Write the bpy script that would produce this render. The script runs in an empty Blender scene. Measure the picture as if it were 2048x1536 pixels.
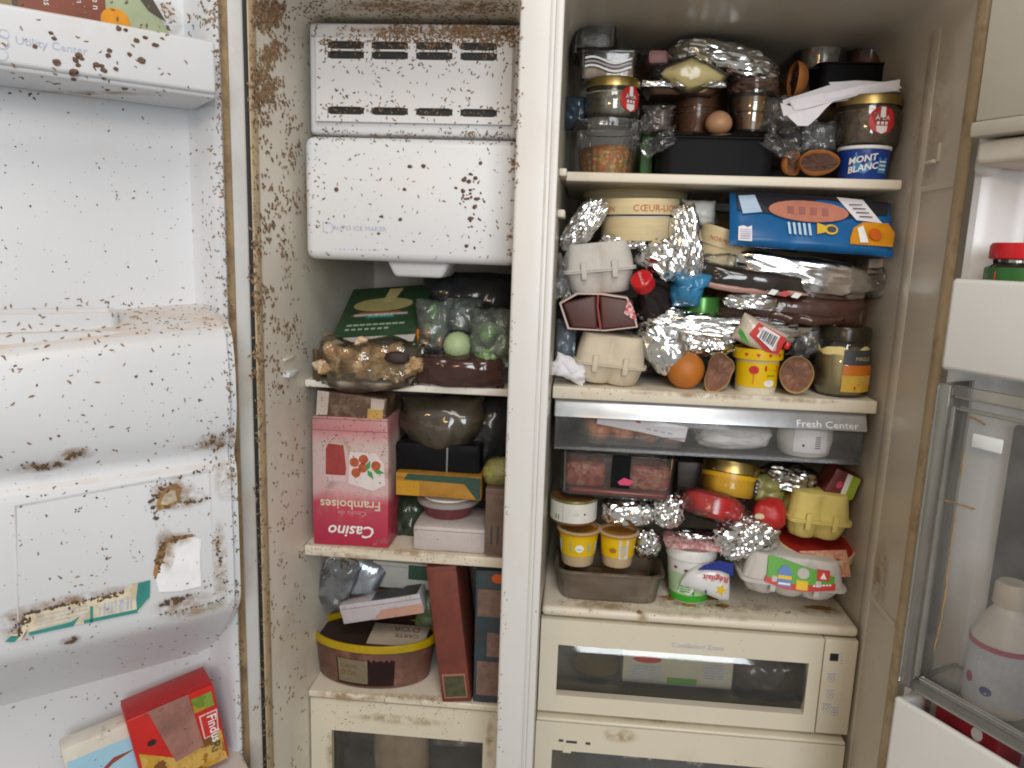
import bpy, bmesh, math, random
from mathutils import Vector, Matrix, noise
from mathutils.bvhtree import BVHTree
from math import sin, cos, pi, radians

# ------------------------------------------------------------------ camera, world, lamps, exposure
SC = bpy.context.scene
COL = SC.collection
F = 1500.0                                   # focal length in pixels of the 2048 px wide photograph
YAW, PIT, ROL = radians(4.59), radians(10.08), radians(1.94)
EYE = Vector((0, -.91, 1.30))
_fw = Vector((-sin(YAW)*cos(PIT), cos(YAW)*cos(PIT), -sin(PIT)))
_r0 = Vector((cos(YAW), sin(YAW), 0))
_u0 = _r0.cross(_fw)
_rt = _r0*cos(ROL) + _u0*sin(ROL)
_up = _u0*cos(ROL) - _r0*sin(ROL)
camd = bpy.data.cameras.new('camera')
camd.sensor_width = 36; camd.lens = F/2048*36; camd.clip_start = .02; camd.clip_end = 50
cam = bpy.data.objects.new('camera', camd); COL.objects.link(cam)
cam.matrix_world = Matrix(((_rt.x, _up.x, -_fw.x, EYE.x), (_rt.y, _up.y, -_fw.y, EYE.y), (_rt.z, _up.z, -_fw.z, EYE.z), (0, 0, 0, 1)))
SC.camera = cam

world = bpy.data.worlds.new('World'); SC.world = world; world.use_nodes = True
world.node_tree.nodes['Background'].inputs[0].default_value = (.64, .61, .56, 1)
world.node_tree.nodes['Background'].inputs[1].default_value = .47

def area(name, loc, target, sx, sy, power, col):
    d = bpy.data.lights.new(name, 'AREA'); d.shape = 'RECTANGLE'; d.size = sx; d.size_y = sy; d.energy = power; d.color = col
    o = bpy.data.objects.new(name, d); COL.objects.link(o); o.location = loc
    o.rotation_euler = (Vector(target) - Vector(loc)).to_track_quat('-Z', 'Y').to_euler()
    return o
area('window_light', (.50, -2.6, 1.80), (-.02, .2, 1.12), .85, 1.25, 36, (.92, .96, 1.0))
area('ceiling_light', (.15, -1.35, 2.75), (-.2, .1, 1.1), .8, .8, 15, (1.0, .95, .88))
area('bulb_light', (-.62, -2.1, 1.75), (.1, .1, 1.1), .34, .12, 5.0, (1.0, .60, .28))
SC.view_settings.view_transform = 'Standard'; SC.view_settings.look = 'None'
SC.view_settings.exposure = 0.0; SC.view_settings.gamma = 1
SC.cycles.use_denoising = True
SC.cycles.max_bounces = 8; SC.cycles.transparent_max_bounces = 16; SC.cycles.caustics_reflective = False; SC.cycles.caustics_refractive = False
SC.cycles.sample_clamp_indirect = 6
SC.cycles.filter_width = 1.9

# ------------------------------------------------------------------ pixel <-> place
def ray(px, py): return _fw + _rt*((px-1024)/F) - _up*((py-768)/F)
def P(px, py, Y):
    d = ray(px, py); return EYE + d*((Y-EYE.y)/d.y)
def PZ(px, py, Z):
    d = ray(px, py); return EYE + d*((Z-EYE.z)/d.z)
def mpp(Y): return (Y-EYE.y)/F
def fit(x0, y0, x1, y1, Y):
    """a thing that fills this box of the photograph when its front stands at depth Y: base point, width, height"""
    cx, ym = (x0+x1)/2, (y0+y1)/2
    b = P(cx, y1, Y); t = P(cx, y0, Y)
    return b, (P(x1, ym, Y)-P(x0, ym, Y)).length, t.z-b.z

class Frame:                                  # an open door: u runs away from its hinge, n out of its inner face
    def __init__(s, ox, oy, a, side):
        A = radians(a); s.o = Vector((ox, oy, 0)); s.u = Vector((side*sin(A), -cos(A), 0)); s.n = Vector((-side*cos(A), -sin(A), 0)); s.side = side
    def w(s, t, n, z): return s.o + s.u*t + s.n*n + Vector((0, 0, z))
    def at(s, px, py, n):
        d = ray(px, py); k = (n-(EYE-s.o).dot(s.n))/d.dot(s.n); p = EYE+d*k
        return (p-s.o).dot(s.u), p.z
LD = Frame(-.425, -.02, 50, -1)
RD = Frame(.452, -.02, 31, 1)

# ------------------------------------------------------------------ materials
_mats = {}
def _nodes(name):
    m = bpy.data.materials.new(name); m.use_nodes = True; nt = m.node_tree
    return m, nt, nt.nodes['Principled BSDF'], nt.nodes['Material Output']
def c4(c): return (c[0], c[1], c[2], 1)
def vivid(c, k=1.05):                                   # the camera renders colours a little stronger than life
    l = .3*c[0]+.59*c[1]+.11*c[2]; return [max(0, min(1, l+(v-l)*k)) for v in c]
def _noise(nt, scale, detail=4, rough=.6, coord='Object', loc=None):
    tc = nt.nodes.new('ShaderNodeTexCoord'); n = nt.nodes.new('ShaderNodeTexNoise')
    n.inputs['Scale'].default_value = scale; n.inputs['Detail'].default_value = detail; n.inputs['Roughness'].default_value = rough
    if loc is None: nt.links.new(tc.outputs[coord], n.inputs['Vector'])
    else:
        mp = nt.nodes.new('ShaderNodeMapping'); mp.inputs['Location'].default_value = loc[0]; mp.inputs['Scale'].default_value = loc[1]
        nt.links.new(tc.outputs[coord], mp.inputs['Vector']); nt.links.new(mp.outputs[0], n.inputs['Vector'])
    return n
def _ramp(nt, src, a, b):
    r = nt.nodes.new('ShaderNodeMapRange'); r.inputs['From Min'].default_value = a; r.inputs['From Max'].default_value = b
    nt.links.new(src, r.inputs['Value']); return r.outputs['Result']
def _mix(nt, fac, a, b):
    m = nt.nodes.new('ShaderNodeMix'); m.data_type = 'RGBA'
    for k, v in ((0, fac), (6, a), (7, b)):
        if isinstance(v, bpy.types.NodeSocket): nt.links.new(v, m.inputs[k])
        else: m.inputs[k].default_value = v if k == 0 else c4(v)
    return m.outputs[2]
def M(name, col, rough=.5, metal=0, var=.10, vs=25, bump=0, bs=120, dirt=(), sss=0, coat=0, stretch=None, spec=.5, dust=None):
    """plain surface: colour with uneven tone, stains [(scale, from, to, colour, strength)], fine relief"""
    if name in _mats: return _mats[name]
    col = vivid(col); m, nt, b, out = _nodes(name)
    n = _noise(nt, vs, loc=((0, 0, 0), stretch) if stretch else None)
    lo = [max(0, c*(1-var)) for c in col]; hi = [min(1, c*(1+var)) for c in col]
    s = _mix(nt, _ramp(nt, n.outputs[0], .3, .7), lo, hi)
    for i, (ds, a, e, dc, st) in enumerate(dirt):
        d = _noise(nt, ds, 6, .65, loc=((3.1*i+1, 2.2*i, 5.7*i), (1, 1, 1)))
        f = _ramp(nt, d.outputs[0], a, e)
        mu = nt.nodes.new('ShaderNodeMath'); mu.operation = 'MULTIPLY'; mu.inputs[1].default_value = st; nt.links.new(f, mu.inputs[0])
        s = _mix(nt, mu.outputs[0], s, dc)
    if dust:                                            # settled dust on ledges
        g = nt.nodes.new('ShaderNodeNewGeometry'); sz = nt.nodes.new('ShaderNodeSeparateXYZ'); nt.links.new(g.outputs['True Normal'], sz.inputs[0])
        f = _ramp(nt, sz.outputs[2], .45, .95); dn = _noise(nt, 30, 5); mu = nt.nodes.new('ShaderNodeMath'); mu.operation = 'MULTIPLY'; nt.links.new(f, mu.inputs[0]); nt.links.new(_ramp(nt, dn.outputs[0], .25, .75), mu.inputs[1])
        s = _mix(nt, mu.outputs[0], s, dust)
    nt.links.new(s, b.inputs['Base Color'])
    rr = _ramp(nt, n.outputs[0], 0, 1); mr = nt.nodes.new('ShaderNodeMapRange'); mr.inputs['To Min'].default_value = max(.03, rough*.8); mr.inputs['To Max'].default_value = min(1, rough*1.25)
    nt.links.new(rr, mr.inputs['Value']); nt.links.new(mr.outputs[0], b.inputs['Roughness'])
    b.inputs['Metallic'].default_value = metal; b.inputs['Specular IOR Level'].default_value = spec
    if coat: b.inputs['Coat Weight'].default_value = coat; b.inputs['Coat Roughness'].default_value = .12
    if sss:
        b.inputs['Subsurface Weight'].default_value = sss; b.inputs['Subsurface Radius'].default_value = (.01, .008, .005); b.inputs['Subsurface Scale'].default_value = .5
    if bump:
        bn = _noise(nt, bs, 5); bp = nt.nodes.new('ShaderNodeBump'); bp.inputs['Strength'].default_value = bump; bp.inputs['Distance'].default_value = .002
        nt.links.new(bn.outputs[0], bp.inputs['Height']); nt.links.new(bp.outputs[0], b.inputs['Normal'])
    _mats[name] = m; return m
def CLEAR(name, col, opacity=.1, rough=.08, bump=0, bs=60, body=None, fres=1.35, gloss=1.0):
    """thin glass, film or milky plastic: lets through tinted light, the rest is a glossy coloured skin"""
    if name in _mats: return _mats[name]
    m, nt, b, out = _nodes(name)
    tr = nt.nodes.new('ShaderNodeBsdfTransparent'); tr.inputs[0].default_value = c4(col)
    b.inputs['Base Color'].default_value = c4(body or col); b.inputs['Roughness'].default_value = .4
    gl = nt.nodes.new('ShaderNodeBsdfGlossy'); gl.inputs['Roughness'].default_value = rough; gl.inputs['Color'].default_value = (.95, .95, .95, 1)
    fr = nt.nodes.new('ShaderNodeFresnel'); fr.inputs['IOR'].default_value = fres
    m1 = nt.nodes.new('ShaderNodeMixShader'); m2 = nt.nodes.new('ShaderNodeMixShader')
    nz = _noise(nt, 18, 4); f1 = nt.nodes.new('ShaderNodeMapRange'); f1.inputs['From Min'].default_value = .3; f1.inputs['From Max'].default_value = .7
    f1.inputs['To Min'].default_value = opacity*.6; f1.inputs['To Max'].default_value = min(1, opacity*1.4)
    nt.links.new(nz.outputs[0], f1.inputs['Value']); nt.links.new(f1.outputs[0], m1.inputs[0])
    nt.links.new(tr.outputs[0], m1.inputs[1]); nt.links.new(b.outputs[0], m1.inputs[2])
    g = nt.nodes.new('ShaderNodeMath'); g.operation = 'MULTIPLY'; g.inputs[1].default_value = gloss; nt.links.new(fr.outputs[0], g.inputs[0])
    nt.links.new(g.outputs[0], m2.inputs[0]); nt.links.new(m1.outputs[0], m2.inputs[1]); nt.links.new(gl.outputs[0], m2.inputs[2])
    if bump:
        bn = _noise(nt, bs, 3); bp = nt.nodes.new('ShaderNodeBump'); bp.inputs['Strength'].default_value = bump; bp.inputs['Distance'].default_value = .004
        nt.links.new(bn.outputs[0], bp.inputs['Height'])
        for x in (gl, b, fr): nt.links.new(bp.outputs[0], x.inputs['Normal'])
    nt.links.new(m2.outputs[0], out.inputs['Surface'])
    _mats[name] = m; return m
def SPOTS(name, base, cols, scale=60, rough=.5, bump=.3):
    """mottled food: patches of several colours"""
    if name in _mats: return _mats[name]
    m, nt, b, out = _nodes(name)
    tc = nt.nodes.new('ShaderNodeTexCoord'); v = nt.nodes.new('ShaderNodeTexVoronoi'); v.inputs['Scale'].default_value = scale
    dn = _noise(nt, scale*.9, 3); sc_ = nt.nodes.new('ShaderNodeVectorMath'); sc_.operation = 'MULTIPLY_ADD'; sc_.inputs[1].default_value = (1.6/scale,)*3
    nt.links.new(dn.outputs['Color'], sc_.inputs[0]); nt.links.new(tc.outputs['Object'], sc_.inputs[2]); nt.links.new(sc_.outputs[0], v.inputs['Vector'])
    cr = nt.nodes.new('ShaderNodeValToRGB'); cr.color_ramp.interpolation = 'CONSTANT'
    allc = [vivid(c) for c in [base]+list(cols)]
    while len(cr.color_ramp.elements) < len(allc): cr.color_ramp.elements.new(.5)
    for i, c in enumerate(allc): cr.color_ramp.elements[i].position = i/len(allc); cr.color_ramp.elements[i].color = c4(c)
    sp = nt.nodes.new('ShaderNodeSeparateColor'); nt.links.new(v.outputs['Color'], sp.inputs[0]); nt.links.new(sp.outputs[0], cr.inputs[0])
    n = _noise(nt, scale*1.3); s = _mix(nt, _ramp(nt, n.outputs[0], .50, .90), cr.outputs[0], [c*.55 for c in base])
    nt.links.new(s, b.inputs['Base Color']); b.inputs['Roughness'].default_value = rough
    bp = nt.nodes.new('ShaderNodeBump'); bp.inputs['Strength'].default_value = bump; bp.inputs['Distance'].default_value = .003
    nt.links.new(v.outputs['Distance'], bp.inputs['Height']); nt.links.new(bp.outputs[0], b.inputs['Normal'])
    _mats[name] = m; return m

def SMEAR(name, col, strength=.8, scale=25):
    """thin dried film with ragged soft edges"""
    if name in _mats: return _mats[name]
    m, nt, b, out = _nodes(name); tc = nt.nodes.new('ShaderNodeTexCoord')
    uv = nt.nodes.new('ShaderNodeVectorMath'); uv.operation = 'MULTIPLY_ADD'; uv.inputs[1].default_value = (2, 2, 0); uv.inputs[2].default_value = (-1, -1, 0); nt.links.new(tc.outputs['UV'], uv.inputs[0])
    ln = nt.nodes.new('ShaderNodeVectorMath'); ln.operation = 'LENGTH'; nt.links.new(uv.outputs[0], ln.inputs[0])
    n = _noise(nt, scale, 6, .65); r1 = _ramp(nt, ln.outputs['Value'], 1.0, .25)
    a = nt.nodes.new('ShaderNodeMath'); a.operation = 'MULTIPLY'; nt.links.new(r1, a.inputs[0]); nt.links.new(_ramp(nt, n.outputs[0], .38, .66), a.inputs[1])
    c = nt.nodes.new('ShaderNodeMath'); c.operation = 'MULTIPLY'; c.inputs[1].default_value = strength; nt.links.new(a.outputs[0], c.inputs[0])
    tr = nt.nodes.new('ShaderNodeBsdfTransparent'); mx = nt.nodes.new('ShaderNodeMixShader'); nt.links.new(c.outputs[0], mx.inputs[0]); nt.links.new(tr.outputs[0], mx.inputs[1]); nt.links.new(b.outputs[0], mx.inputs[2])
    b.inputs['Base Color'].default_value = c4(col); b.inputs['Roughness'].default_value = .6; nt.links.new(mx.outputs[0], out.inputs['Surface']); _mats[name] = m; return m

BROWN = (.10, .055, .025)
TAN = (.42, .27, .12)
WHITE_DOOR = M('white_door_plastic', (.635, .655, .685), .32, var=.03, vs=6, dirt=[(7, .60, .80, (.58, .47, .36), .45), (230, .74, .80, (.20, .13, .08), .5)], bump=.04, bs=300, dust=(.56, .43, .31))
WHITE_ICE = M('white_ice_plastic', (.70, .715, .74), .35, var=.02, vs=6, dirt=[(6, .62, .85, (.55, .42, .28), .35), (260, .73, .79, (.16, .10, .06), .6)], bump=.04, bs=300)
FREEZER = M('freezer_liner_plastic', (.73, .68, .59), .42, var=.06, vs=5, dirt=[(5, .50, .75, (.46, .34, .21), .45), (24, .62, .76, (.38, .26, .14), .35)], bump=.05, bs=200)
CREAM = M('yellowed_cream_plastic', (.72, .655, .54), .36, var=.05, vs=6, dirt=[(9, .58, .78, (.46, .27, .09), .55), (60, .68, .76, (.22, .11, .04), .6)], bump=.03, bs=200)
DRAWERW = M('ivory_drawer_plastic', (.68, .63, .51), .34, var=.04, vs=5, dirt=[(8, .60, .82, (.45, .30, .14), .4), (120, .70, .76, (.18, .10, .05), .5)], bump=.03, bs=200)
LINER = M('fridge_liner_plastic', (.58, .53, .445), .32, var=.06, vs=4, dirt=[(6, .55, .8, (.36, .27, .16), .4), (70, .70, .78, (.2, .12, .06), .35)], bump=.05, bs=90)
DIVIDER = M('white_divider_plastic', (.665, .655, .635), .33, var=.03, vs=4, dirt=[(6, .60, .85, (.5, .38, .25), .3)], bump=.03, bs=200)
GASKET = M('grey_gasket_rubber', (.60, .59, .57), .5, var=.06, vs=10, dirt=[(9, .5, .75, (.42, .30, .18), .6)])
TANGASK = M('tan_stained_gasket', (.50, .39, .25), .55, var=.16, vs=14, dirt=[(30, .52, .7, (.24, .14, .06), .7)], bump=.2, bs=150)
GRIME = M('brown_grime', (.11, .062, .03), .75, var=.4, vs=60, dirt=[(80, .5, .65, (.09, .05, .025), .8)], bump=.6, bs=250)
BLACK = M('black_and_gap_shade', (.012, .012, .012), .6)  # plain black; also stands for the shade in gaps and slots
GREY_INK = M('pale_grey_ink', (.42, .46, .58), .5, var=.25, vs=120)
DARK_INK = M('dark_ink', (.05, .05, .06), .5)
WHITE_INK = M('white_ink', (.80, .79, .77), .45, var=.06, vs=80)
RED_INK = M('red_ink', (.52, .035, .03), .4, var=.12, vs=60)
FOIL = M('crumpled_foil', (.88, .88, .88), .17, metal=1, var=.04, vs=40, bump=.12, bs=60)
GOLD = M('gold_lid_metal', (.50, .38, .15), .33, metal=1, var=.1, vs=30, dirt=[(40, .6, .75, (.30, .16, .06), .6)])
GLASS = CLEAR('jar_glass', (.96, .97, .95), .015, .05, fres=1.85)
FILM = CLEAR('cling_film', (.96, .96, .96), .02, .10, bump=.9, bs=45, fres=1.30)
BAG = CLEAR('clear_bag', (.95, .95, .94), .03, .10, bump=.8, bs=28, fres=1.42)
TUBPL = CLEAR('clear_tub_plastic', (.94, .94, .92), .035, .07, fres=1.42, bump=.15, bs=30)
DRAWPL = CLEAR('smoked_drawer_plastic', (.92, .92, .92), .02, .07, body=(.5, .5, .5), fres=1.38)
FROST = CLEAR('frosted_door_plastic', (.90, .90, .88), .14, .16, body=(.74, .72, .66), fres=1.45, bump=.1, bs=12)
PAPER = M('white_paper', (.80, .77, .80), .7, var=.05, vs=30, bump=.1, bs=90)
PULP = M('grey_egg_pulp', (.56, .53, .49), .85, var=.06, vs=40, bump=.35, bs=220, dirt=[(20, .6, .8, (.40, .33, .25), .4)])
PULPB = M('beige_egg_pulp', (.60, .53, .41), .85, var=.07, vs=40, bump=.35, bs=220, dirt=[(18, .58, .8, (.42, .30, .18), .5)])
PULPY = M('yellow_egg_pulp', (.60, .49, .16), .8, var=.08, vs=40, bump=.3, bs=220)
WOOD = M('pale_poplar_wood', (.66, .55, .33), .6, var=.10, vs=18, bump=.12, bs=60, stretch=(1, 1, 8))
BLACKPL = M('black_tray_plastic', (.010, .010, .011), .42, var=.2, vs=30, spec=.05)
PEEL = M('dry_orange_peel', (.36, .135, .035), .62, var=.18, vs=40, bump=.35, bs=260)
PEELY = M('dry_lemon_peel', (.40, .27, .12), .75, var=.2, vs=40, bump=.4, bs=160)
PULPDRY = M('dried_citrus_flesh', (.17, .075, .045), .7, var=.35, vs=70, bump=.6, bs=110, dirt=[(60, .55, .7, (.34, .20, .12), .6)])

# ------------------------------------------------------------------ shapes
def thing(name, label, cat, loc, rot=(0, 0, 0), group=None):
    o = bpy.data.objects.new(name, None); COL.objects.link(o); o.empty_display_size = .02
    o.location = loc; o.rotation_euler = rot; o['label'] = label; o['category'] = cat
    if group: o['group'] = group
    return o
def part(name, bm, mat, parent=None, sharp=35, smooth=True, loc=None, rot=None):
    me = bpy.data.meshes.new(name)
    if isinstance(bm, bmesh.types.BMesh): bm.normal_update(); bm.to_mesh(me); bm.free()
    else: me = bm
    me.materials.clear(); me.materials.append(mat)
    if smooth:
        me.polygons.foreach_set('use_smooth', [True]*len(me.polygons)); me.set_sharp_from_angle(angle=radians(sharp))
    o = bpy.data.objects.new(name, me); COL.objects.link(o)
    if parent is not None: o.parent = parent
    if loc is not None: o.location = loc
    if rot is not None: o.rotation_euler = rot
    return o
def rbox(x0, x1, y0, y1, z0, z1, r=.002, seg=2, bm=None):
    b = bmesh.new()
    bmesh.ops.create_cube(b, size=1, matrix=Matrix.Translation(((x0+x1)/2, (y0+y1)/2, (z0+z1)/2)) @ Matrix.Diagonal((abs(x1-x0), abs(y1-y0), abs(z1-z0), 1)))
    r = min(r, .45*min(abs(x1-x0), abs(y1-y0), abs(z1-z0)))
    if r > 0: bmesh.ops.bevel(b, geom=b.edges[:], offset=r, segments=seg, affect='EDGES', profile=.5)
    if bm is None: return b
    me = bpy.data.meshes.new('tmp'); b.to_mesh(me); b.free(); bm.from_mesh(me); bpy.data.meshes.remove(me); return bm
def worn(b, k=.0007):
    """card that has been handled: edges no longer quite straight"""
    bmesh.ops.subdivide_edges(b, edges=[e for e in b.edges if e.calc_length() > .02], cuts=3, use_grid_fill=True)
    for v in b.verts: q = v.co.copy(); v.co.x += k*fbm(q, 55, 1)*2; v.co.z += k*fbm(q, 55, 2)*2
    return b
def join(*bms):
    out = bmesh.new()
    for b in bms:
        me = bpy.data.meshes.new('tmp'); b.to_mesh(me); b.free(); out.from_mesh(me); bpy.data.meshes.remove(me)
    return out
def hexa(pts, r=.0015, seg=2):
    """box from eight corners: bottom four then top four, each going round"""
    b = bmesh.new(); v = [b.verts.new(p) for p in pts]
    for f in ((3, 2, 1, 0), (4, 5, 6, 7), (0, 1, 5, 4), (1, 2, 6, 5), (2, 3, 7, 6), (3, 0, 4, 7)): b.faces.new([v[i] for i in f])
    bmesh.ops.recalc_face_normals(b, faces=b.faces[:])
    if r: bmesh.ops.bevel(b, geom=b.edges[:], offset=r, segments=seg, affect='EDGES', profile=.5)
    return b
def dbox(D, t0, t1, n0, n1, z0, z1, r=.003, seg=2):
    return hexa([D.w(t, n, z) for z in (z0, z1) for t, n in ((t0, n0), (t1, n0), (t1, n1), (t0, n1))], r, seg)
def dsweep(D, prof, t0, t1, cap=True, rs=.0):
    """profile of (n, z) points drawn along the door from t0 to t1"""
    b = bmesh.new(); rows = []
    N = 14
    for i in range(N+1):
        k = i/N; t = t0+(t1-t0)*k
        rows.append([b.verts.new(D.w(t, n, z)) for n, z in prof])
    for i in range(N):
        for j in range(len(prof)-1): b.faces.new((rows[i][j], rows[i][j+1], rows[i+1][j+1], rows[i+1][j]))
    if cap: b.faces.new(rows[0]); b.faces.new(rows[-1][::-1])
    bmesh.ops.recalc_face_normals(b, faces=b.faces[:]); return b
def lathe(prof, seg=40, sx=1, sy=1, bm=None, flute=0, fl_amp=0):
    b = bm or bmesh.new(); rows = []
    for r, z in prof:
        if r < 1e-6: rows.append([b.verts.new((0, 0, z))])
        else: rows.append([b.verts.new((r*sx*(1+(fl_amp*cos(flute*2*pi*i/seg) if flute else 0))*sin(2*pi*i/seg), -r*sy*(1+(fl_amp*cos(flute*2*pi*i/seg) if flute else 0))*cos(2*pi*i/seg), z)) for i in range(seg)])
    for a, c in zip(rows, rows[1:]):
        for i in range(seg):
            j = (i+1) % seg
            if len(a) == 1 and len(c) == 1: break
            if len(a) == 1: b.faces.new((a[0], c[j], c[i]))
            elif len(c) == 1: b.faces.new((a[i], a[j], c[0]))
            else: b.faces.new((a[i], a[j], c[j], c[i]))
    bmesh.ops.recalc_face_normals(b, faces=b.faces[:]); return b
def arc(R, z0, z1, a0, a1, R2=None, th=.0004, n=16):
    """label round a body: angles in degrees from the front"""
    b = bmesh.new(); R2 = R if R2 is None else R2; pts = []
    for i in range(n+1):
        a = radians(a0+(a1-a0)*i/n); row = []
        for (rr, z) in ((R, z0), (R2, z1)):
            for t in (0, th): row.append(b.verts.new(((rr+t)*sin(a), -(rr+t)*cos(a), z)))
        pts.append(row)
    for p, q in zip(pts, pts[1:]):
        for i, j in ((1, 3), (3, 2), (2, 0), (0, 1)): b.faces.new((p[i], q[i], q[j], p[j]))
    b.faces.new((pts[0][0], pts[0][1], pts[0][3], pts[0][2])); b.faces.new((pts[-1][0], pts[-1][2], pts[-1][3], pts[-1][1]))
    bmesh.ops.recalc_face_normals(b, faces=b.faces[:]); return b
def ell(cx, cz, rx, rz, n=22): return [(cx+rx*cos(2*pi*i/n), cz+rz*sin(2*pi*i/n)) for i in range(n)]
def rect(x0, x1, z0, z1): return [(x0, z0), (x1, z0), (x1, z1), (x0, z1)]
def plate(pts, fn, th=.0005):
    """flat print: outline of (x, z) laid on a face by fn(x, z, out)"""
    b = bmesh.new(); f = [b.verts.new(fn(x, z, th)) for x, z in pts]; g = [b.verts.new(fn(x, z, 0)) for x, z in pts]; n = len(pts)
    b.faces.new(f); b.faces.new(g[::-1])
    for i in range(n): b.faces.new((f[i], g[i], g[(i+1) % n], f[(i+1) % n]))
    bmesh.ops.recalc_face_normals(b, faces=b.faces[:]); return b
def FRONT(y=0): return lambda x, z, o: Vector((x, y-o, z))
def TOP(h): return lambda x, z, o: Vector((x, z, h+o))
def ROUND(R, R2=None, H=1):
    def f(x, z, o):
        r = R if R2 is None else R+(R2-R)*z/H
        return Vector(((r+o)*sin(x/R), -(r+o)*cos(x/R), z))
    return f
def DOORF(D, n): return lambda t, z, o: D.w(t, n+o, z)
def patch(t, name, mat, pts, fn, th=.0005): return part(name, plate(pts, fn, th), mat, t, smooth=False)
def text(t, s, size, mat, x, z, fn, name='lettering', align='CENTER', flip=False, shear=0, sx=1, th=.0009, rot=0, off=0):
    cu = bpy.data.curves.new('t', 'FONT'); cu.body = s; cu.size = size; cu.align_x = align; cu.shear = shear; cu.resolution_u = 2; cu.offset = off
    ob = bpy.data.objects.new('t', cu); me = bpy.data.meshes.new_from_object(ob); bpy.data.objects.remove(ob); bpy.data.curves.remove(cu)
    me.name = name; c, sn = cos(rot), sin(rot)
    for v in me.vertices:
        a, b = v.co.x*sx, v.co.y
        if flip: a, b = -a, -b
        v.co = fn(x+a*c-b*sn, z+a*sn+b*c, th)
    return part(name, me, mat, t, smooth=False)
def fbm(p, f, seed=0): return noise.noise(Vector(p)*f+Vector((seed*7.3, seed*3.1, seed*1.7)))
def crumple(p, f, seed=0):
    q = Vector(p)*f+Vector((seed*5.3, seed*2.9, seed*9.1)); d = noise.voronoi(q)[0]; return d[1]-d[0]
def ridged(p, f, seed=0): return 1-2*abs(noise.noise(Vector(p)*f+Vector((seed*3.7, seed*8.1, seed*2.3))))
def lump(sx, sy, sz, seed=1, sub=4, amp=.14, f=3.0, p=2.4, big=.12, warp=None):
    """crumpled closed body with the half sizes sx, sy, sz round its middle"""
    b = bmesh.new(); bmesh.ops.create_icosphere(b, subdivisions=sub, radius=1)
    for v in b.verts:
        d = v.co.normalized(); k = (abs(d.x)**p+abs(d.y)**p+abs(d.z)**p)**(-1/p)
        r = k*(1+big*fbm(d, 1.3, seed)+amp*.75*(crumple(d, f*.62, seed)-.35)+amp*.40*(ridged(d, f*1.1, seed+4)-.4)+amp*.30*(crumple((d.x, d.y, d.z*.6), f*1.9, seed+2)-.35)+amp*.10*fbm(d, f*4, seed))
        v.co = Vector((d.x*r*sx, d.y*r*sy, d.z*r*sz))
        if warp: v.co = warp(v.co)
    return b
def pillow(w, h, th, seed=1, nx=26, nz=20, a=3, wr=.003, f=18, edge=.03, back=True, warp=None, pw=.6):
    """filled bag standing in the x-z plane, middle at the origin"""
    b = bmesh.new(); grid = {}
    for sgn in (-1, 1):
        for i in range(nx+1):
            for j in range(nz+1):
                u, v = -1+2*i/nx, -1+2*j/nz; rim = i in (0, nx) or j in (0, nz)
                if sgn == 1 and rim: grid[1, i, j] = grid[-1, i, j]; continue
                t = max(0, (1-abs(u)**a)*(1-abs(v)**a))**pw*th/2
                x = u*w/2*(1+edge*fbm((u, v, 0), 2.5, seed)-.06*(1-abs(v)**2)*abs(u)*0); z = v*h/2*(1+edge*fbm((u, v, 3), 2.5, seed+1))
                y = sgn*(t+(0 if rim else wr*(crumple((x, sgn*.1, z), f, seed)-.3)))
                if rim: y = wr*.8*fbm((x, 0, z), f, seed+2)
                co = Vector((x, y, z))
                if warp: co = warp(co)
                grid[sgn, i, j] = b.verts.new(co)
    for sgn in (-1, 1):
        for i in range(nx):
            for j in range(nz):
                q = [grid[sgn, i, j], grid[sgn, i+1, j], grid[sgn, i+1, j+1], grid[sgn, i, j+1]]
                b.faces.new(q if sgn < 0 else q[::-1])
    return b
def tray(w, d, h, taper=.85, wall=.0015, lip=.006, r=.012, n=6):
    """open tray, base at z = 0, front face at y = 0"""
    def ring(sw, sd, z, inset=0):
        hw, hd = w/2*sw-inset, d/2*sd-inset; rr = min(r, hw*.9, hd*.9); out = []
        for cx, cy, a0 in ((hw-rr, hd-rr, 0), (-hw+rr, hd-rr, 90), (-hw+rr, -hd+rr, 180), (hw-rr, -hd+rr, 270)):
            for i in range(n+1):
                a = radians(a0+90*i/n); out.append(Vector((cx+rr*cos(a), d/2+cy+rr*sin(a), z)))
        return out
    b = bmesh.new(); T = taper
    rings = [ring(T, T, 0, .003), ring(T, T, .003), ring(1-lip/w*2, 1-lip/d*2, h-.002), ring(1, 1, h-.002), ring(1, 1, h), ring(1-lip/w*2, 1-lip/d*2, h, wall), ring(T, T, wall+.002, wall)]
    vs = [[b.verts.new(p) for p in R] for R in rings]; m = len(vs[0])
    for A, B in zip(vs, vs[1:]):
        for i in range(m): b.faces.new((A[i], A[(i+1) % m], B[(i+1) % m], B[i]))
    b.faces.new(vs[0][::-1]); b.faces.new(vs[-1])
    bmesh.ops.recalc_face_normals(b, faces=b.faces[:]); return b
def tube(pts, r, seg=6):
    b = bmesh.new(); rows = []
    for i, p in enumerate(pts):
        p = Vector(p); d = (Vector(pts[min(i+1, len(pts)-1)])-Vector(pts[max(i-1, 0)])).normalized()
        x = d.orthogonal().normalized(); y = d.cross(x)
        rr = r[i] if isinstance(r, (list, tuple)) else r
        rows.append([b.verts.new(p+(x*cos(2*pi*k/seg)+y*sin(2*pi*k/seg))*rr) for k in range(seg)])
    for A, B in zip(rows, rows[1:]):
        for k in range(seg): b.faces.new((A[k], A[(k+1) % seg], B[(k+1) % seg], B[k]))
    b.faces.new(rows[0][::-1]); b.faces.new(rows[-1]); bmesh.ops.recalc_face_normals(b, faces=b.faces[:]); return b

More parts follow.
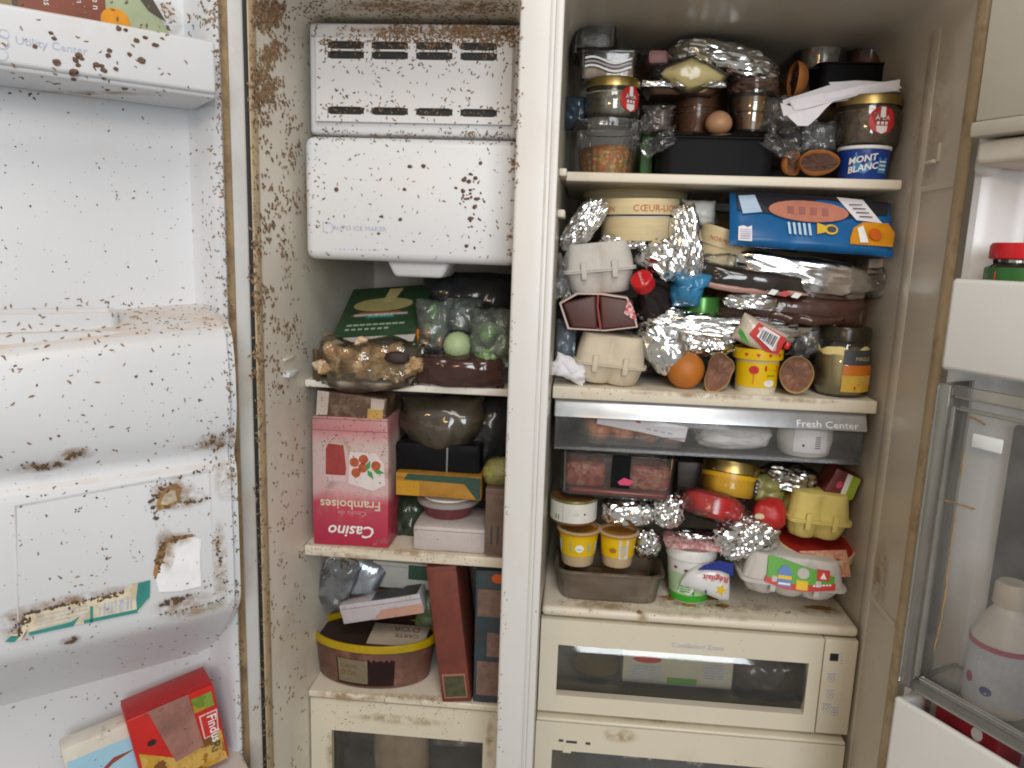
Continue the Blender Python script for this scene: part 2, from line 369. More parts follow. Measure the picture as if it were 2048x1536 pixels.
RG = random.Random(11)
class Swarm:
    """many small casings or crumbs gathered into one mesh"""
    def __init__(s): s.v = []; s.f = []; s.n = 0
    def add(s, p, nrm, L, W, H, ang):
        a = nrm.orthogonal().normalized(); b = nrm.cross(a); u = a*cos(ang)+b*sin(ang); w = nrm.cross(u); k = len(s.v)
        bend = RG.uniform(-.45, .45)
        for q, rr in ((-.5, .25), (-.18, 1), (.22, .95), (.5, .2)):
            c = p+u*(q*L)+w*(bend*L*(q*q*4-.4)*.5)
            for i in range(5):
                t = 2*pi*i/5+.3; s.v.append(c+w*(cos(t)*W*rr/2)+nrm*(H*.35+sin(t)*H*rr/2))
        for r in range(3):
            for i in range(5): s.f.append((k+r*5+i, k+r*5+(i+1) % 5, k+r*5+5+(i+1) % 5, k+r*5+5+i))
        s.f.append(tuple(k+i for i in range(4, -1, -1))); s.f.append(tuple(k+15+i for i in range(5))); s.n += 1
    def mesh(s, name, mat):
        me = bpy.data.meshes.new(name); me.from_pydata([tuple(x) for x in s.v], [], s.f); me.materials.append(mat); return me
    def build(s, name, label, mat):
        o = bpy.data.objects.new(name, s.mesh(name, mat)); COL.objects.link(o); o['kind'] = 'stuff'; o['label'] = label; o['category'] = 'debris'; return o

# ------------------------------------------------------------------ the refrigerator
XL, XD0, XD1, XR = -.398, -.077, -.031, .428           # freezer wall, divider, fridge wall
ZC, ZB, YB = 1.612, .30, .50                           # ceiling, bottom, back of both compartments
fr = thing('refrigerator', 'white two-door refrigerator standing open, stained with insect casings and grime', 'refrigerator', (0, 0, 0))

def compartment(x0, x1, zc, rr=.03):
    """inside of a moulded liner: ring of rounded outline running from the front lip to the back wall"""
    b = bmesh.new(); rows = []
    def ring(y, ins, r):
        out = []; X0, X1, Z0, Z1 = x0+ins, x1-ins, ZB, zc-ins
        for cx, cz, a0 in ((X1-r, Z1-r, 0), (X0+r, Z1-r, 90), (X0+r, Z0+r, 180), (X1-r, Z0+r, 270)):
            for i in range(7):
                a = radians(a0+15*i); out.append(b.verts.new((cx+r*cos(a), y, cz+r*sin(a))))
        return out
    for y, ins, r in ((0, -.004, rr), (.002, -.001, rr), (.006, 0, rr), (.10, .002, rr), (.30, .006, rr), (YB-.03, .010, rr), (YB-.008, .018, rr), (YB, .036, rr)): rows.append(ring(y, ins, r))
    for A, B in zip(rows, rows[1:]):
        for i in range(len(A)): b.faces.new((A[i], B[i], B[(i+1) % len(A)], A[(i+1) % len(A)]))
    b.faces.new(rows[-1]); return b
lin_f = part('freezer_liner', compartment(XL, XD0, ZC), FREEZER, fr)
lin_r = part('fridge_liner', compartment(XD1, XR, ZC), LINER, fr)
cab = part('cabinet', join(rbox(-.455, -.41, .004, .62, .02, 1.78), rbox(.442, .482, .004, .62, .02, 1.78), rbox(-.41, .442, .004, .62, 1.64, 1.78),
     rbox(-.41, .442, .55, .62, .02, 1.64), rbox(-.41, .442, .004, .55, .02, .28)), M('cabinet_paint', (.45, .44, .42), .5), fr)
part('divider', rbox(XD0-.001, XD1+.001, -.004, .48, ZB, 1.64, .004, 3), DIVIDER, fr)
part('divider_seam', rbox(XD1-.012, XD1-.0095, -.0055, .002, ZB, 1.64, .0006), GASKET, fr)
part('divider_trim', rbox(XD1-.006, XD1+.0035, -.0075, .004, ZB, 1.64, .002), DIVIDER, fr)
part('jamb', rbox(-.4115, XL+.002, -.003, .02, ZB, 1.64, .003), TANGASK, fr)
part('jamb', rbox(XR-.002, .4405, -.003, .02, ZB, 1.64, .003), TANGASK, fr)
part('jamb_gap_shade', rbox(-.452, -.4118, .0, .012, ZB, 1.64, .001), BLACK, fr)  # black strip put in for the shade of the gap
part('jamb_gap_shade', rbox(.4408, .470, .0, .012, ZB, 1.64, .001), M('olive_gap_shade', (.10, .095, .08), .6), fr)  # dark strip, the gap's shade painted as a solid

SF = .14                                                # front edge of the shelves
def shelf(x0, x1, yf, yb, zt, th, mat, lip=.0):
    b = rbox(x0, x1, yf, yb, zt-th, zt, .0022, 3)
    return part('shelf', b, mat, fr)
ZS1 = P(1450, 357, SF).z+.004
ZS2 = P(1420, 800, SF).z+.010
ZA = P(820, 776, .155).z+.005
ZBF = P(812, 1112, .145).z+.007
shelf(-.021, XR-.010, SF, .47, ZS1, .0125, CREAM)
shelf(-.026, XR-.009, SF-.004, .47, ZS2, .018, CREAM)
shelf(XL+.004, XD0-.003, .155, .47, ZA, .011, M('freezer_shelf_plastic', (.74, .71, .64), .36, var=.05, vs=6, dirt=[(9, .55, .78, (.46, .30, .14), .5), (90, .67, .75, (.16, .09, .04), .6)]), )
shelf(XL+.004, XD0-.003, .143, .47, ZBF, .016, CREAM)
for (x0, y) in ((XD1+.002, .10), ):                     # shelf rests on the fridge wall beside the divider
    for z in (ZS1-.004, P(1120, 425, .10).z):
        part('shelf_rest', rbox(x0, x0+.010, y, y+.09, z-.006, z+.004, .002), CREAM, fr)
# wall clips: rail marks of the fridge wall
for (px, py, w) in ((1868, 322, .018),):
    d = ray(px, py); k = (XR-.003-EYE.x)/d.x; p = EYE+d*k
    cl = part('wall_clip', rbox(XR-.005, XR-.001, p.y-.012, p.y-.009, p.z-.002, p.z+.020, .001), LINER, fr)
    part('clip_tongue', rbox(XR-.009, XR-.001, p.y-.008, p.y+.014, p.z-.003, p.z+.001, .0012), CREAM, cl)
for py in (375, 1265):
    d = ray(1890-.07*py, py); k = (XR-.002-EYE.x)/d.x; p = EYE+d*k
    part('wall_ridge', rbox(XR-.0028, XR-.0002, .02, .40, p.z-.004, p.z+.004, .0012), LINER, fr)
part('wall_rail', rbox(XR-.0030, XR-.0002, .100, .128, ZB, ZC-.02, .0014), LINER, fr)
d = ray(580, 747); k = (XL+.004-EYE.x)/d.x; p = EYE+d*k
part('wall_clip', rbox(XL+.001, XL+.010, p.y-.018, p.y+.020, p.z-.003, p.z+.004, .0015), WHITE_ICE, fr)
part('wall_clip', rbox(XL+.001, XL+.005, p.y-.018, p.y+.020, p.z+.020, p.z+.023, .001), FREEZER, fr)

# --- ice maker cover with louvre slots, and the ice bucket under it
YE = .165
a = P(617, 44, YE); b_ = P(1034, 262, YE); ex0, ex1 = a.x, XD0-.002; ez1, ez0 = a.z, b_.z-.01
part('ice_maker_housing', rbox(ex0, ex1, YE, .46, ez0, ez1, .006, 3), WHITE_ICE, fr)
q0, q1 = P(632, 75, YE-.006), P(1021, 250, YE-.006)
px0, px1, pz1, pz0 = q0.x, q1.x, q0.z, q1.z
slots = []
for (sy0, sy1) in ((84, 99), (105, 118), (218, 229)):
    for (sx0, sx1) in ((655, 728), (743, 816), (832, 905), (921, 994)):
        s0, s1 = P(sx0, sy0, YE-.007), P(sx1, sy1, YE-.007); zc = (P(825, sy0, YE-.007).z+P(825, sy1, YE-.007).z)/2
        slots.append((s0.x, s1.x, zc-.0053, zc+.0053))
def slotted_plate(x0, x1, z0, z1, y0, y1, slots):
    """plate with real oblong holes: cells round the holes"""
    b = bmesh.new(); rows = sorted({round((s[2]+s[3])/2, 3) for s in slots}); bands = []
    zs = z0
    groups = {}
    for s in slots: groups.setdefault(round((s[2]+s[3])/2, 3), []).append(s)
    pieces = []
    for k in sorted(groups):
        g = sorted(groups[k]); gz0, gz1 = min(s[2] for s in g), max(s[3] for s in g)
        pieces.append((x0, x1, zs, gz0)); xs = x0
        for s in g: pieces.append((xs, s[0], gz0, gz1)); xs = s[1]
        pieces.append((xs, x1, gz0, gz1)); zs = gz1
    pieces.append((x0, x1, zs, z1))
    for (a0, a1, c0, c1) in pieces:
        for y, fl in ((y0, 1), (y1, -1)):
            q = [b.verts.new(v) for v in ((a0, y, c0), (a1, y, c0), (a1, y, c1), (a0, y, c1))]; b.faces.new(q if fl > 0 else q[::-1])
    def walls(a0, a1, c0, c1, out):
        c = [(a0, c0), (a1, c0), (a1, c1), (a0, c1)]
        for i in range(4):
            (u0, w0), (u1, w1) = c[i], c[(i+1) % 4]
            b.faces.new([b.verts.new(v) for v in ((u0, y0, w0), (u0, y1, w0), (u1, y1, w1), (u1, y0, w1))])
    walls(x0, x1, z0, z1, 1)
    for s in slots: walls(*s, -1)
    return b
cov = part('louvre_cover', slotted_plate(px0, px1, pz0, pz1, YE-.0075, YE-.0025, slots), WHITE_ICE, fr, smooth=False)
part('cover_trim', join(rbox(px0-.0022, px0-.0002, YE-.006, YE-.0005, pz0, pz1+.002, .0006), rbox(px1+.0002, px1+.0022, YE-.006, YE-.0005, pz0, pz1+.002, .0006), rbox(px0, px1, YE-.006, YE-.0005, pz1+.0002, pz1+.002, .0006)), GASKET, cov)
for s in slots:                                         # rounded slot ends and black plates for the shade inside
    zc = (s[2]+s[3])/2
    part('slot', rbox(s[0]-.001, s[1]+.001, YE-.0022, YE-.0012, s[2]-.001, s[3]+.001, 0), BLACK, cov, smooth=False)
    for xe, sg in ((s[0], 1), (s[1], -1)):
        b = bmesh.new(); r = .0053; arcp = [(xe, zc+r)]+[(xe+sg*(r-r*cos(radians(90-t))), zc+r*sin(radians(90-t))) for t in (0, )][:0]
        top = [(xe, zc+r), (xe+sg*r, zc+r), (xe+sg*r*.3, zc+r*.72)]; bot = [(xe, zc-r), (xe+sg*r, zc-r), (xe+sg*r*.3, zc-r*.72)]
        for tri in (top, bot):
            vs = [b.verts.new((x, YE-.0074, z)) for x, z in tri]; vb = [b.verts.new((x, YE-.003, z)) for x, z in tri]
            b.faces.new(vs); b.faces.new(vb[::-1])
            for i in range(3): b.faces.new((vs[i], vb[i], vb[(i+1) % 3], vs[(i+1) % 3]))
        bmesh.ops.recalc_face_normals(b, faces=b.faces[:]); part('slot_corner', b, WHITE_ICE, cov, smooth=False)
YI = .125
a = P(606, 272, YI); b_ = P(800, 524, YI)
ix0, iz1, iz0 = a.x, a.z+.001, b_.z
part('ice_bucket', rbox(ix0, XD0-.006, YI, .45, iz0, iz1, .013, 4), WHITE_ICE, fr)
text(fr, 'AUTO ICE MAKER', .0088, GREY_INK, P(719, 461, YI).x, P(719, 461, YI).z, FRONT(YI), sx=1.08)
patch(fr, 'ice_logo', GREY_INK, [(x*.0075+P(656, 455, YI).x, z*.0075+P(656, 455, YI).z) for x, z in ((-1, .9), (-.2, 1.1), (.9, .6), (1.1, -.5), (.5, -1), (.45, -.85), (.9, -.4), (.75, .45), (-.2, .9), (-.85, .75), (-.8, -.7), (.0, -.8), (.0, -1), (-1, -.85))], FRONT(YI), .0003)
text(fr, 'push to release', .0052, GREY_INK, P(713, 500, YI).x, P(713, 500, YI).z, FRONT(YI), sx=1.3) if False else None
for k in range(11):
    c = P(672+8.4*k, 498+.25*k, YI); patch(fr, 'small_print', GREY_INK, rect(c.x-.0016, c.x+.0016, c.z-.0008, c.z+.0008), FRONT(YI), .0003)
c = P(842, 530, YI+.05); wch = .094
part('ice_chute', hexa([Vector((c.x+sx*wch*k/2, YI+.030+dy, iz0+dz)) for dz, k in ((-.0215, .74), (.003, 1)) for sx, dy in ((-1, 0), (1, 0), (1, .09), (-1, .09))], .006, 4), WHITE_ICE, fr)
# --- freezer drawer
YD = .155
d0 = P(633, 1405, YD); dz1 = d0.z
ZDT = P(812, 1402, YD).z
part('drawer_lid', rbox(XL+.004, XD0-.003, YD-.006, .46, ZDT-.003, ZDT+.008, .003, 3), CREAM, fr)
dr = part('freezer_drawer', slotted_plate(XL+.006, XD0-.004, .42, ZDT-.007, YD, YD+.012, [(P(663, 1460, YD).x, P(966, 1480, YD).x, .44, P(663, 1453, YD).z-.006)]), DRAWERW, fr, smooth=False)
part('drawer_window', rbox(P(663, 1460, YD).x-.002, P(966, 1480, YD).x+.002, YD+.013, YD+.015, .438, P(663, 1453, YD).z-.004, 0), CLEAR('freezer_window_plastic', (.86, .84, .80), .03, .06, fres=1.4), dr)
part('drawer_box', join(rbox(XL+.012, XL+.015, YD+.016, .44, .43, ZDT-.02, 0), rbox(XL+.012, XD0-.01, YD+.016, .44, .43, .433, 0)), DRAWPL, dr)

# --- fresh drawer under the second shelf (clear, with a brushed handle rail)
YFC = .132
z1 = P(1110, 800, YFC).z; zr = P(1110, 833, YFC).z; zb = P(1115, 900, YFC).z
fx0, fx1 = P(1110, 850, YFC).x, P(1727, 890, YFC).x
part('drawer_front', rbox(fx0, fx1, YFC+.004, YFC+.0075, zb, zr, .001), CLEAR('frosted_drawer_front', (.97, .97, .97), .045, .10, body=(.80, .80, .79), fres=1.3), fr)
fd = part('fresh_drawer', join(rbox(fx0, fx0+.003, YFC+.0076, .40, zb, zr, .0008), rbox(fx1-.003, fx1, YFC+.0076, .40, zb, zr, .0008), rbox(fx0+.0032, fx1-.0032, YFC+.0076, .40, zb, zb+.003, .0008)), DRAWPL, fr)
RAIL = M('brushed_grey_rail', (.50, .52, .54), .30, metal=.75, var=.06, vs=30)
part('handle_rail', hexa([Vector((x, y, z)) for z, yy in ((zr, YFC), (z1+.001, YFC+.012)) for x, y in ((fx0-.002, yy), (fx1+.004, yy), (fx1+.004, yy+.012), (fx0-.002, yy+.012))], .002, 3), RAIL, fd)
def railf(x, z, o): return Vector((x, YFC+.012*(z-zr)/(z1-zr)-o-.0002, z))
text(fd, 'Fresh Center', .0125, WHITE_INK, P(1655, 857, YFC).x, P(1655, 857, YFC).z+.0005, railf, sx=1.25)
# --- zone drawer
YZ = .105
zt = P(1395, 1262, YZ).z+.002
ZZT = zt+.018
part('zone_shelf', rbox(XD1+.004, XR-.008, YZ+.002, .46, zt+.003, ZZT, .008, 4), CREAM, fr)
zbz = P(1380, 1447, YZ-.003).z
wx0, wx1 = P(1116, 1300, YZ).x, P(1612, 1380, YZ).x; wz1, wz0 = P(1365, 1308, YZ).z, P(1365, 1410, YZ).z
cxp = P(1640, 1370, YZ).x
zd = part('zone_drawer', slotted_plate(XD1+.004, cxp-.0008, zbz, zt, YZ, YZ+.014, [(wx0, wx1, wz0, wz1)]), DRAWERW, fr, smooth=False)
def bowed(x0, x1, z0, z1, y, bulge, n=12):
    """window pane bowed outwards like a slice of a drum"""
    b = bmesh.new(); A, B = [], []
    for th, L in ((0, A), (.002, B)):
        for i in range(n+1):
            k = i/n*2-1; yy = y-bulge*(1-k*k)+th; z = z0+(z1-z0)*i/n
            L.append([b.verts.new((x, yy, z)) for x in (x0, x1)])
    for i in range(n):
        b.faces.new((A[i][0], A[i][1], A[i+1][1], A[i+1][0])); b.faces.new((B[i][0], B[i+1][0], B[i+1][1], B[i][1]))
    bmesh.ops.recalc_face_normals(b, faces=b.faces[:]); return b
WINPL = CLEAR('clear_window_plastic', (.90, .90, .88), .02, .045, fres=1.55)
part('drawer_window', bowed(wx0-.002, wx1+.002, wz0-.002, wz1+.002, YZ+.016, .012), WINPL, zd)
part('control_panel', rbox(cxp+.0008, XR-.008, YZ-.0005, YZ+.014, zbz, zt, .0015), DRAWERW, zd)
c = P(1668, 1314, YZ); patch(zd, 'display', BLACK, rect(c.x-.0058, c.x+.0058, c.z-.0056, c.z+.0056), FRONT(YZ-.0005))
text(zd, 'CoolSelect Zone', .0098, GREY_INK, P(1395, 1297, YZ).x, P(1395, 1297, YZ).z, FRONT(YZ), sx=1.1)
for i, (px, py) in enumerate(((1662, 1357), (1660, 1390), (1652, 1417), (1668, 1424))):
    c = P(px, py, YZ); ring = ell(c.x, c.z, .0052, .0052, 18)
    b = bmesh.new(); o1 = [b.verts.new((x, YZ-.0009, z)) for x, z in ring]; o2 = [b.verts.new((c.x+(x-c.x)*.8, YZ-.0009, c.z+(z-c.z)*.8)) for x, z in ring]
    for k in range(18): b.faces.new((o1[k], o1[(k+1) % 18], o2[(k+1) % 18], o2[k]))
    part('button_mark', b, GREY_INK, zd, smooth=False)
    patch(zd, 'button_icon', GREY_INK, rect(c.x-.0016, c.x+.0016, c.z-.0012, c.z+.0012), FRONT(YZ-.0005), .0003)
    patch(zd, 'button_caption', GREY_INK, rect(c.x-.006, c.x+.006, c.z+.0066, c.z+.0082), FRONT(YZ-.0005), .0003)
for k in range(4):
    c = P(1683, 1306+7*k, YZ); patch(zd, 'display_mark', GREY_INK, rect(c.x-.0016, c.x+.0016, c.z-.0006, c.z+.0006), FRONT(YZ-.0005), .0003)
# --- lower drawer
YV = .098
zt2 = P(1375, 1466, YV).z
lx0, lx1 = P(1104, 1500, YV).x, P(1640, 1525, YV).x
ld = part('crisper_drawer', slotted_plate(XD1+.003, XR-.012, .42, zt2, YV, YV+.014, [(lx0, lx1, .44, P(1104, 1492, YV).z-.006)]), DRAWERW, fr, smooth=False)
part('drawer_top', rbox(XD1+.003, XR-.012, YV-.001, .40, zt2+.0005, zt2+.006, .003, 3), DRAWERW, ld)
part('drawer_window', bowed(lx0-.002, lx1+.002, .43, P(1104, 1492, YV).z-.003, YV+.016, .012), WINPL, ld)
for (px, py, w) in ((1122, 1481, .0035), (1143, 1484, .008), (1176, 1487, .0035)):
    c = P(px, py, YV); patch(ld, 'small_print', DARK_INK, rect(c.x-w, c.x+w, c.z-.002, c.z+.002), FRONT(YV), .0003)
c = P(1134, 1497, YV); patch(ld, 'latch', DRAWERW, rect(c.x-.006, c.x+.006, c.z-.006, c.z+.006), FRONT(YV-.0006), .001)

# --- freezer door, swung wide open on the viewer's left
D = LD
fdr = part('freezer_door', dbox(D, -.034, .45, -.075, -.004, .30, 1.78, .006), DIVIDER, fr)
part('door_gasket', dbox(D, -.026, -.006, -.004, .010, .32, 1.74, .004, 3), GASKET, fdr)
part('gasket_grime', dbox(D, -.0065, .010, -.004, .016, .32, 1.74, .003), M('brown_stained_gasket', (.34, .24, .13), .6, var=.25, vs=20, dirt=[(30, .48, .68, (.15, .08, .035), .8)], bump=.3, bs=150), fdr)
part('gasket_gap_shade', dbox(D, -.033, -.0265, -.004, .004, .32, 1.74, .001), BLACK, fdr)  # black strip for the shade between gasket and door edge
prof = [(.004, t) for t in ()]
def liner_profile():
    """back panel of the door with its moulded rim, drawn from bottom to top"""
    b = bmesh.new(); pr = [(.009, .016), (.009, .040), (.012, .046), (.018, .047), (.024, .040), (.030, .012), (.038, .004), (.060, .001), (.45, .0)]
    rows = [[b.verts.new(D.w(t, n, z)) for t, n in pr] for z in (.32, .78, 1.22, 1.60, 1.74)]
    for A, B in zip(rows, rows[1:]):
        for i in range(len(pr)-1): b.faces.new((A[i], A[i+1], B[i+1], B[i]))
    bmesh.ops.recalc_face_normals(b, faces=b.faces[:]); return b
dl = part('door_liner', liner_profile(), WHITE_DOOR, fdr)
hp = [(.0, 1.226), (.030, 1.2235), (.062, 1.2175), (.082, 1.2125), (.094, 1.206), (.102, 1.195), (.107, 1.175), (.110, 1.15), (.110, 1.12), (.106, 1.095), (.100, 1.078), (.094, 1.068), (.092, 1.060), (.0945, 1.053), (.099, 1.048), (.102, 1.04),
      (.103, .96), (.102, .89), (.099, .878), (.093, .868), (.080, .856), (.05, .826), (.02, .800), (.006, .784), (.0, .772)]
hs = dsweep(D, hp, .029, .45)
for v in hs.verts:                                      # the housing sags a little towards the door's free edge
    tt = (v.co-D.o).dot(D.u); v.co.z -= .072*(tt-.03)*max(0, min(1, (v.co.z-1.06)/.10))
def round_end(b):                                       # pull the hinge-side end of the housing in, so its vertical edge is rounded
    for v in b.verts: pass
    return b
house = part('ice_chute_housing', hs, WHITE_DOOR, fdr, sharp=50)
end = part('housing_end', dsweep(D, [(n*.93, 1.0+(z-1.0)*.985) for n, z in hp], .020, .0295), WHITE_DOOR, fdr, sharp=50)
# panel outline groove: its shade coloured onto a thin raised border
def door_strip(t0, z0, t1, z1, n, w, name, mat, parent):
    dx, dz = t1-t0, z1-z0; L = math.hypot(dx, dz); ox, oz = -dz/L*w/2, dx/L*w/2
    return part(name, plate([(t0+ox, z0+oz), (t1+ox, z1+oz), (t1-ox, z1-oz), (t0-ox, z0-oz)], DOORF(D, n), .0009), mat, parent, smooth=False)
pa, pb, pc, pd = D.at(30, 1012, .103), D.at(418, 940, .103), D.at(428, 1180, .103), D.at(36, 1250, .103)
for p, q in ((pa, pb), (pb, pc), (pd, pa)):
    door_strip(*p, *q, .1025, .0011, 'panel_groove_shade', M('groove_shadow_paint', (.62, .60, .60), .5), fdr)
# water valve ring on top of the housing
tz = D.at(120, 640, .055); tc = [D.w(t, .055, 1.218) for t in ()]
b = bmesh.new()
def collar(h0, h1, t0, t1, n0, n1, r, wall):
    bb = bmesh.new(); outs = []
    def rg(z, ins):
        o = []
        for ct, cn, a0 in ((t1-r, n1-r, 0), (t0+r, n1-r, 90), (t0+r, n0+r, 180), (t1-r, n0+r, 270)):
            for i in range(7):
                a = radians(a0+15*i); o.append(bb.verts.new(D.w(ct+(r-ins)*cos(a), cn+(r-ins)*sin(a), z)))
        return o
    rs = [rg(h0, 0), rg(h1-.001, 0), rg(h1, .001), rg(h1, wall-.001), rg(h1-.001, wall), rg(h0, wall)]
    for A, B in zip(rs, rs[1:]):
        for i in range(len(A)): bb.faces.new((A[i], A[(i+1) % len(A)], B[(i+1) % len(A)], B[i]))
    bmesh.ops.recalc_face_normals(bb, faces=bb.faces[:]); return bb
zt_c, zb_c = LD.at(150, 626, .072)[1], LD.at(150, 663, .072)[1]
te_c = LD.at(242, 640, .072)[0]
part('chute_collar', collar(zb_c-.012, zt_c, te_c, te_c+.165, .012, .073, .012, .004), WHITE_DOOR, fdr)
part('chute_base', collar(zb_c-.016, zb_c+.0012, te_c-.014, te_c+.19, .004, .088, .024, .018), WHITE_DOOR, fdr)
# top bin
bz0, bz1 = 1.446, 1.502
part('door_bin', join(dbox(D, .030, .45, .096, .104, bz0+.004, bz1, .004, 3), dbox(D, .030, .45, .004, .0985, bz0, bz0+.008, .003, 3), dbox(D, .030, .038, .004, .0955, bz0+.0085, bz1-.006, .003)), WHITE_DOOR, fdr)
p = D.at(104, 94, .104); text(fdr, 'Utility Center', .0098, GREY_INK, p[0], p[1]-.002, lambda x, z, o: D.w(2*p[0]-x, .104+o, z), sx=1.04, th=.0006)
for (px, py, r) in ((3, 85, .006), (8, 68, .004), (2, 108, .0055)):
    q = D.at(px, py, .104); ring = ell(q[0], q[1], r, r, 16); b = bmesh.new()
    o1 = [b.verts.new(D.w(x, .1045, z)) for x, z in ring]; o2 = [b.verts.new(D.w(q[0]+(x-q[0])*.86, .1045, q[1]+(z-q[1])*.86)) for x, z in ring]
    for k in range(16): b.faces.new((o1[k], o1[(k+1) % 16], o2[(k+1) % 16], o2[k]))
    part('flower_mark', b, GREY_INK, fdr, smooth=False)
ZLB = LD.at(378, 1536, .07)[1]-.016                      # floor of the lower bin, just under the picture
part('door_bin', join(dbox(D, .014, .45, .004, .104, ZLB-.030, ZLB-.001, .004, 3), dbox(D, .014, .45, .1045, .110, ZLB-.050, ZLB+.002, .002)), WHITE_DOOR, fdr)
# remains of a paper label, and the clean patch where another one was
def dpoly(pxs, n): return [D.at(x, y, n) for x, y in pxs]
LABELP = M('torn_label_paper', (.66, .60, .45), .7, var=.12, vs=30, dirt=[(30, .55, .72, (.30, .19, .09), .6)])
TEAL = M('teal_label_ink', (.04, .24, .22), .5, var=.15, vs=40)
N0 = .1036
part('torn_label', plate(dpoly([(12, 1284), (22, 1268), (40, 1268), (52, 1230), (70, 1226), (240, 1186), (262, 1168), (300, 1160), (299, 1196), (276, 1224), (180, 1244), (150, 1250), (60, 1268), (54, 1258), (42, 1280)], N0), DOORF(D, N0), .0004), LABELP, fdr, smooth=False)
for nm, pts in (('label_edge', [(276, 1166), (300, 1160), (299, 1194), (274, 1223), (272, 1198)]), ('label_edge', [(168, 1240), (274, 1218), (275, 1225), (168, 1247)]), ('label_edge', [(58, 1264), (140, 1244), (160, 1232), (146, 1252), (58, 1271)]), ('label_edge', [(10, 1283), (22, 1271), (40, 1272), (28, 1284)]), ('label_edge', [(180, 1212), (186, 1212), (186, 1244), (180, 1246)])):
    part(nm, plate(dpoly(pts, N0), DOORF(D, N0+.0004), .0003), TEAL, fdr, smooth=False)
for k in range(9):
    x = 198+7.6*k+(k % 3); part('barcode_bar', plate(dpoly([(x, 1208-.23*(x-200)), (x+3+(k % 2)*2, 1207-.23*(x-200)), (x+3+(k % 2)*2, 1229-.2*(x-200)), (x, 1230-.2*(x-200))], N0), DOORF(D, N0+.0004), .0003), GREY_INK, fdr, smooth=False)
for k in range(4):
    part('label_line', plate(dpoly([(72, 1233+8*k), (176, 1209+8*k), (176, 1210.5+8*k), (72, 1234.5+8*k)], N0), DOORF(D, N0+.0004), .0003), GREY_INK, fdr, smooth=False)
for pts in ([(336, 1090), (314, 1158), (306, 1150), (312, 1112), (324, 1086), (350, 1072), (386, 1068), (388, 1075), (352, 1081)], [(312, 1012), (318, 990), (332, 974), (352, 966), (364, 976), (358, 992), (362, 1004), (335, 1014), (316, 1022)]):
    part('rust_edge', plate(dpoly(pts, N0-.0002), DOORF(D, N0-.0002), .0003), M('rust_brown_edge', (.33, .20, .085), .7, var=.45, vs=160, bump=.5, bs=220), fdr, smooth=False)
part('peeled_scrap', plate(dpoly([(322, 1008), (326, 992), (338, 980), (350, 978), (352, 992), (354, 1000), (334, 1010)], N0), DOORF(D, N0), .0004), M('cream_scrap', (.62, .58, .47), .6), fdr, smooth=False)
part('clean_patch', plate(dpoly([(334, 1088), (350, 1080), (385, 1074), (402, 1078), (400, 1110), (402, 1172), (360, 1182), (318, 1184), (312, 1160), (318, 1140), (330, 1112)], N0), DOORF(D, N0), .0003), M('clean_white_plastic', (.84, .85, .88), .4), fdr, smooth=False)
def crust(pxs, w, n=.1035, h=.0022, seed=1):
    """line of dried dirt: a lumpy ridge along these points of the door"""
    pts = []
    for (x0, y0), (x1, y1) in zip(pxs, pxs[1:]):
        L = max(2, int(math.hypot(x1-x0, y1-y0)/4))
        for i in range(L): k = i/L; pts.append((x0+(x1-x0)*k+random.uniform(-1.5, 1.5), y0+(y1-y0)*k+random.uniform(-1.5, 1.5)))
    pts.append(pxs[-1]); R = random.Random(seed); S = Swarm()
    for x, y in pts:
        for _ in range(R.choice((0, 1, 2, 3))):
            t, z = D.at(x+R.gauss(0, w*900), y+R.gauss(0, w*900), n); k = w*R.uniform(.35, 1.25)
            S.add(D.w(t, n-.0004, z), D.n, k*1.6, k*R.uniform(.6, 1.1), k*.7, R.uniform(0, 6.28))
    return part('dirt_crust', S.mesh('dirt_crust', GRIME), GRIME, fdr, smooth=False)
random.seed(3)
for i, (pp, w) in enumerate([([(308, 1015), (305, 1000), (316, 985), (330, 972)], .0030), ([(330, 978), (348, 972), (356, 978)], .0032), ([(346, 958), (362, 956)], .0028), ([(388, 946), (398, 942), (408, 937)], .0024), ([(420, 940), (430, 932), (440, 928)], .002),
        ([(330, 1016), (360, 1006), (395, 1001), (418, 997)], .0020), ([(306, 1022), (312, 1036)], .0030), ([(316, 1140), (318, 1120), (322, 1100), (332, 1086), (352, 1078), (378, 1074)], .0030), ([(320, 1132), (323, 1110)], .0034),
        ([(322, 1210), (345, 1202), (366, 1197)], .0028), ([(340, 1200), (368, 1196)], .0034), ([(372, 1192), (400, 1182), (422, 1170)], .0016), ([(322, 1228), (350, 1226), (400, 1212), (440, 1200), (462, 1184)], .0013), ([(437, 1078), (436, 1100), (442, 1122)], .0022), ([(443, 1160), (452, 1166), (462, 1160)], .002),
        ([(52, 1228), (120, 1212), (200, 1198), (245, 1184)], .0024), ([(30, 1240), (36, 1260), (40, 1272)], .0026), ([(45, 1236), (52, 1252), (60, 1240)], .0032), ([(22, 1262), (38, 1246)], .0018), ([(130, 1282), (146, 1280)], .003)]): crust(pp, w, seed=i)
for i, (pp, w) in enumerate([([(46, 932), (54, 926), (62, 930), (76, 936), (92, 934), (100, 929), (118, 928)], .0030), ([(138, 909), (150, 907), (160, 908)], .0032), ([(154, 906), (166, 901), (176, 894)], .0022), ([(362, 898), (380, 890), (410, 886), (430, 880)], .0012), ([(412, 884), (425, 880), (432, 872)], .0030), ([(424, 898), (440, 892), (452, 880)], .0026), ([(440, 872), (456, 862)], .002)]): crust(pp, w, n=.103 if pp[0][1] > 920 else .108, seed=40+i)
for i, (pp, w) in enumerate([([(12, 661), (30, 663), (46, 664)], .0018), ([(108, 659), (126, 657)], .0018), ([(154, 657), (170, 656)], .0015)]): crust(pp, w, n=.071, seed=70+i)

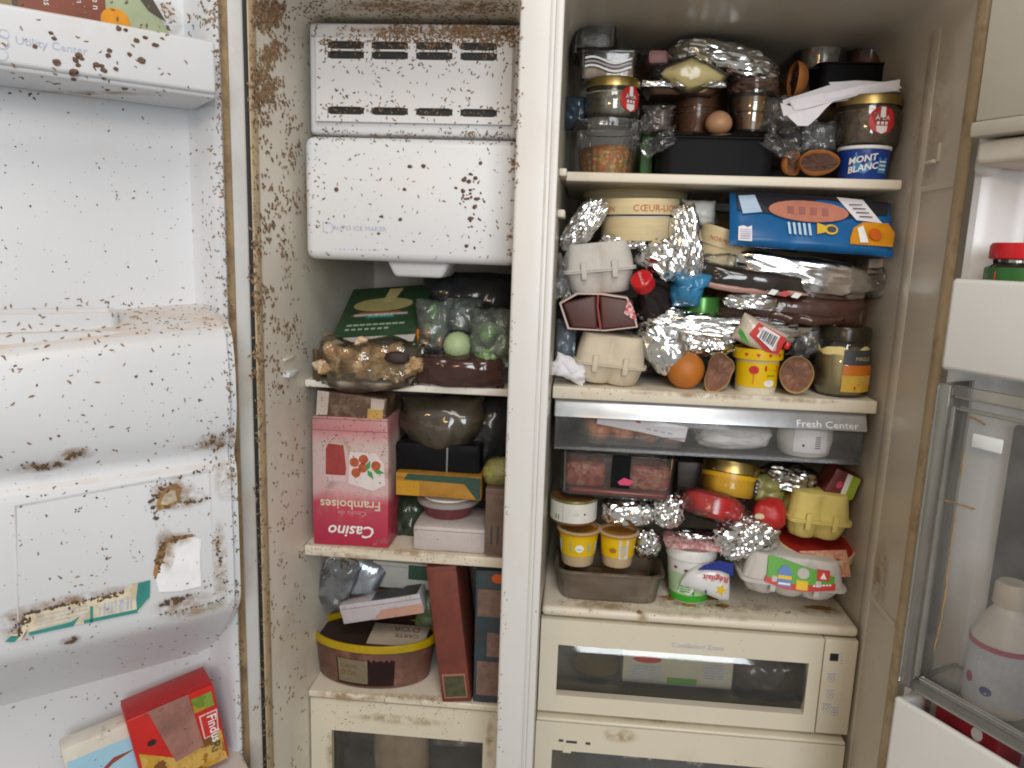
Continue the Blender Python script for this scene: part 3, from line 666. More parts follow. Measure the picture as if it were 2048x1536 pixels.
# --- fridge door on the viewer's right
D2 = RD
rdr = part('fridge_door', dbox(D2, -.034, .55, -.075, -.004, .30, 1.78, .006), DIVIDER, fr)
part('door_gasket', dbox(D2, -.026, -.004, -.004, .012, .32, 1.74, .004, 3), M('olive_grey_gasket', (.24, .23, .20), .5, var=.1), rdr)
def liner2():
    b = bmesh.new(); pr = [(-.004, .012), (-.002, .034), (.004, .042), (.012, .043), (.022, .034), (.030, .010), (.040, .002), (.55, .0)]
    rows = [[b.verts.new(D2.w(t, n, z)) for t, n in pr] for z in (.32, 1.74)]
    for A, B in zip(rows, rows[1:]):
        for i in range(len(pr)-1): b.faces.new((A[i], A[i+1], B[i+1], B[i]))
    bmesh.ops.recalc_face_normals(b, faces=b.faces[:]); return b
part('door_liner', liner2(), M('aged_white_plastic', (.78, .79, .79), .3, var=.04, vs=5, dirt=[(7, .6, .8, (.45, .36, .24), .4)]), rdr)
BINW = M('door_bin_plastic', (.74, .73, .70), .38, var=.03, vs=6, dirt=[(9, .62, .82, (.5, .38, .25), .35)])
def at2(px, py, n=.1): return D2.at(px, py, n)
# upper clear bin at the top of the frame
z = at2(1990, 243)[1]; z2 = at2(1975, 262)[1]
part('clear_bin', join(dbox(D2, .030, .5, .090, .093, z+.004, 1.60, .001), dbox(D2, .028, .5, .004, .098, z2-.004, z+.003, .003)), M('cream_bin_plastic', (.47, .44, .37), .35, var=.06, vs=8, dirt=[(9, .58, .8, (.45, .34, .2), .4)]), rdr)
part('bin_ledge', dbox(D2, .030, .5, .006, .088, z2-.030, z2-.006, .006, 3), M('milky_grey_plastic', (.58, .54, .46), .4), rdr)
# white bin
z1 = at2(1905, 556)[1]; z0 = at2(1882, 738)[1]
part('door_bin', join(dbox(D2, .033, .55, .094, .102, z0, z1, .005, 3), dbox(D2, .033, .55, .004, .0935, z0+.003, z0+.009, .003), dbox(D2, .033, .042, .044, .0935, z0+.0095, z1-.003, .003)), BINW, rdr)
# bracket moulding on the liner above the bin
part('bin_bracket', dbox(D2, .010, .030, .036, .058, at2(1985, 350, .05)[1], at2(1985, 300, .05)[1], .006, 3), BINW, rdr)
# clear hinged compartment
cz1, cz0 = z0-.014, at2(1795, 1362)[1]
def ring_frame(t0, t1, zz0, zz1, n0, n1, w):
    return join(dbox(D2, t0, t0+w, n0, n1, zz0, zz1, .003, 3), dbox(D2, t0+w+.0002, t1, n0, n1, zz1-w*.8, zz1, .003, 3), dbox(D2, t0+w+.0002, t1, n0, n1, zz0, zz0+w*.8, .003, 3))
cc = part('clear_compartment', join(ring_frame(.033, .55, cz0, cz1, .094, .104, .016)), FROST, rdr)
part('compartment_pane', dbox(D2, .048, .55, .097, .0995, cz0+.012, cz1-.012, .0008), CLEAR('clear_pane', (.98, .98, .98), .08, .14, body=(.86, .87, .87), fres=1.12, bump=.2, bs=20), cc)
part('pane_ridge', ring_frame(.052, .55, cz0+.018, cz1-.020, .100, .106, .006), FROST, cc)
part('compartment_floor', dbox(D2, .035, .55, .004, .0935, cz0-.003, cz0+.003, .001), FROST, cc)
part('compartment_side', dbox(D2, .034, .037, .045, .0935, cz0, cz1, .001), FROST, cc)
q0, q1 = at2(1948, 868), at2(2048, 892)
part('pull_handle', dbox(D2, q0[0], at2(2008, 884)[0], .1000, .1022, q0[1]-.013, q0[1]+.001, .0009), M('pale_handle_plastic', (.70, .72, .72), .4), cc)
part('dark_slab', dbox(D2, RD.at(2010, 950, .012)[0], .40, .003, .012, cz0+.03, cz1-.045, .004), M('dark_grey_panel', (.06, .062, .066), .5), rdr)  # dark slab standing proud of the door liner
for pts in ([(1928, 905), (1922, 960)], [(1880, 998), (1915, 1008), (1955, 1020)], [(1912, 1020), (1905, 1070), (1895, 1140), (1890, 1190), (1880, 1250), (1866, 1310)], [(1940, 833), (1958, 842), (1972, 850)]):
    P3 = []
    for (x0, y0), (x1, y1) in zip(pts, pts[1:]):
        for i in range(8): k = i/8; t, zz = at2(x0+(x1-x0)*k+random.uniform(-1, 1), y0+(y1-y0)*k, .1003); P3.append(D2.w(t, .1003, zz))
    part('brown_streak', tube(P3, [.0014*random.uniform(.3, 1) for _ in P3], 5), M('ochre_grime', (.30, .20, .09), .7, var=.3, vs=80), cc)
# bottom white bin
bz1 = at2(1790, 1390)[1]
part('door_bin', join(dbox(D2, .031, .55, .094, .102, .48, bz1, .005, 3), dbox(D2, .031, .55, .004, .0935, .483, .489, .003), dbox(D2, .031, .040, .044, .0935, .49, bz1-.003, .003)), BINW, rdr)

# ------------------------------------------------------------------ builders for the food
def dep(p): return (p-EYE).dot(_fw)/F
def cyl(x0, y0, x1, y1, Y, z=None):
    """upright round thing filling this box of the photograph with its front at depth Y: centre of base, radius, height"""
    cx = (x0+x1)/2; b = P(cx, y1, Y); r = (x1-x0)/2*dep(b)
    for _ in range(3): c = P(cx, (y0+y1)/2, Y+r); r = (x1-x0)/2*dep(c)
    z0 = b.z if z is None else z
    return Vector((c.x, Y+r, z0)), r, P(cx, y0, Y+r*.9).z-z0
def box(name, label, cat, bb, Y, d, mat, rot=(0, 0, 0), r=.002, group=None, z=None, pname='body'):
    b, w, h = fit(*bb, Y)
    if z is not None: h += b.z-z; b.z = z
    t = thing(name, label, cat, b, rot, group); part(pname, worn(rbox(-w/2, w/2, 0, d, 0, h, r)), mat, t)
    if cat in ('carton', 'box') and h > .03: part('flap_edge', plate(rect(-w*.49, w*.49, h-.0075, h-.0070), FRONT(), .0003), M('card_crease', (.09, .06, .045), .8), t, smooth=False)
    return t, w, h
def jar(name, label, cat, bb, Y, content, fill=.8, lid=GOLD, lidh=.013, shoulder=.92, rot=(0, 0, 0), group=None, z=None, glass=GLASS, foot=.94):
    loc, r, h = cyl(*bb, Y, z); t = thing(name, label, cat, loc, rot, group); hb = h-lidh
    part('glass', lathe([(0, .002), (r*foot*.9, .001), (r*foot, .004), (r, .012), (r, hb-.012), (r*shoulder, hb-.003), (r*shoulder, hb)], 44), glass, t)
    part('contents', lathe([(0, .004), (r*foot*.9, .004), (r*.965, .012), (r*.965, hb*fill), (0, hb*fill+.001)], 32), content, t)
    rl = r*min(1, shoulder+.05)
    part('lid', lathe([(rl, h-lidh), (rl, h-.003), (rl*.97, h-.0006), (rl*.88, h), (rl*.86, h-.0012), (0, h-.0012)], 72, flute=36, fl_amp=.006), lid, t)
    return t, r, h
def pot(name, label, cat, bb, Y, mat, taper=.85, rim=.003, rot=(0, 0, 0), group=None, z=None, open_=True, lid=None, wall=.001, pname='body'):
    """conical cup, wide at the top"""
    loc, r, h = cyl(*bb, Y, z); t = thing(name, label, cat, loc, rot, group); rb = r*taper
    pr = [(0, 0.0012), (rb*.9, .0008), (rb*.96, 0), (rb, .002), (r-rim, h-.004), (r, h-.0035), (r, h-.0015), (r-rim, h-.001)]
    if open_: pr += [(r-rim-wall, h-.002), (rb-wall, .003), (0, .003)]
    part(pname, lathe(pr, 44), mat, t)
    if lid is not None: part('lid', lathe([(r*1.01, h-.004), (r*1.02, h-.001), (r*1.0, h+.0006), (r*.9, h-.0004), (0, h)], 40), lid, t)
    return t, r, rb, h
def foil(name, label, bb, Y, d, seed, sub=5, amp=.15, f=3.2, p=2.6, rot=(0, 0, 0), group='crumpled foil parcels', big=.14, mat=None, cat='foil parcel', warp=None):
    f *= .62 if seed % 2 else 1.0; amp *= .8 if seed % 2 else 1.0
    b, w, h = fit(*bb, Y); t = thing(name, label, cat, (b.x, Y+d/2, b.z+h/2), rot, group)
    part('wrapping', lump(w/2*1.02, d/2, h/2*1.04, seed, sub, amp*1.25, f, p, big, warp), mat or FOIL, t, sharp=22)
    return t, w, h
def bag(name, label, cat, bb, Y, d, mat, seed, rot=(0, 0, 0), wr=.004, f=18, fill=None, fs=(.42, .42), group=None, edge=.05, warp=None, nx=30, nz=24, pname='bag'):
    b, w, h = fit(*bb, Y); t = thing(name, label, cat, (b.x, Y+d/2, b.z+h/2), rot, group)
    part(pname, pillow(w, h, d, seed, nx, nz, wr=wr, f=f, edge=edge, warp=warp), mat, t, sharp=60)
    if fill is not None: part('contents', lump(w*fs[0], d*.40, h*fs[1], seed+2, 4, .12, 3.5, 2.6), fill, t)
    return t, w, h
def eggcarton(name, label, bb, Y, mat, seam=.48, rot=(0, 0, 0), deep=.15, group='egg cartons', nx=2, closed=True):
    """pulp carton seen on its short end: lobed base and lobed lid meeting in a rim"""
    b, w, h = fit(*bb, Y); t = thing(name, label, 'egg carton', b, rot, group); hw, hd = w/2, deep/2; ny = 3
    def outline(k, lob):
        o = []; N = 30
        for s, (ax, bx) in enumerate((((-1, -1), (1, -1)), ((1, -1), (1, 1)), ((1, 1), (-1, 1)), ((-1, 1), (-1, -1)))):
            n = nx if s % 2 == 0 else ny
            for i in range(N):
                q = i/N; u, v = ax[0]+(bx[0]-ax[0])*q, ax[1]+(bx[1]-ax[1])*q
                c = abs(sin(pi*n*q)); ins = lob*(1-c**.7)
                e = (abs(u)**9+abs(v)**9)**(-1/9)
                x, y = u*hw*k*e, v*hd*(1-(1-k)*hw/hd)*e
                if s % 2 == 0: y -= (-1 if s == 0 else 1)*ins
                else: x -= (1 if s == 1 else -1)*ins
                o.append((x, y, c))
        return o
    def shell(levels, nm, top):
        bm = bmesh.new(); rows = []
        for k, lob, z, dome in levels: rows.append([bm.verts.new((x, y+hd, z-dome*(1-c**1.2))) for x, y, c in outline(k, lob)])
        m = len(rows[0])
        for A, B in zip(rows, rows[1:]):
            for i in range(m): bm.faces.new((A[i], A[(i+1) % m], B[(i+1) % m], B[i]))
        f = bm.faces.new(rows[-1]); bmesh.ops.triangulate(bm, faces=[f]); bmesh.ops.recalc_face_normals(bm, faces=bm.faces[:])
        return part(nm, bm, mat, t, sharp=60)
    s = h*seam
    shell([(1.035, 0, s-.0025, 0), (1.03, 0, s-.0005, 0), (.955, .003, s-.001, 0), (.93, .007, s*.75, 0), (.87, .011, s*.35, 0), (.80, .012, s*.06, 0), (.74, .012, 0, 0)], 'base', False)
    shell([(1.04, 0, s, 0), (1.035, 0, s+.0022, 0), (.965, .003, s+.002, 0), (.95, .0095, s+(h-s)*.35, 0), (.90, .0075, s+(h-s)*.7, 0), (.86, .003, s+(h-s)*.90, 0), (.84, .001, h*.985, 0), (.80, 0, h, 0)], 'lid', True)
    for sx in (-.38, .38):
        part('clasp', rbox(sx*hw*1.1-.004, sx*hw*1.1+.004, -.0035, .001, s-.012, s+.012, .0015), mat, t)
    return t, w, h
def cheesebox(name, label, bb, Y, rot=(0, 0, 0), group='round wooden cheese boxes', gap=0, lidh=.5, z=None, lidtilt=0, toplab=None):
    loc, r, h = cyl(*bb, Y, z); t = thing(name, label, 'cheese box', loc, rot, group); hb = h*(1-lidh)
    part('base', lathe([(0, 0), (r*.955, 0), (r*.96, .001), (r*.96, hb+.004), (r*.93, hb+.004), (r*.93, .002), (0, .002)], 56), WOOD, t)
    L = part('lid', lathe([(r, 0), (r, h*lidh-.0006), (r*.995, h*lidh), (0, h*lidh), (0, h*lidh-.002), (r*.972, h*lidh-.002), (r*.972, 0)], 56), WOOD, t, loc=(0, 0, hb+gap), rot=(lidtilt, 0, 0))
    if toplab: part('top_label', lathe([(0, h*lidh+.0006), (r*.95, h*lidh+.0006), (r*.95, h*lidh+.0001)], 48), toplab, L)
    return t, r, h, L, hb
def citrus(name, label, bb, Y, face, peel, rot, group='dried citrus halves', seed=1, wob=.06, flat=1.0, concave=.10):
    """half fruit: the cut face looks along local -y"""
    b, w, h = fit(*bb, Y); t = thing(name, label, 'citrus', (b.x, Y+w*.25, b.z+h/2), rot, group); rx, rz = w/2, h/2
    rim = []
    N = 44
    for i in range(N):
        a = 2*pi*i/N; k = 1+wob*fbm((cos(a), sin(a), 0), .9, seed)*2.4; rim.append((rx*k*cos(a), rz*k*sin(a), a))
    bm = bmesh.new(); rows = []
    for q in range(9):
        f = q/8*pi/2; rows.append([bm.verts.new((x*cos(f)*(1-.04*q/8), sin(f)*rx*flat*.9-.001, z*cos(f))) if q < 8 else None for x, z, a in rim])
    tip = bm.verts.new((0, rx*flat*.9, 0))
    for A, B in zip(rows[:-1], rows[1:-1]):
        for i in range(N): bm.faces.new((A[i], A[(i+1) % N], B[(i+1) % N], B[i]))
    for i in range(N): bm.faces.new((rows[7][i], rows[7][(i+1) % N], tip))
    # rolled edge of the peel
    r2 = [bm.verts.new((x*.985, -.0018, z*.985)) for x, z, a in rim]; r3 = [bm.verts.new((x*.93, -.0005, z*.93)) for x, z, a in rim]; r4 = [bm.verts.new((x*.90, .004, z*.90)) for x, z, a in rim]
    for A, B in ((rows[0], r2), (r2, r3), (r3, r4)):
        for i in range(N): bm.faces.new((A[i], B[i], B[(i+1) % N], A[(i+1) % N]))
    bmesh.ops.recalc_face_normals(bm, faces=bm.faces[:]); part('peel', bm, peel, t, sharp=70)
    fm = bmesh.new(); R = []
    for q in range(10):
        k = .94*(1-q/10); R.append([fm.verts.new((x*k, .0015+concave*rx*(1-k)+.0020*abs(sin(a*4.5+seed))*(k)+.0016*fbm((x*k*60, 0, z*k*60), 1, seed), z*k)) for x, z, a in rim])
    c = fm.verts.new((0, concave*rx, 0))
    for A, B in zip(R, R[1:]):
        for i in range(N): fm.faces.new((A[i], B[i], B[(i+1) % N], A[(i+1) % N]))
    for i in range(N): fm.faces.new((R[-1][i], c, R[-1][(i+1) % N]))
    bmesh.ops.recalc_face_normals(fm, faces=fm.faces[:]); part('flesh', fm, face, t, sharp=80)
    for k in range(9):                                  # membranes between the segments
        a = 2*pi*k/9+.2*seed; pts = [(rx*q*cos(a), .0008+concave*rx*(1-q)+.0002, rz*q*sin(a)) for q in (.1, .3, .5, .7, .88)]
        part('membrane', tube([(x+.0012*sin(k*3+i*2), y+.0006, z+.0012*cos(k*5+i)) for i, (x, y, z) in enumerate(pts)], [.0003, .0005, .0003, .0004, .0002], 4), M('membrane_fibre', (.20, .105, .065), .7), t)
    return t

# ------------------------------------------------------------------ fridge, top shelf
SALAD = SPOTS('orange_green_salad', (.55, .15, .02), [(.62, .26, .04), (.20, .24, .04), (.70, .48, .16), (.46, .10, .02)], 290, .35)
PATE = SPOTS('brown_terrine', (.20, .12, .06), [(.26, .16, .09), (.13, .08, .045), (.24, .18, .11)], 170, .45)
GREYFOOD = SPOTS('grey_green_mould', (.26, .25, .20), [(.34, .33, .28), (.20, .19, .14), (.38, .33, .22)], 190, .8)
LOGO = M('red_round_sticker', (.50, .03, .03), .4, var=.08)
def round_sticker(t, R, ang, z, s):
    x = radians(ang)*R
    patch(t, 'sticker', LOGO, [p for p in ell(x, z, s, s, 26)], ROUND(R+.0004))
    patch(t, 'sticker_mark', WHITE_INK, [(x-s*.18, z+s*.95), (x+s*.16, z+s*.95), (x+s*.2, z+s*.2), (x-s*.2, z+s*.2)], ROUND(R+.0009), .0003)
    patch(t, 'sticker_mark', WHITE_INK, [(x-s*.42, z-s*.4), (x+s*.42, z-s*.4), (x+s*.38, z-s*.78), (x, z-s*.98), (x-s*.38, z-s*.78)], ROUND(R+.0009), .0003)
    text(t, 'À LA', s*.44, WHITE_INK, x, z+s*.02, ROUND(R+.0012), th=.0003, sx=1.2); text(t, 'olivier', s*.46, WHITE_INK, x, z-s*.38, ROUND(R+.0012), th=.0003, sx=1.1) if False else None
    for k in (-1, 0, 1): patch(t, 'sticker_mark', WHITE_INK, rect(x+s*(.3*k-.10), x+s*(.3*k+.10), z-s*.32, z-s*.10), ROUND(R+.0010), .0003)
# fluted tub of salad
loc, r, h = cyl(1146, 246, 1284, 341, .152, ZS1)
t = thing('salad_tub', 'fluted clear plastic tub of orange and green grated salad under a glass jar', 'tub', loc)
part('tub', lathe([(0, .001), (r*.70, .001), (r*.74, .003), (r*.93, h-.012), (r, h-.010), (r, h-.004), (r*.97, h-.003), (r*.97, h)], 96, flute=24, fl_amp=.012), TUBPL, t)
part('lid', lathe([(r*.99, h-.004), (r*.99, h+.001), (r*.9, h+.001), (r*.88, h-.002), (0, h-.002)], 48), TUBPL, t)
bm = lathe([(0, .002), (r*.69, .002), (r*.80, h*.45), (r*.7, h*.52), (r*.4, h*.56), (0, h*.58)], 40)
for v in bm.verts: v.co.z += (.006*fbm(v.co, 70, 2) if v.co.z > .01 else 0)
part('salad', bm, SALAD, t)
t, r, h = jar('glass_jar', 'glass jar with gold lid and red round sticker, stacked on the salad tub', 'jar', (1170, 160, 1280, 247), .158, GREYFOOD, .85, group='glass jars with gold lids and red stickers', z=loc.z+h+.0012)
round_sticker(t, r, 38, h*.46, .0165)
zz = loc.z
# plastic tub with film above it
b, w, h2 = fit(1150, 92, 1280, 160, .165)
t = thing('clear_tub', 'clear plastic tub of mouldy food with a white label, resting on the gold jar lid', 'tub', (b.x, .165, b.z+.001))
part('tub', tray(w, .085, h2*.86, .86, lip=.005), TUBPL, t)
part('contents', rbox(-w*.40, w*.40, .007, .075, .002, h2*.6, .008, 3), SPOTS('pink_brown_mould', (.36, .24, .18), [(.46, .36, .28), (.30, .18, .10), (.44, .28, .18)], 60), t)
for k in range(3):
    patch(t, 'printed_band', (WHITE_INK, M('grey_print', (.35, .33, .34), .5), WHITE_INK)[k], [(-w*.36+w*.72*i/10, h2*(.30+.12*k)+.004*sin(i/10*2*pi*1.0+.6)) for i in range(11)]+[(w*.36-w*.72*i/10, h2*(.36+.12*k)+.004*sin((1-i/10)*2*pi+.6)) for i in range(11)], lambda x, z, o: Vector((x, .0035*(1-z/h2)-o-.0008, z)))
part('film_cover', pillow(w*1.0, .10, .012, 5, wr=.006, f=30), FILM, t, loc=(0, .045, h2*.90), rot=(pi/2, 0, 0))
b, w, h2 = fit(1140, 38, 1236, 106, .185)
t = thing('clear_tub', 'clear plastic tub wrapped in cling film, topmost of the pile beside the divider', 'tub', (b.x, .19, b.z))
part('tub', tray(w, .08, h2, .92, lip=.003), TUBPL, t); part('contents', lump(w*.36, .03, h2*.36, 12, 4, .2), SPOTS('pale_grey_mould', (.30, .32, .31), [(.36, .38, .38), (.25, .20, .12), (.42, .44, .45)], 80), t, loc=(0, .04, h2*.44))
part('film_cover', lump(w*.52, .046, h2*.54, 13, 4, .10, 4), FILM, t, loc=(0, .04, h2*.5), smooth=False)
# dark bag with glints at the divider
bag('dark_bag', 'dark shiny plastic bag squeezed between the divider and the jar', 'bag', (1122, 186, 1176, 256), .19, .05, M('dark_blue_film', (.035, .05, .07), .12, var=.4), 31, wr=.010, f=50)
# foil parcel, cheese bag
foil('foil_parcel', 'long crumpled foil parcel lying on top of the cheese bag on the top shelf', (1338, 76, 1574, 152), .205, .09, 3, rot=(0, radians(11), 0), f=5.4, amp=.15)
YEL = M('yellow_cream_cheese', (.76, .64, .30), .45, var=.07, vs=30, sss=.2)
t, w, h = bag('cheese_bag', 'clear pointed bag of pale yellow cheese, below the long foil parcel', 'bag', (1300, 98, 1462, 186), .180, .055, BAG, 8, rot=(0, radians(3), 0), wr=.004, f=20, warp=lambda c: Vector((c.x, c.y, c.z*max(.08, 1-abs(c.x)/.066))))
part('cheese', lump(w*.40, .022, h*.44, 21, 4, .12, 2.0, 1.5), YEL, t, loc=(.006, 0, .001))
box('pink_packet', 'small dull pink packet edge behind the cheese bag', 'packet', (1296, 98, 1338, 128), .24, .05, M('dull_pink', (.40, .22, .23), .5), r=.006)
b, w, h2 = fit(1282, 158, 1450, 186, .20)
t = thing('shallow_tray', 'shallow dark tray with a bright foil edge under the cheese bag', 'tray', b); part('tray', tray(w, .08, h2*.7, .8, lip=.006), M('dark_brown_plastic', (.09, .05, .035), .3), t)
part('foil_edge', pillow(w, .008, .004, 9, wr=.006, f=60), FOIL, t, loc=(0, -.002, h2*.62), smooth=False)
# stacked brown cups
CUPBR = CLEAR('brown_cup_plastic', (.55, .38, .26), .35, .12, body=(.20, .09, .045), fres=1.4)
for bb, lab in (((1292, 214, 1352, 262), 'small clear cup of brown dessert, left one behind the black tray'), ((1346, 180, 1440, 216), 'clear cup of dark brown dessert standing on another cup'), ((1346, 214, 1436, 264), 'clear cup of dark brown dessert under another cup, beside the egg')):
    t, r, rb, h = pot('dessert_cup', lab, 'cup', bb, .225, CUPBR, .86, group='brown dessert cups')
    part('dessert', lathe([(0, .002), (rb*.95, .002), (r*.88, h*.8), (0, h*.8)], 30), M('dark_caramel', (.11, .045, .02), .3), t)
    part('beaded_ring', tube([((r*.965)*sin(k*2*pi/40), -(r*.965)*cos(k*2*pi/40), h*.72) for k in range(41)], [.0006+.0005*(k % 2) for k in range(41)], 5), TUBPL, t)
loc, r, h = cyl(1458, 152, 1550, 262, .215)
t = thing('honey_tumbler', 'clear tumbler of amber syrup with wrinkled film over its top', 'tumbler', loc)
part('glass', lathe([(0, .001), (r*.84, .001), (r*.88, .004), (r*.90, h*.33), (r*.93, h*.34), (r*.92, h*.36), (r*.97, h*.62), (r, h*.64), (r*.96, h*.66), (r*.96, h*.9)], 48), GLASS, t)
part('syrup', lathe([(0, .004), (r*.82, .004), (r*.86, h*.32), (r*.92, h*.6), (0, h*.6)], 32), M('amber_syrup', (.25, .12, .035), .15, var=.2), t)
part('beaded_ring', tube([((r*.93)*sin(k*2*pi/48), -(r*.93)*cos(k*2*pi/48), h*.345) for k in range(49)], [.0006+.0006*(k % 2) for k in range(49)], 5), GLASS, t)
part('film_cover', lump(r*1.04, r*1.04, h*.20, 33, 4, .22, 4), CLEAR('brown_tinted_film', (.75, .62, .55), .35, .14, body=(.28, .17, .13), bump=.8, bs=60), t, loc=(0, 0, h*.80), smooth=False)
# egg
loc, r, h = cyl(1411, 221, 1464, 266, .195)
t = thing('brown_egg', 'brown egg resting on the black film-covered tray', 'egg', loc)
part('shell', lathe([(0, 0)]+[(r*sin(radians(a))*(1-.09*cos(radians(a))*-1), h/2-h/2*cos(radians(a))*1.0) for a in range(12, 180, 12)]+[(0, h)], 32), M('egg_shell', (.52, .29, .16), .42, var=.08, sss=.15), t)
# black tray with film
b, w, h = fit(1306, 262, 1562, 345, .165); 
t = thing('black_tray', 'deep black plastic tray under clear film at the front of the top shelf', 'tray', (b.x, .165, ZS1))
part('tray', tray(w, .15, h-.001, .90, lip=.006, r=.018), BLACKPL, t)
part('film_cover', pillow(w*1.03, .155, .010, 6, wr=.005, f=30), FILM, t, loc=(0, .075, h+.001), rot=(pi/2, 0, 0))
for sx, sg in ((-1, 5), (1, 8)): part('film_fold', pillow(.05, .022, .008, sg, 18, 12, wr=.012, f=70, edge=.3), FILM, t, loc=(sx*w*.48, -.002, h*.78), rot=(0, sx*.5, 0))
# dark tray upper right with tubs on it
b, w, h = fit(1632, 124, 1796, 192, .26)
t = thing('black_tray', 'black tray carrying the clear tub and the amber tub, upper corner of the fridge', 'tray', (b.x, .26, b.z)); part('tray', tray(w, .14, h, .94, lip=.005), BLACKPL, t); tz_ = b.z+h
t, r, rb, h = pot('clear_tub', 'clear wide plastic tub with pale food standing on the black tray', 'tub', (1580, 66, 1706, 120), .27, TUBPL, .80, rim=.005, z=tz_-.004)
part('contents', lathe([(0, .002), (rb*.93, .003), (rb*1.03, h*.6), (rb*.6, h*.7), (0, h*.66)], 30), SPOTS('pale_leftover', (.22, .19, .15), [(.34, .28, .20), (.28, .12, .06), (.16, .15, .13)], 80), t)
t, r, rb, h = pot('amber_tub', 'dark amber plastic tub with an orange base, beside the clear wide tub', 'tub', (1690, 74, 1786, 122), .27, CUPBR, .84, rim=.005, z=tz_-.004)
part('contents', lathe([(0, .002), (rb*.95, .003), (rb*1.0, h*.30), (0, h*.3)], 30), M('orange_sauce', (.42, .10, .02), .3), t)
part('support_tray', rbox(0, 0, 0, 0, 0, 0, 0), BLACKPL, t) if False else None
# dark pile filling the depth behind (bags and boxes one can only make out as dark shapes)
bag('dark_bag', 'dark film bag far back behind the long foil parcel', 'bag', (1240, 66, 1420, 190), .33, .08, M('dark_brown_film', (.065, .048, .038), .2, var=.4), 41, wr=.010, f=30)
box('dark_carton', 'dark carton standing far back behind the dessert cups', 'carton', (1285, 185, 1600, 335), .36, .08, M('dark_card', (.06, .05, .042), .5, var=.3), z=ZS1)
# dried citrus on the tray
citrus('citrus_half', 'dried orange half with dark hollow, behind the folded paper on the top shelf', (1556, 118, 1622, 192), .235, M('dark_hollow', (.04, .025, .018), .6), PEEL, (0, radians(8), radians(-84)), seed=4)
# folded paper
b, w, h = fit(1566, 160, 1806, 250, .160)
t = thing('folded_paper', 'folded lilac white paper lying over the gold jar lid on the top shelf', 'paper', (P(1690, 205, .16).x, .16, P(1690, 205, .16).z), (0, radians(13), 0))
def sheet(pxs, Y, tilt, wave, th=.0008):
    """one fold of the paper, leaning back, its outline as seen in the photograph"""
    q = [P(x, y, Y) for x, y in pxs]; z0 = min(v.z for v in q); o = t.location; R = t.rotation_euler.to_matrix().inverted()
    q = [v+Vector((0, (v.z-z0)*tilt+wave*sin(v.x*60), 0)) for v in q]; bm = bmesh.new(); f = bm.faces.new([bm.verts.new(R @ (v-o)) for v in q])
    bmesh.ops.triangulate(bm, faces=[f]); bmesh.ops.subdivide_edges(bm, edges=bm.edges[:], cuts=2)
    for v in bm.verts: v.co.y += .0025*fbm(v.co, 45, 3)
    bmesh.ops.solidify(bm, geom=bm.faces[:], thickness=th); part('fold', bm, PAPER, t, sharp=30)
K = lambda *a: [(1440+x/3.938, y/3.938) for x, y in a]
sheet(K((495, 790), (560, 765), (700, 720), (900, 650), (890, 628), (1100, 612), (1395, 628), (1388, 690), (1100, 690), (850, 730), (620, 800), (500, 830)), .176, .5, .001)
sheet(K((545, 800), (640, 770), (850, 735), (1100, 680), (1392, 640), (1382, 722), (1050, 760), (800, 800), (620, 850), (560, 845)), .169, -.25, .002)
sheet(K((490, 800), (560, 830), (700, 850), (900, 790), (1200, 735), (1440, 738), (1446, 768), (1050, 772), (880, 800), (700, 870), (500, 916)), .161, .5, .001)
sheet(K((522, 915), (700, 862), (880, 805), (820, 860), (760, 930), (690, 992), (610, 992)), .157, -.2, .001)
for dy, Yk, tl in ((10, .172, .35), (22, .166, -.1), (-8, .180, .4), (34, .1635, .2)):
    sheet([(x+dy*.25, y+dy/3.938*1.3) for x, y in K((540, 790), (700, 740), (900, 690), (1150, 655), (1380, 650), (1400, 672), (1100, 700), (860, 752), (640, 815), (552, 830))], Yk, tl, .0015)
# blue tub, jar on it
loc, r, h = cyl(1676, 296, 1776, 356, .150, ZS1)
t = thing('blue_tub', 'blue dessert tub with white rim and white lettering at the shelf corner', 'tub', loc)
BLUE = M('royal_blue_print', (.012, .045, .26), .35, var=.08)
part('body', lathe([(0, .0), (r*.86, 0), (r*.88, .001), (r*.97, h-.004), (r*.97, h-.003), (0, h-.003)], 48), BLUE, t)
part('rim', lathe([(r*.97, h-.0045), (r, h-.004), (r*1.01, h-.002), (r, h), (r*.9, h-.001), (0, h-.001)], 48), WHITE_INK, t)
RB = ROUND(r*.905, r*.97, h)
for k in range(3): patch(t, 'mountain', M('sky_blue_print', (.06, .25, .50), .4), [(-.024+.0*k, h*.3), (-.008, h*.18), (.001, h*.35), (.0, h*.62), (-.010, h*.86), (-.020, h*.80)], RB, .0004) if k == 0 else None
text(t, 'MONT', .0115, WHITE_INK, -.011, h*.52, RB, shear=.25, rot=.18, off=.0003); text(t, 'BLANC', .0115, WHITE_INK, -.010, h*.27, RB, shear=.25, rot=.18, off=.0003)
patch(t, 'printed_box', M('sky_blue_print', (.06, .25, .50), .4), rect(.009, .022, h*.22, h*.66), RB, .0004)
for k in range(3): patch(t, 'small_print', WHITE_INK, rect(.0105, .0205, h*(.30+.11*k), h*(.34+.11*k)), RB, .0008)
t, r, h = jar('glass_jar', 'glass jar with gold lid and red round sticker, stacked on the blue tub', 'jar', (1672, 196, 1796, 297), .152, PATE, .86, group='glass jars with gold lids and red stickers', z=loc.z+h+.0006)
round_sticker(t, r, 6, h*.47, .0175)
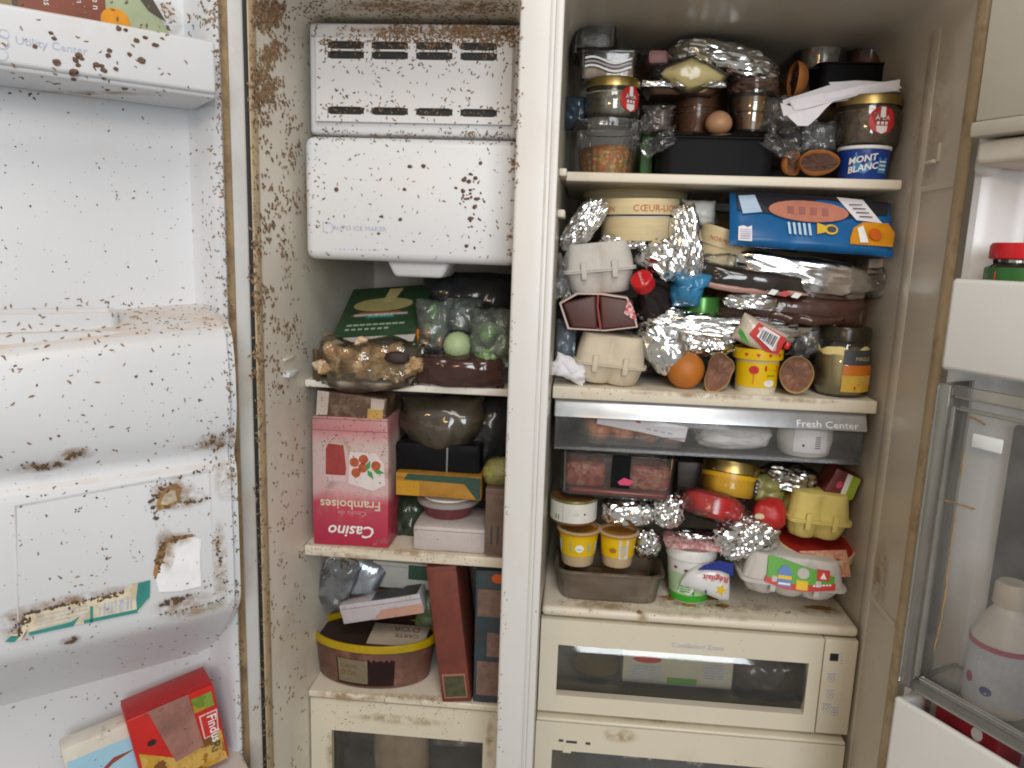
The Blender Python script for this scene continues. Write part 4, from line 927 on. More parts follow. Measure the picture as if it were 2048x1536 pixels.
# dried citrus halves at the front
citrus('citrus_half', 'dried orange half lying cut face up against the blue tub', (1600, 291, 1680, 352), .150, M('dark_dried_flesh', (.075, .036, .022), .7, var=.4, vs=70, bump=.6, bs=110), PEEL, (radians(-38), radians(-8), 0), seed=2, flat=.8)
citrus('citrus_half', 'curled dried orange half standing on edge beside the black film-covered tray', (1560, 298, 1614, 352), .165, PULPDRY, PEEL, (0, radians(14), radians(42)), seed=3)
bag('clear_bag', 'scrunched clear bag between the black tray and the jar on the blue tub', 'bag', (1556, 238, 1690, 306), .20, .05, CLEAR('grey_bag_film', (.70, .72, .72), .2, .12, bump=1, bs=50, body=(.2, .21, .22), fres=1.5), 15, wr=.010, f=45)
box('green_packet', 'bright green packet edge in the gap beside the salad tub', 'packet', (1280, 262, 1304, 338), .25, .05, M('leaf_green', (.04, .13, .02), .5, var=.5), z=ZS1)

# ------------------------------------------------------------------ fridge, second shelf
cheesebox('cheese_box', 'pale round wooden cheese box far back, just under the top shelf', (1166, 376, 1372, 412), .24, lidh=.55)
t, w, h = foil('foil_parcel', 'tall leaning foil parcel beside the divider, above the grey egg carton', (1136, 384, 1192, 512), .150, .05, 14, rot=(0, radians(36), 0), f=4.2, amp=.18)
t, r, h, L, hb = cheesebox('cheese_box', 'round wooden cheese box with red lettering and its lid ajar', (1201, 408, 1356, 476), .155, rot=(radians(4), radians(-1.5), 0), gap=.0065, lidh=.44, lidtilt=radians(-2))
text(L, 'CŒUR-LION', .0125, M('orange_red_ink', (.52, .12, .03), .6), r*.42, h*.09, ROUND(r+.0002), th=.0004, sx=1.05)
text(L, 'ON', .0105, M('orange_red_ink', (.52, .12, .03), .6), -r*.86, h*.08, ROUND(r+.0002), th=.0004)
part('cheese_paper', lathe([(0, hb-.002), (r*.9, hb-.002), (r*.9, hb+.006), (0, hb+.007)], 40), PAPER, t)
foil('foil_parcel', 'crumpled foil hanging down beside the lettered cheese box', (1340, 412, 1404, 566), .150, .04, 16, rot=(0, radians(-9), 0), f=4.0, amp=.17)
foil('foil_parcel', 'crumpled foil lump below the lettered cheese box, above the red bottle cap', (1276, 480, 1384, 562), .145, .06, 17, rot=(0, radians(22), 0), f=3.6, amp=.20)
bag('white_bag', 'small knotted white bag behind the hanging foil', 'bag', (1366, 398, 1434, 454), .19, .05, M('white_bag_plastic', (.60, .62, .60), .35, var=.08), 18, wr=.008, f=40)
t, r, h, L, hb = cheesebox('cheese_box', 'round wooden cheese box with dark top and red lettering, tucked under the blue packet', (1384, 456, 1500, 524), .170, rot=(radians(6), radians(14), 0), lidh=.55, toplab=M('dark_maroon_label', (.07, .02, .02), .4))
text(L, 'NORMANDIE', .0085, M('orange_red_ink', (.52, .12, .03), .6), -r*.18, h*.15, ROUND(r+.0002), th=.0004)
# smoked ham packet
b, w, h = fit(1462, 398, 1790, 500, .150)
ctr = P(1620, 448, .155)
t = thing('ham_packet', 'blue and orange packet of pink ham slices lying tilted on the foil', 'packet', ctr, (radians(-28), radians(2.5), 0))
H = h*1.22
part('packet', pillow(w, H, .022, 50, 34, 22, a=6, wr=.003, f=14, edge=.02, pw=.5), M('blue_packet_film', (.015, .11, .29), .30, var=.12, vs=20, spec=.3), t, sharp=60)
HF = lambda x, z, o: Vector((x, -.0136+.006*max(abs(x)/(w/2), abs(z)/(H/2))**4-o, z))
patch(t, 'dark_window', M('dark_pack_window', (.02, .022, .03), .2), [(-w*.46, H*.10), (-w*.47, H*.47), (w*.30, H*.47), (w*.47, H*.44), (w*.46, H*.20), (w*.2, H*.06), (-w*.2, H*.03)], HF)
patch(t, 'ham_slice', M('pink_ham', (.46, .18, .12), .35, var=.10, vs=60), ell(-w*.03, H*.13, w*.245, H*.20, 26), lambda x, z, o: HF(x, z, o)+Vector((0, -.0006, 0)))
for k in range(3): text(t, ('ham', 'mild', 'cut')[k], .006, M('faint_red', (.35, .10, .08), .5), 0, 0, HF) if False else None
for k in range(4): patch(t, 'small_print', M('faint_plum_ink', (.30, .11, .10), .5), rect(-w*(.16-.07*k), -w*(.12-.07*k), H*.06, H*.20), lambda x, z, o: HF(x, z, o)+Vector((0, -.0012, 0)), .0003)
patch(t, 'best_before_sticker', M('pale_blue_sticker', (.40, .52, .66), .5), [(-w*.46, H*.36), (-w*.36, H*.38), (-w*.315, H*.06), (-w*.43, H*.02)], lambda x, z, o: HF(x, z, o)+Vector((0, -.0006, 0)))
patch(t, 'price_sticker', PAPER, [(w*.15, H*.46), (w*.31, H*.44), (w*.42, H*.02), (w*.26, H*.03)], lambda x, z, o: HF(x, z, o)+Vector((0, -.0008, 0)))
for k in range(4): patch(t, 'scribble', DARK_INK, [(w*(.22+.02*k), H*(.32-.07*k)), (w*(.30+.02*k), H*(.33-.07*k)), (w*(.30+.02*k), H*(.315-.07*k)), (w*(.22+.02*k), H*(.30-.07*k))], lambda x, z, o: HF(x, z, o)+Vector((0, -.0014, 0)), .0003)
patch(t, 'barcode_sticker', PAPER, [(-w*.455, -H*.47), (-w*.37, -H*.47), (-w*.375, -H*.20), (-w*.40, -H*.235), (-w*.425, -H*.20), (-w*.455, -H*.22)], lambda x, z, o: HF(x, z, o)+Vector((0, -.0006, 0)))
for k in range(5): patch(t, 'barcode_bar', GREY_INK, rect(-w*.445, -w*.38, -H*(.44-.04*k), -H*(.425-.04*k)), lambda x, z, o: HF(x, z, o)+Vector((0, -.0012, 0)), .0003)
ORG = M('orange_print', (.62, .26, .02), .35, var=.15, vs=40)
patch(t, 'orange_panel', ORG, [(w*.22, -H*.30), (w*.24, -H*.12), (w*.30, H*.0), (w*.40, H*.02), (w*.46, H*.04), (w*.50, -H*.12), (w*.48, -H*.38), (w*.22, -H*.40)], lambda x, z, o: HF(x, z, o)+Vector((0, -.0007, 0)))
patch(t, 'panel_band', WHITE_INK, [(w*.265, -H*.12), (w*.30, -H*.06), (w*.33, -H*.36), (w*.28, -H*.37)], lambda x, z, o: HF(x, z, o)+Vector((0, -.0013, 0)))
patch(t, 'panel_leaf', M('red_orange_print', (.58, .12, .02), .4), ell(w*.375, -H*.20, w*.04, H*.11, 16), lambda x, z, o: HF(x, z, o)+Vector((0, -.0013, 0)))
patch(t, 'badge', M('yellow_print', (.66, .42, .04), .4), ell(w*.105, -H*.18, w*.042, H*.09, 20)+[], lambda x, z, o: HF(x, z, o)+Vector((0, -.0007, 0)))
patch(t, 'badge', M('yellow_print', (.66, .42, .04), .4), [(w*.02, -H*.08), (w*.07, -H*.12), (w*.07, -H*.24), (w*.02, -H*.28)], lambda x, z, o: HF(x, z, o)+Vector((0, -.0009, 0)))
patch(t, 'badge_centre', DARK_INK, ell(w*.108, -H*.18, w*.028, H*.055, 18), lambda x, z, o: HF(x, z, o)+Vector((0, -.0015, 0)))
for k in range(5): patch(t, 'small_print', M('light_blue_ink', (.45, .60, .72), .5), [(-w*(.15-.031*k), -H*.31), (-w*(.135-.031*k), -H*.31), (-w*(.145-.031*k), -H*.10), (-w*(.16-.031*k), -H*.10)], lambda x, z, o: HF(x, z, o)+Vector((0, -.0008, 0)), .0003)
# big foil under it
foil('foil_parcel', 'long foil parcel lying beneath the blue and orange ham packet', (1468, 508, 1756, 592), .155, .08, 19, rot=(0, radians(9), 0), f=3.2, amp=.12, p=3)
t, w, h = bag('meat_tray', 'dark meat tray under shiny film with a pink edge, in front of the long foil', 'tray', (1392, 536, 1628, 588), .145, .05, M('dark_film_pack', (.030, .024, .022), .10, var=.4, coat=.5), 22, rot=(0, radians(6), 0), wr=.006, f=30, pname='film')
part('pink_edge', tube([(-w*.47+w*.94*k/12, -.016+.002*sin(k), -h*.34-.003*sin(k*.4)) for k in range(13)], [.002, .004, .005, .0045, .005, .004, .005, .005, .004, .005, .004, .003, .001], 8), M('dull_pink_film', (.42, .24, .20), .4), t)
for k, c in enumerate((WHITE_INK, RED_INK, WHITE_INK)): patch(t, 'sticker', c, [(w*(.12+.10*k), -h*.42), (w*(.18+.10*k), -h*.44), (w*(.21+.10*k), -h*.24), (w*(.15+.10*k), -h*.22)], FRONT(-.0225))
# grey egg carton
eggcarton('egg_carton', 'grey egg carton tilted, upper one beside the divider', (1128, 484, 1276, 588), .142, PULP, .47, rot=(0, radians(-7), 0))
# bottle with red cap lying
cpt = P(1281, 556, .135)
t = thing('soda_bottle', 'dark cola bottle with red cap pointing out over the foil', 'bottle', cpt, (radians(-34), 0, radians(-30)))
RED = M('red_cap_plastic', (.52, .02, .025), .3, var=.06)
def L(pr, seg=48, **k):                                 # turned body lying along +y
    bb = lathe(pr, seg, **k)
    for v in bb.verts: v.co = Vector((v.co.x, v.co.z, -v.co.y))
    return bb
part('cap', L([(0, -.0005), (.0125, 0), (.0145, .0015), (.0152, .004), (.0152, .018)], 80, flute=40, fl_amp=.012), RED, t)
text(t, 'Coca-Cola', .0052, WHITE_INK, 0, -.0012, FRONT(-.0002), shear=.4, rot=-1.0)
part('neck', L([(.013, .018), (.0135, .022), (.014, .028), (.019, .040), (.026, .058), (.030, .080), (.030, .15), (0, .152)]), M('dark_cola_plastic', (.025, .018, .018), .12, var=.3), t)
part('label', L([(.0312, .078), (.0312, .14), (.0300, .141)], 40), RED, t)
# blue bag
bag('blue_bag', 'small bright blue plastic bag next to the cola bottle', 'bag', (1330, 546, 1420, 616), .140, .04, CLEAR('bright_blue_film', (.30, .60, .85), .72, .10, body=(.04, .27, .52), bump=.5, bs=30, fres=1.5), 24, wr=.012, f=26, edge=.08, warp=lambda c: Vector((c.x*(.62+.38*(c.z+.025)/.05)+.006*(c.z > .004), c.y*(1+.5*(c.x < 0)), c.z)))
# brown dessert twin pack
b, w, h = fit(1116, 590, 1280, 664, .140)
ctr = P(1198, 628, .14)
t = thing('dessert_twin_pack', 'open cardboard sleeve holding two dark brown dessert pots above the beige egg carton', 'dessert pack', ctr, (0, radians(4), 0))
PINKW = M('pinkish_card', (.60, .46, .42), .6)
pts = [(-.50*w, .18*h), (-.30*w, .50*h), (0, .56*h), (.32*w, .53*h), (.44*w, .05*h), (.49*w, -.24*h), (.10*w, -.44*h), (-.36*w, -.50*h)]
bm = bmesh.new(); n_ = len(pts); A = [bm.verts.new((x, -.002, z)) for x, z in pts]; B = [bm.verts.new((x*.95, -.002, z*.93)) for x, z in pts]; C_ = [bm.verts.new((x*.95, .06, z*.9)) for x, z in pts]; E_ = [bm.verts.new((x, .06, z)) for x, z in pts]
for Q, R_ in ((A, B), (B, C_), (E_, A)):
    for i in range(n_): bm.faces.new((Q[i], Q[(i+1) % n_], R_[(i+1) % n_], R_[i]))
bmesh.ops.recalc_face_normals(bm, faces=bm.faces[:]); part('sleeve', bm, PINKW, t)
CHOC = M('dark_chocolate_cup', (.085, .030, .024), .5, var=.15, vs=20)
for s, (u0, u1) in ((-1, (-.475, -.045)), (1, (.00, .475))):
    q = [(x, -.5*h*.86, z) for x, z in ()]
    part('pot', hexa([Vector(v) for v in ((u0*w+(.020 if s < 0 else .006), -.0012, -.46*h if s < 0 else -.42*h), (u1*w+(.006 if s < 0 else 0), -.0012, -.42*h if s < 0 else -.24*h), (u1*w, .05, -.40*h), (u0*w+.006, .05, -.42*h), (u0*w*(.97 if s < 0 else 1)-(0 if s < 0 else .003), .0, (.18 if s < 0 else .51)*h), (u1*w-(.002 if s < 0 else .010), .0, (.50 if s < 0 else .47)*h), (u1*w*.95-.004, .05, .47*h), (u0*w*.97, .05, .26*h))], .004, 3), CHOC, t)
part('seam', tube([(-.04*w, -.003, .50*h), (-.03*w, -.004, .2*h), (.04*w, -.004, -.38*h)], .0016, 6), M('dull_red_seam', (.32, .07, .07), .4), t)
GING = SPOTS('red_check_print', (.55, .05, .06), [(.70, .60, .58), (.62, .30, .30)], 260, .5, 0)
patch(t, 'check_flap', GING, [(.33*w, .50*h), (.30*w, .10*h), (.40*w, -.02*h), (.46*w, -.04*h), (.42*w, .20*h)], FRONT(-.0022))
# green lid jar
t, r, h = jar('glass_jar', 'small jar with a green and gold lid behind the blue bag', 'jar', (1362, 592, 1440, 648), .165, M('dark_jar_food', (.10, .08, .04), .4), lid=M('green_lid', (.07, .22, .05), .25, metal=.4), lidh=.022)
# dark sausage bag, small foil
t, w, h = bag('sausage_bag', 'dark brown vacuum bag of sausages across the shelf, over the mayonnaise jar', 'bag', (1432, 586, 1736, 656), .158, .06, CLEAR('brown_vac_film', (.5, .34, .25), .6, .10, body=(.09, .035, .022), bump=.7, bs=24, fres=1.5), 25, rot=(0, radians(3), 0), wr=.006, f=16)
part('highlight_fold', pillow(w*.5, h*.3, .02, 5, 20, 10, wr=.008, f=30), CLEAR('brown_vac_film', (.5, .34, .25), .6), t, loc=(w*.1, -.026, -h*.20), rot=(radians(20), 0, 0))
for k in range(5): part('sausage', lump(w*.085, .016, h*.27, 60+k, 3, .06, 2), M('brown_sausage', (.17, .07, .04), .4, var=.25), t, loc=(-w*.30+w*.155*k, .004, -h*.04))
foil('foil_piece', 'small foil piece lying on the dark sausage bag', (1452, 586, 1556, 620), .146, .03, 26, sub=4, f=5, amp=.2, cat='foil')
bag('sauce_bag', 'pale brown food in a clear bag at the wall end of the second shelf', 'bag', (1600, 596, 1736, 660), .175, .05, CLEAR('tan_bag_film', (.6, .5, .4), .6, .14, body=(.24, .15, .09), bump=.8, bs=30), 27)
# foil sheets
foil('foil_sheet', 'wide rumpled foil sheet spread between the pouch and the cola bottle', (1284, 634, 1606, 682), .155, .06, 28, rot=(0, radians(2), 0), f=3.6, amp=.14, p=4, cat='foil')
foil('foil_parcel', 'pointed foil cone hanging behind the whole orange', (1280, 654, 1378, 752), .150, .05, 29, f=4.2, amp=.18, rot=(0, radians(10), 0), warp=lambda c: Vector((c.x*(1+.45*c.z/.035)+.010*(-c.z/.035), c.y, c.z)))
foil('foil_parcel', 'rounded foil lump behind the yellow tub and the dried lemon half', (1366, 656, 1474, 716), .160, .05, 30, f=4.6, amp=.18)
# beige egg carton on white scraps
eggcarton('egg_carton', 'beige egg carton standing on the second shelf below the brown dessert pack', (1142, 672, 1288, 772), .140, PULPB, .42, rot=(0, radians(4.5), 0))
b, w, h = fit(1106, 716, 1170, 764, .140)
t = thing('torn_paper', 'crumpled white paper scrap in the corner beside the beige egg carton', 'paper', (b.x, .15, b.z+h/2), (0, radians(20), 0)); part('paper', pillow(w*1.1, h*.9, .02, 35, wr=.010, f=45, edge=.2), PAPER, t)
bag('blue_grey_bag', 'bluish clear bag bunched up against the divider side', 'bag', (1108, 640, 1150, 730), .165, .04, CLEAR('bluish_film', (.75, .82, .86), .3, .12, body=(.30, .36, .42), bump=.9, bs=40), 36, wr=.008, f=40)
bag('dark_bag', 'dark wrinkled bag behind the grey egg carton', 'bag', (1108, 545, 1210, 625), .20, .05, M('dark_blue_film', (.035, .05, .07), .12, var=.4), 37, wr=.008, f=40)
# orange
loc, r, h = cyl(1333, 706, 1408, 780, .142, ZS2)
t = thing('orange', 'whole dried orange at the front of the second shelf', 'orange', loc)
bm = lathe([(0, 0)]+[(r*sin(radians(a)), r-r*cos(radians(a))) for a in range(8, 180, 8)]+[(0, 2*r)], 40)
for v in bm.verts: v.co *= 1+.02*fbm(v.co, 40, 3)
part('peel', bm, M('orange_peel', (.48, .165, .03), .5, var=.12, vs=30, bump=.35, bs=300), t)
part('stem_scar', lathe([(0, 2*r*.985), (.003, 2*r*.98), (.0035, 2*r*.97)], 12), M('stem_brown', (.12, .07, .03), .7), t)
citrus('citrus_half', 'shrivelled dried lemon half between the orange and the yellow tub', (1408, 712, 1470, 780), .142, PULPDRY, PEELY, (0, radians(6), radians(4)), seed=6, wob=.22)
citrus('citrus_half', 'round dried citrus half facing out between the yellow tub and the big jar', (1559, 714, 1630, 790), .135, PULPDRY, PEELY, (0, 0, radians(-4)), seed=9, wob=.03, concave=.05)
# yellow tub
t, r, rb, h = pot('yellow_tub', 'yellow printed tub with red hearts on its lid rim', 'tub', (1466, 694, 1560, 786), .140, M('ivory_tub_plastic', (.66, .62, .50), .4), .83, z=ZS2, open_=False)
YP = M('bright_yellow_print', (.72, .47, .012), .35, var=.06)
part('lid', lathe([(r*1.0, h-.016), (r*1.03, h-.015), (r*1.03, h-.001), (r*.98, h), (r*.94, h-.002), (0, h-.002)], 48), YP, t)
k0, k1 = .15, .70
part('label', arc(rb+(r-.003-rb)*k0+.0004, h*k0, h*k1, -78, 78, rb+(r-.003-rb)*k1+.0004, n=30), YP, t)
RR = ROUND(rb+.0012, r-.003+.0012, h)
for a in (-40, -12, 16, 44): patch(t, 'heart', RED_INK, [(radians(a)*r+x*.003, h-.008+z*.003) for x, z in ((0, -1), (.9, .2), (.5, .8), (0, .4), (-.5, .8), (-.9, .2))], ROUND(r*1.032))
patch(t, 'red_panel', RED_INK, rect(.004, .024, h*.52, h*.64), RR); text(t, 'bakery', .005, YP, .0, 0, RR) if False else None
patch(t, 'red_spot', RED_INK, ell(-.010, h*.54, .0065, .0058, 18), RR)
patch(t, 'red_stem', RED_INK, rect(-.0105, -.0098, h*.24, h*.46), RR); patch(t, 'small_print', M('olive_ink', (.30, .28, .03), .5), rect(.008, .020, h*.40, h*.44), RR)
patch(t, 'white_cake', WHITE_INK, ell(.012, h*.25, .008, .005, 16), RR)
for k in range(4): patch(t, 'panel_letter', YP, rect(.0065+.0042*k, .0090+.0042*k, h*.55, h*.61), RR, .0008)
# barcode pouch
ctr = P(1520, 672, .150)
t = thing('printed_pouch', 'red, white and green pouch with a barcode lying on the yellow tub', 'pouch', ctr, (0, radians(24), 0))
w, h = 100*dep(ctr), 56*dep(ctr)
part('pouch', pillow(w, h, .026, 52, 22, 18, a=4, wr=.003, f=20), M('cream_pouch', (.55, .47, .38), .3, coat=.3), t, sharp=60)
PF = lambda x, z, o: Vector((x, -.0155+.006*(abs(x)/(w/2))**3+.006*(abs(z)/(h/2))**3-o, z))
patch(t, 'red_panel', RED_INK, [(-w*.20, h*.40), (w*.44, h*.34), (w*.46, -h*.30), (w*.20, -h*.40), (-w*.26, -h*.10)], PF)
patch(t, 'barcode_sticker', PAPER, [(-w*.08, h*.36), (w*.30, h*.30), (w*.30, -h*.28), (-w*.12, -h*.06)], lambda x, z, o: PF(x, z, o)+Vector((0, -.0006, 0)))
for k in range(7): patch(t, 'barcode_bar', DARK_INK, rect(w*(-.06+.05*k), w*(-.06+.05*k+.02+.01*(k % 2)), -h*.08+.02*h*(k % 2)-.01*k*h, h*.24), lambda x, z, o: PF(x, z, o)+Vector((0, -.0012, 0)), .0003)
patch(t, 'green_panel', M('print_green', (.06, .30, .06), .4), [(-w*.46, -h*.05), (-w*.38, -h*.12), (-w*.14, -h*.42), (-w*.30, -h*.42), (-w*.46, -h*.20)], PF)
part('red_tip', rbox(w*.50, w*.62, -.006, .006, -h*.02, h*.26, .003), RED, t)
# black cap bottle
loc, r, h = cyl(1562, 682, 1612, 786, .185, ZS2)
t = thing('small_bottle', 'small brown bottle with a black cap behind the round citrus half', 'bottle', loc)
part('glass', lathe([(0, .001), (r*.95, .001), (r, .005), (r, h*.55), (r*.6, h*.66), (r*.6, h*.72)], 30), CLEAR('olive_glass', (.5, .45, .3), .5, .06, body=(.12, .10, .05)), t)
part('cap', lathe([(r*.78, h*.70), (r*.82, h*.72), (r*.80, h*.97), (r*.7, h), (0, h)], 48, flute=24, fl_amp=.02), BLACKPL, t)
# mayonnaise jar
loc, r, h = cyl(1630, 652, 1738, 790, .140, ZS2)
t = thing('mayonnaise_jar', 'big glass jar of pale mayonnaise with black lid and black and orange label', 'jar', loc)
part('glass', lathe([(0, .002), (r*.72, .001), (r*.82, .005), (r*.97, .022), (r, .038), (r*.97, .056), (r*.86, h-.032), (r*.83, h-.026), (r*.83, h-.02)], 48), GLASS, t)
bm = lathe([(0, .004), (r*.74, .004), (r*.92, .022), (r*.955, .038), (r*.93, .058), (r*.89, .070), (0, .068)], 40)
for v in bm.verts:
    if v.co.z > .05: v.co.z += .010*fbm(v.co, 45, 5)
part('mayonnaise', bm, M('pale_mayonnaise', (.80, .66, .30), .5, var=.06, sss=.2), t)
part('lid', lathe([(r*.88, h-.020), (r*.90, h-.019), (r*.90, h-.003), (r*.86, h), (0, h-.001)], 60, flute=30, fl_amp=.006), M('black_gold_lid', (.035, .03, .018), .25, metal=.3), t)
part('label', arc(r*1.002, .034, .047, -16, 66, r*.99), M('label_orange', (.56, .16, .02), .45), t)
part('label', arc(r*.985, .010, .0335, -16, 66, r*1.002), M('label_mustard', (.60, .38, .06), .45, var=.15, vs=60), t)
part('label', arc(r*.985, .0475, .068, -16, 66, r*.94), DARK_INK, t)
text(t, 'MAILLE', .0075, M('label_gold_ink', (.58, .46, .24), .4), r*radians(25), .054, ROUND(r*.985), th=.0009)
patch(t, 'label_swash', RED_INK, rect(r*radians(10), r*radians(58), .014, .018), ROUND(r*.995), .0012)
for k in range(3): patch(t, 'small_print', M('label_gold_ink', (.58, .46, .24), .4), rect(r*radians(18), r*radians(50), .022+.004*k, .0235+.004*k), ROUND(r*1.002), .0012)

# things wedged in the gaps of the second shelf, mostly hidden
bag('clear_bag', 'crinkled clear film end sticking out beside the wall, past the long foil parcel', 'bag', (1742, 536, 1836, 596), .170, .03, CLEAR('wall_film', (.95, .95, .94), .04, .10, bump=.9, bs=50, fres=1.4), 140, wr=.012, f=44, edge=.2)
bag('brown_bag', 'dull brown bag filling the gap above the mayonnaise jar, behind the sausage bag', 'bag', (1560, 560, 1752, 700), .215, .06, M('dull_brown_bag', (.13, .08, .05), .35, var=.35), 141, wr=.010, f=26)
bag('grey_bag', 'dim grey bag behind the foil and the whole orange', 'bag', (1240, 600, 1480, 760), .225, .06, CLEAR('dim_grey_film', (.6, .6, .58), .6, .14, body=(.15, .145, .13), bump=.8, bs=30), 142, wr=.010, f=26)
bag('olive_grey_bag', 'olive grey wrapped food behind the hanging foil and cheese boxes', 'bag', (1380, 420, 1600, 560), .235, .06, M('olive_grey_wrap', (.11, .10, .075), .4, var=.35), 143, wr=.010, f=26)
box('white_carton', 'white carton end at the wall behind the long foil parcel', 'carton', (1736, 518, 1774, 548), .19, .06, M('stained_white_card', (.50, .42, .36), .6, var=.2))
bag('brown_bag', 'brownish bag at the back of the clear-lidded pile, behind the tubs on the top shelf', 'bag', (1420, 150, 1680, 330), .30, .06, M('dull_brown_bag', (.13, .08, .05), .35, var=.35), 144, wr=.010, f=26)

# loose film and foil between the things
FILMB = CLEAR('loose_film', (.95, .95, .94), .07, .09, bump=1, bs=60, fres=1.55)
for bb, Y, d, sd, lab in (((1284, 206, 1346, 262), .215, .03, 150, 'scrap of crinkled film beside the dessert cups on the top shelf'), ((1528, 186, 1602, 262), .205, .04, 151, 'crinkled film between the tumbler and the folded paper'), ((1600, 238, 1684, 300), .185, .03, 152, 'crinkled film in front of the jar with the sticker, above the citrus halves'),
        ((1396, 506, 1480, 560), .160, .03, 153, 'crinkled film below the dark-topped cheese box'), ((1580, 636, 1650, 716), .175, .03, 154, 'crinkled film between the pouch and the mayonnaise jar'), ((1106, 508, 1140, 600), .150, .02, 155, 'crinkled film along the divider beside the grey egg carton'), ((1110, 1190, 1112, 1192), .2, .01, 156, '')):
    if lab: bag('film_scrap', lab, 'film', bb, Y, d, FILMB, sd, wr=.012, f=44, edge=.22, group='scraps of crinkled film')
foil('foil_scrap', 'small foil scrap above the grey egg carton, under the lettered cheese box', (1200, 468, 1300, 500), .165, .03, 160, sub=4, f=4, amp=.2, cat='foil')
foil('foil_scrap', 'flat foil scrap under the blue bag, beside the green lidded jar', (1300, 610, 1372, 646), .160, .03, 161, sub=4, f=4, amp=.2, cat='foil')

# ------------------------------------------------------------------ inside the clear fresh drawer
ZFD = zb_fd = P(1115, 900, YFC).z+.0035
b, w, h = fit(1160, 840, 1378, 905, .146)
t = thing('salmon_pack', 'orange fish pieces in a pack inside the clear drawer', 'food pack', (b.x, .146, ZFD)); part('tray', tray(w, .10, h*.4, .9), TUBPL, t)
for k in range(4): part('piece', lump(w*.14, .03, h*.38, 80+k, 4, .10, 2.2), SPOTS('orange_fish', (.55, .20, .07), [(.50, .22, .10), (.34, .10, .04), (.46, .28, .14)], 40, .4, .2), t, loc=(-w*.34+w*.23*k, .045, h*.42))
t, w, h = box('white_carton_sheet', 'white printed card slanting across the clear drawer', 'card', (1190, 836, 1372, 866), .150, .004, PAPER, rot=(0, radians(9), 0), r=.001, z=None, pname='card')
for k in range(4): patch(t, 'small_print', GREY_INK, rect(w*(.05+.08*k), w*(.10+.08*k), h*.3, h*.42), FRONT(0))
patch(t, 'red_mark', RED_INK, ell(-w*.05, h*.7, .004, .002, 12), FRONT(0))
loc, r, h = cyl(1384, 846, 1534, 920, .146, ZFD)
t = thing('white_cheese', 'round white wrapped cheese inside the clear drawer', 'cheese', loc)
part('wrapping', lump(r, r*.8, h*.55, 90, 5, .07, 4, 3), M('white_wrap', (.66, .67, .66), .45, var=.06, sss=.2), t, loc=(0, 0, h*.5), sharp=60)
loc, r, h = cyl(1555, 846, 1660, 920, .146, ZFD)
t = thing('white_tub', 'white tub with a barcode label inside the clear drawer, near the fridge wall', 'tub', loc)
part('body', lathe([(0, 0), (r*.86, 0), (r*.92, .003), (r, h*.5), (r*.96, h), (0, h)], 40), M('milk_white_plastic', (.68, .67, .62), .4, sss=.2), t)
part('label', arc(r*1.002, h*.18, h*.95, -38, 34, r*1.0), PAPER, t)
for k in range(6): patch(t, 'barcode_bar', DARK_INK, rect(r*radians(6), r*radians(18), h*(.34+.07*k), h*(.37+.07*k)), ROUND(r*1.012), .0004)
patch(t, 'label_mark', DARK_INK, ell(-r*.3, h*.42, .002, .002, 10), ROUND(r*1.012), .0004)
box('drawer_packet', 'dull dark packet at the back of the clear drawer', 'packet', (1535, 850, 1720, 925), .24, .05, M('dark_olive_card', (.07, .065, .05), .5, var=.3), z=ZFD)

# ------------------------------------------------------------------ fridge, third shelf (top of the zone drawer)
Z3 = ZZT
MINCE = SPOTS('minced_meat', (.30, .07, .045), [(.38, .12, .08), (.24, .05, .03), (.42, .22, .14)], 120, .35, .4)
b, w, h = fit(1112, 908, 1352, 1000, .145)
t = thing('meat_pack', 'clear twin pack of minced meat with a black centre band', 'meat pack', (b.x, .145, b.z), (0, radians(1), 0))
part('film_tray', tray(w, .09, h*.96, .93, lip=.004), CLEAR('meat_pack_film', (.92, .90, .88), .03, .08, bump=.3, bs=20), t)
for sx in (-1, 1): part('mince', rbox(sx*w*.27-w*.17, sx*w*.27+w*.17, .006, .08, h*.20, h*.74, .008, 3), MINCE, t)
part('mince', rbox(-w*.40, w*.42, .004, .08, .004, h*.19, .006, 3), M('meat_juice', (.22, .03, .02), .25), t)
patch(t, 'band', BLACKPL, rect(-w*.055, w*.10, h*.26, h*.98), FRONT(.001), .001)
patch(t, 'pink_mark', M('hot_pink_ink', (.60, .07, .16), .4), [(w*.0, h*.40), (w*.05, h*.50), (w*.14, h*.44), (w*.10, h*.34), (w*.02, h*.34)], FRONT(-.0005), .0006)
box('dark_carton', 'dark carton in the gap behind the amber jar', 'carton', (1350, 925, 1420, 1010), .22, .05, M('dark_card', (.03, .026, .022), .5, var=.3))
# white labelled can
loc, r, h = cyl(1100, 990, 1194, 1054, .140)
t = thing('preserve_can', 'low round jar with a white printed label, stacked on the yellow cups', 'jar', loc)
part('glass', lathe([(0, 0), (r*.93, 0), (r*.97, .002), (r*.97, h-.004), (r*.95, h), (0, h-.001)], 44), M('brown_preserve', (.18, .08, .035), .25), t)
part('label', arc(r*.975, h*.12, h*.88, -88, 88, n=30), M('ivory_label', (.68, .66, .60), .5), t)
part('rim', lathe([(r*.98, h-.004), (r*1.0, h-.003), (r*.99, h), (r*.9, h), (r*.88, h-.0015), (0, h-.0015)], 44), M('olive_gold_rim', (.35, .30, .12), .3, metal=.8), t)
RL = ROUND(r*.98)
for (x, z, ww, hh) in ((.006, .62, .011, .0006), (.006, .68, .009, .0005), (.008, .30, .009, .0009), (.008, .20, .011, .0014)): patch(t, 'small_print', GREY_INK, rect(x-ww, x+ww, h*z-hh, h*z+hh), RL, .0004)
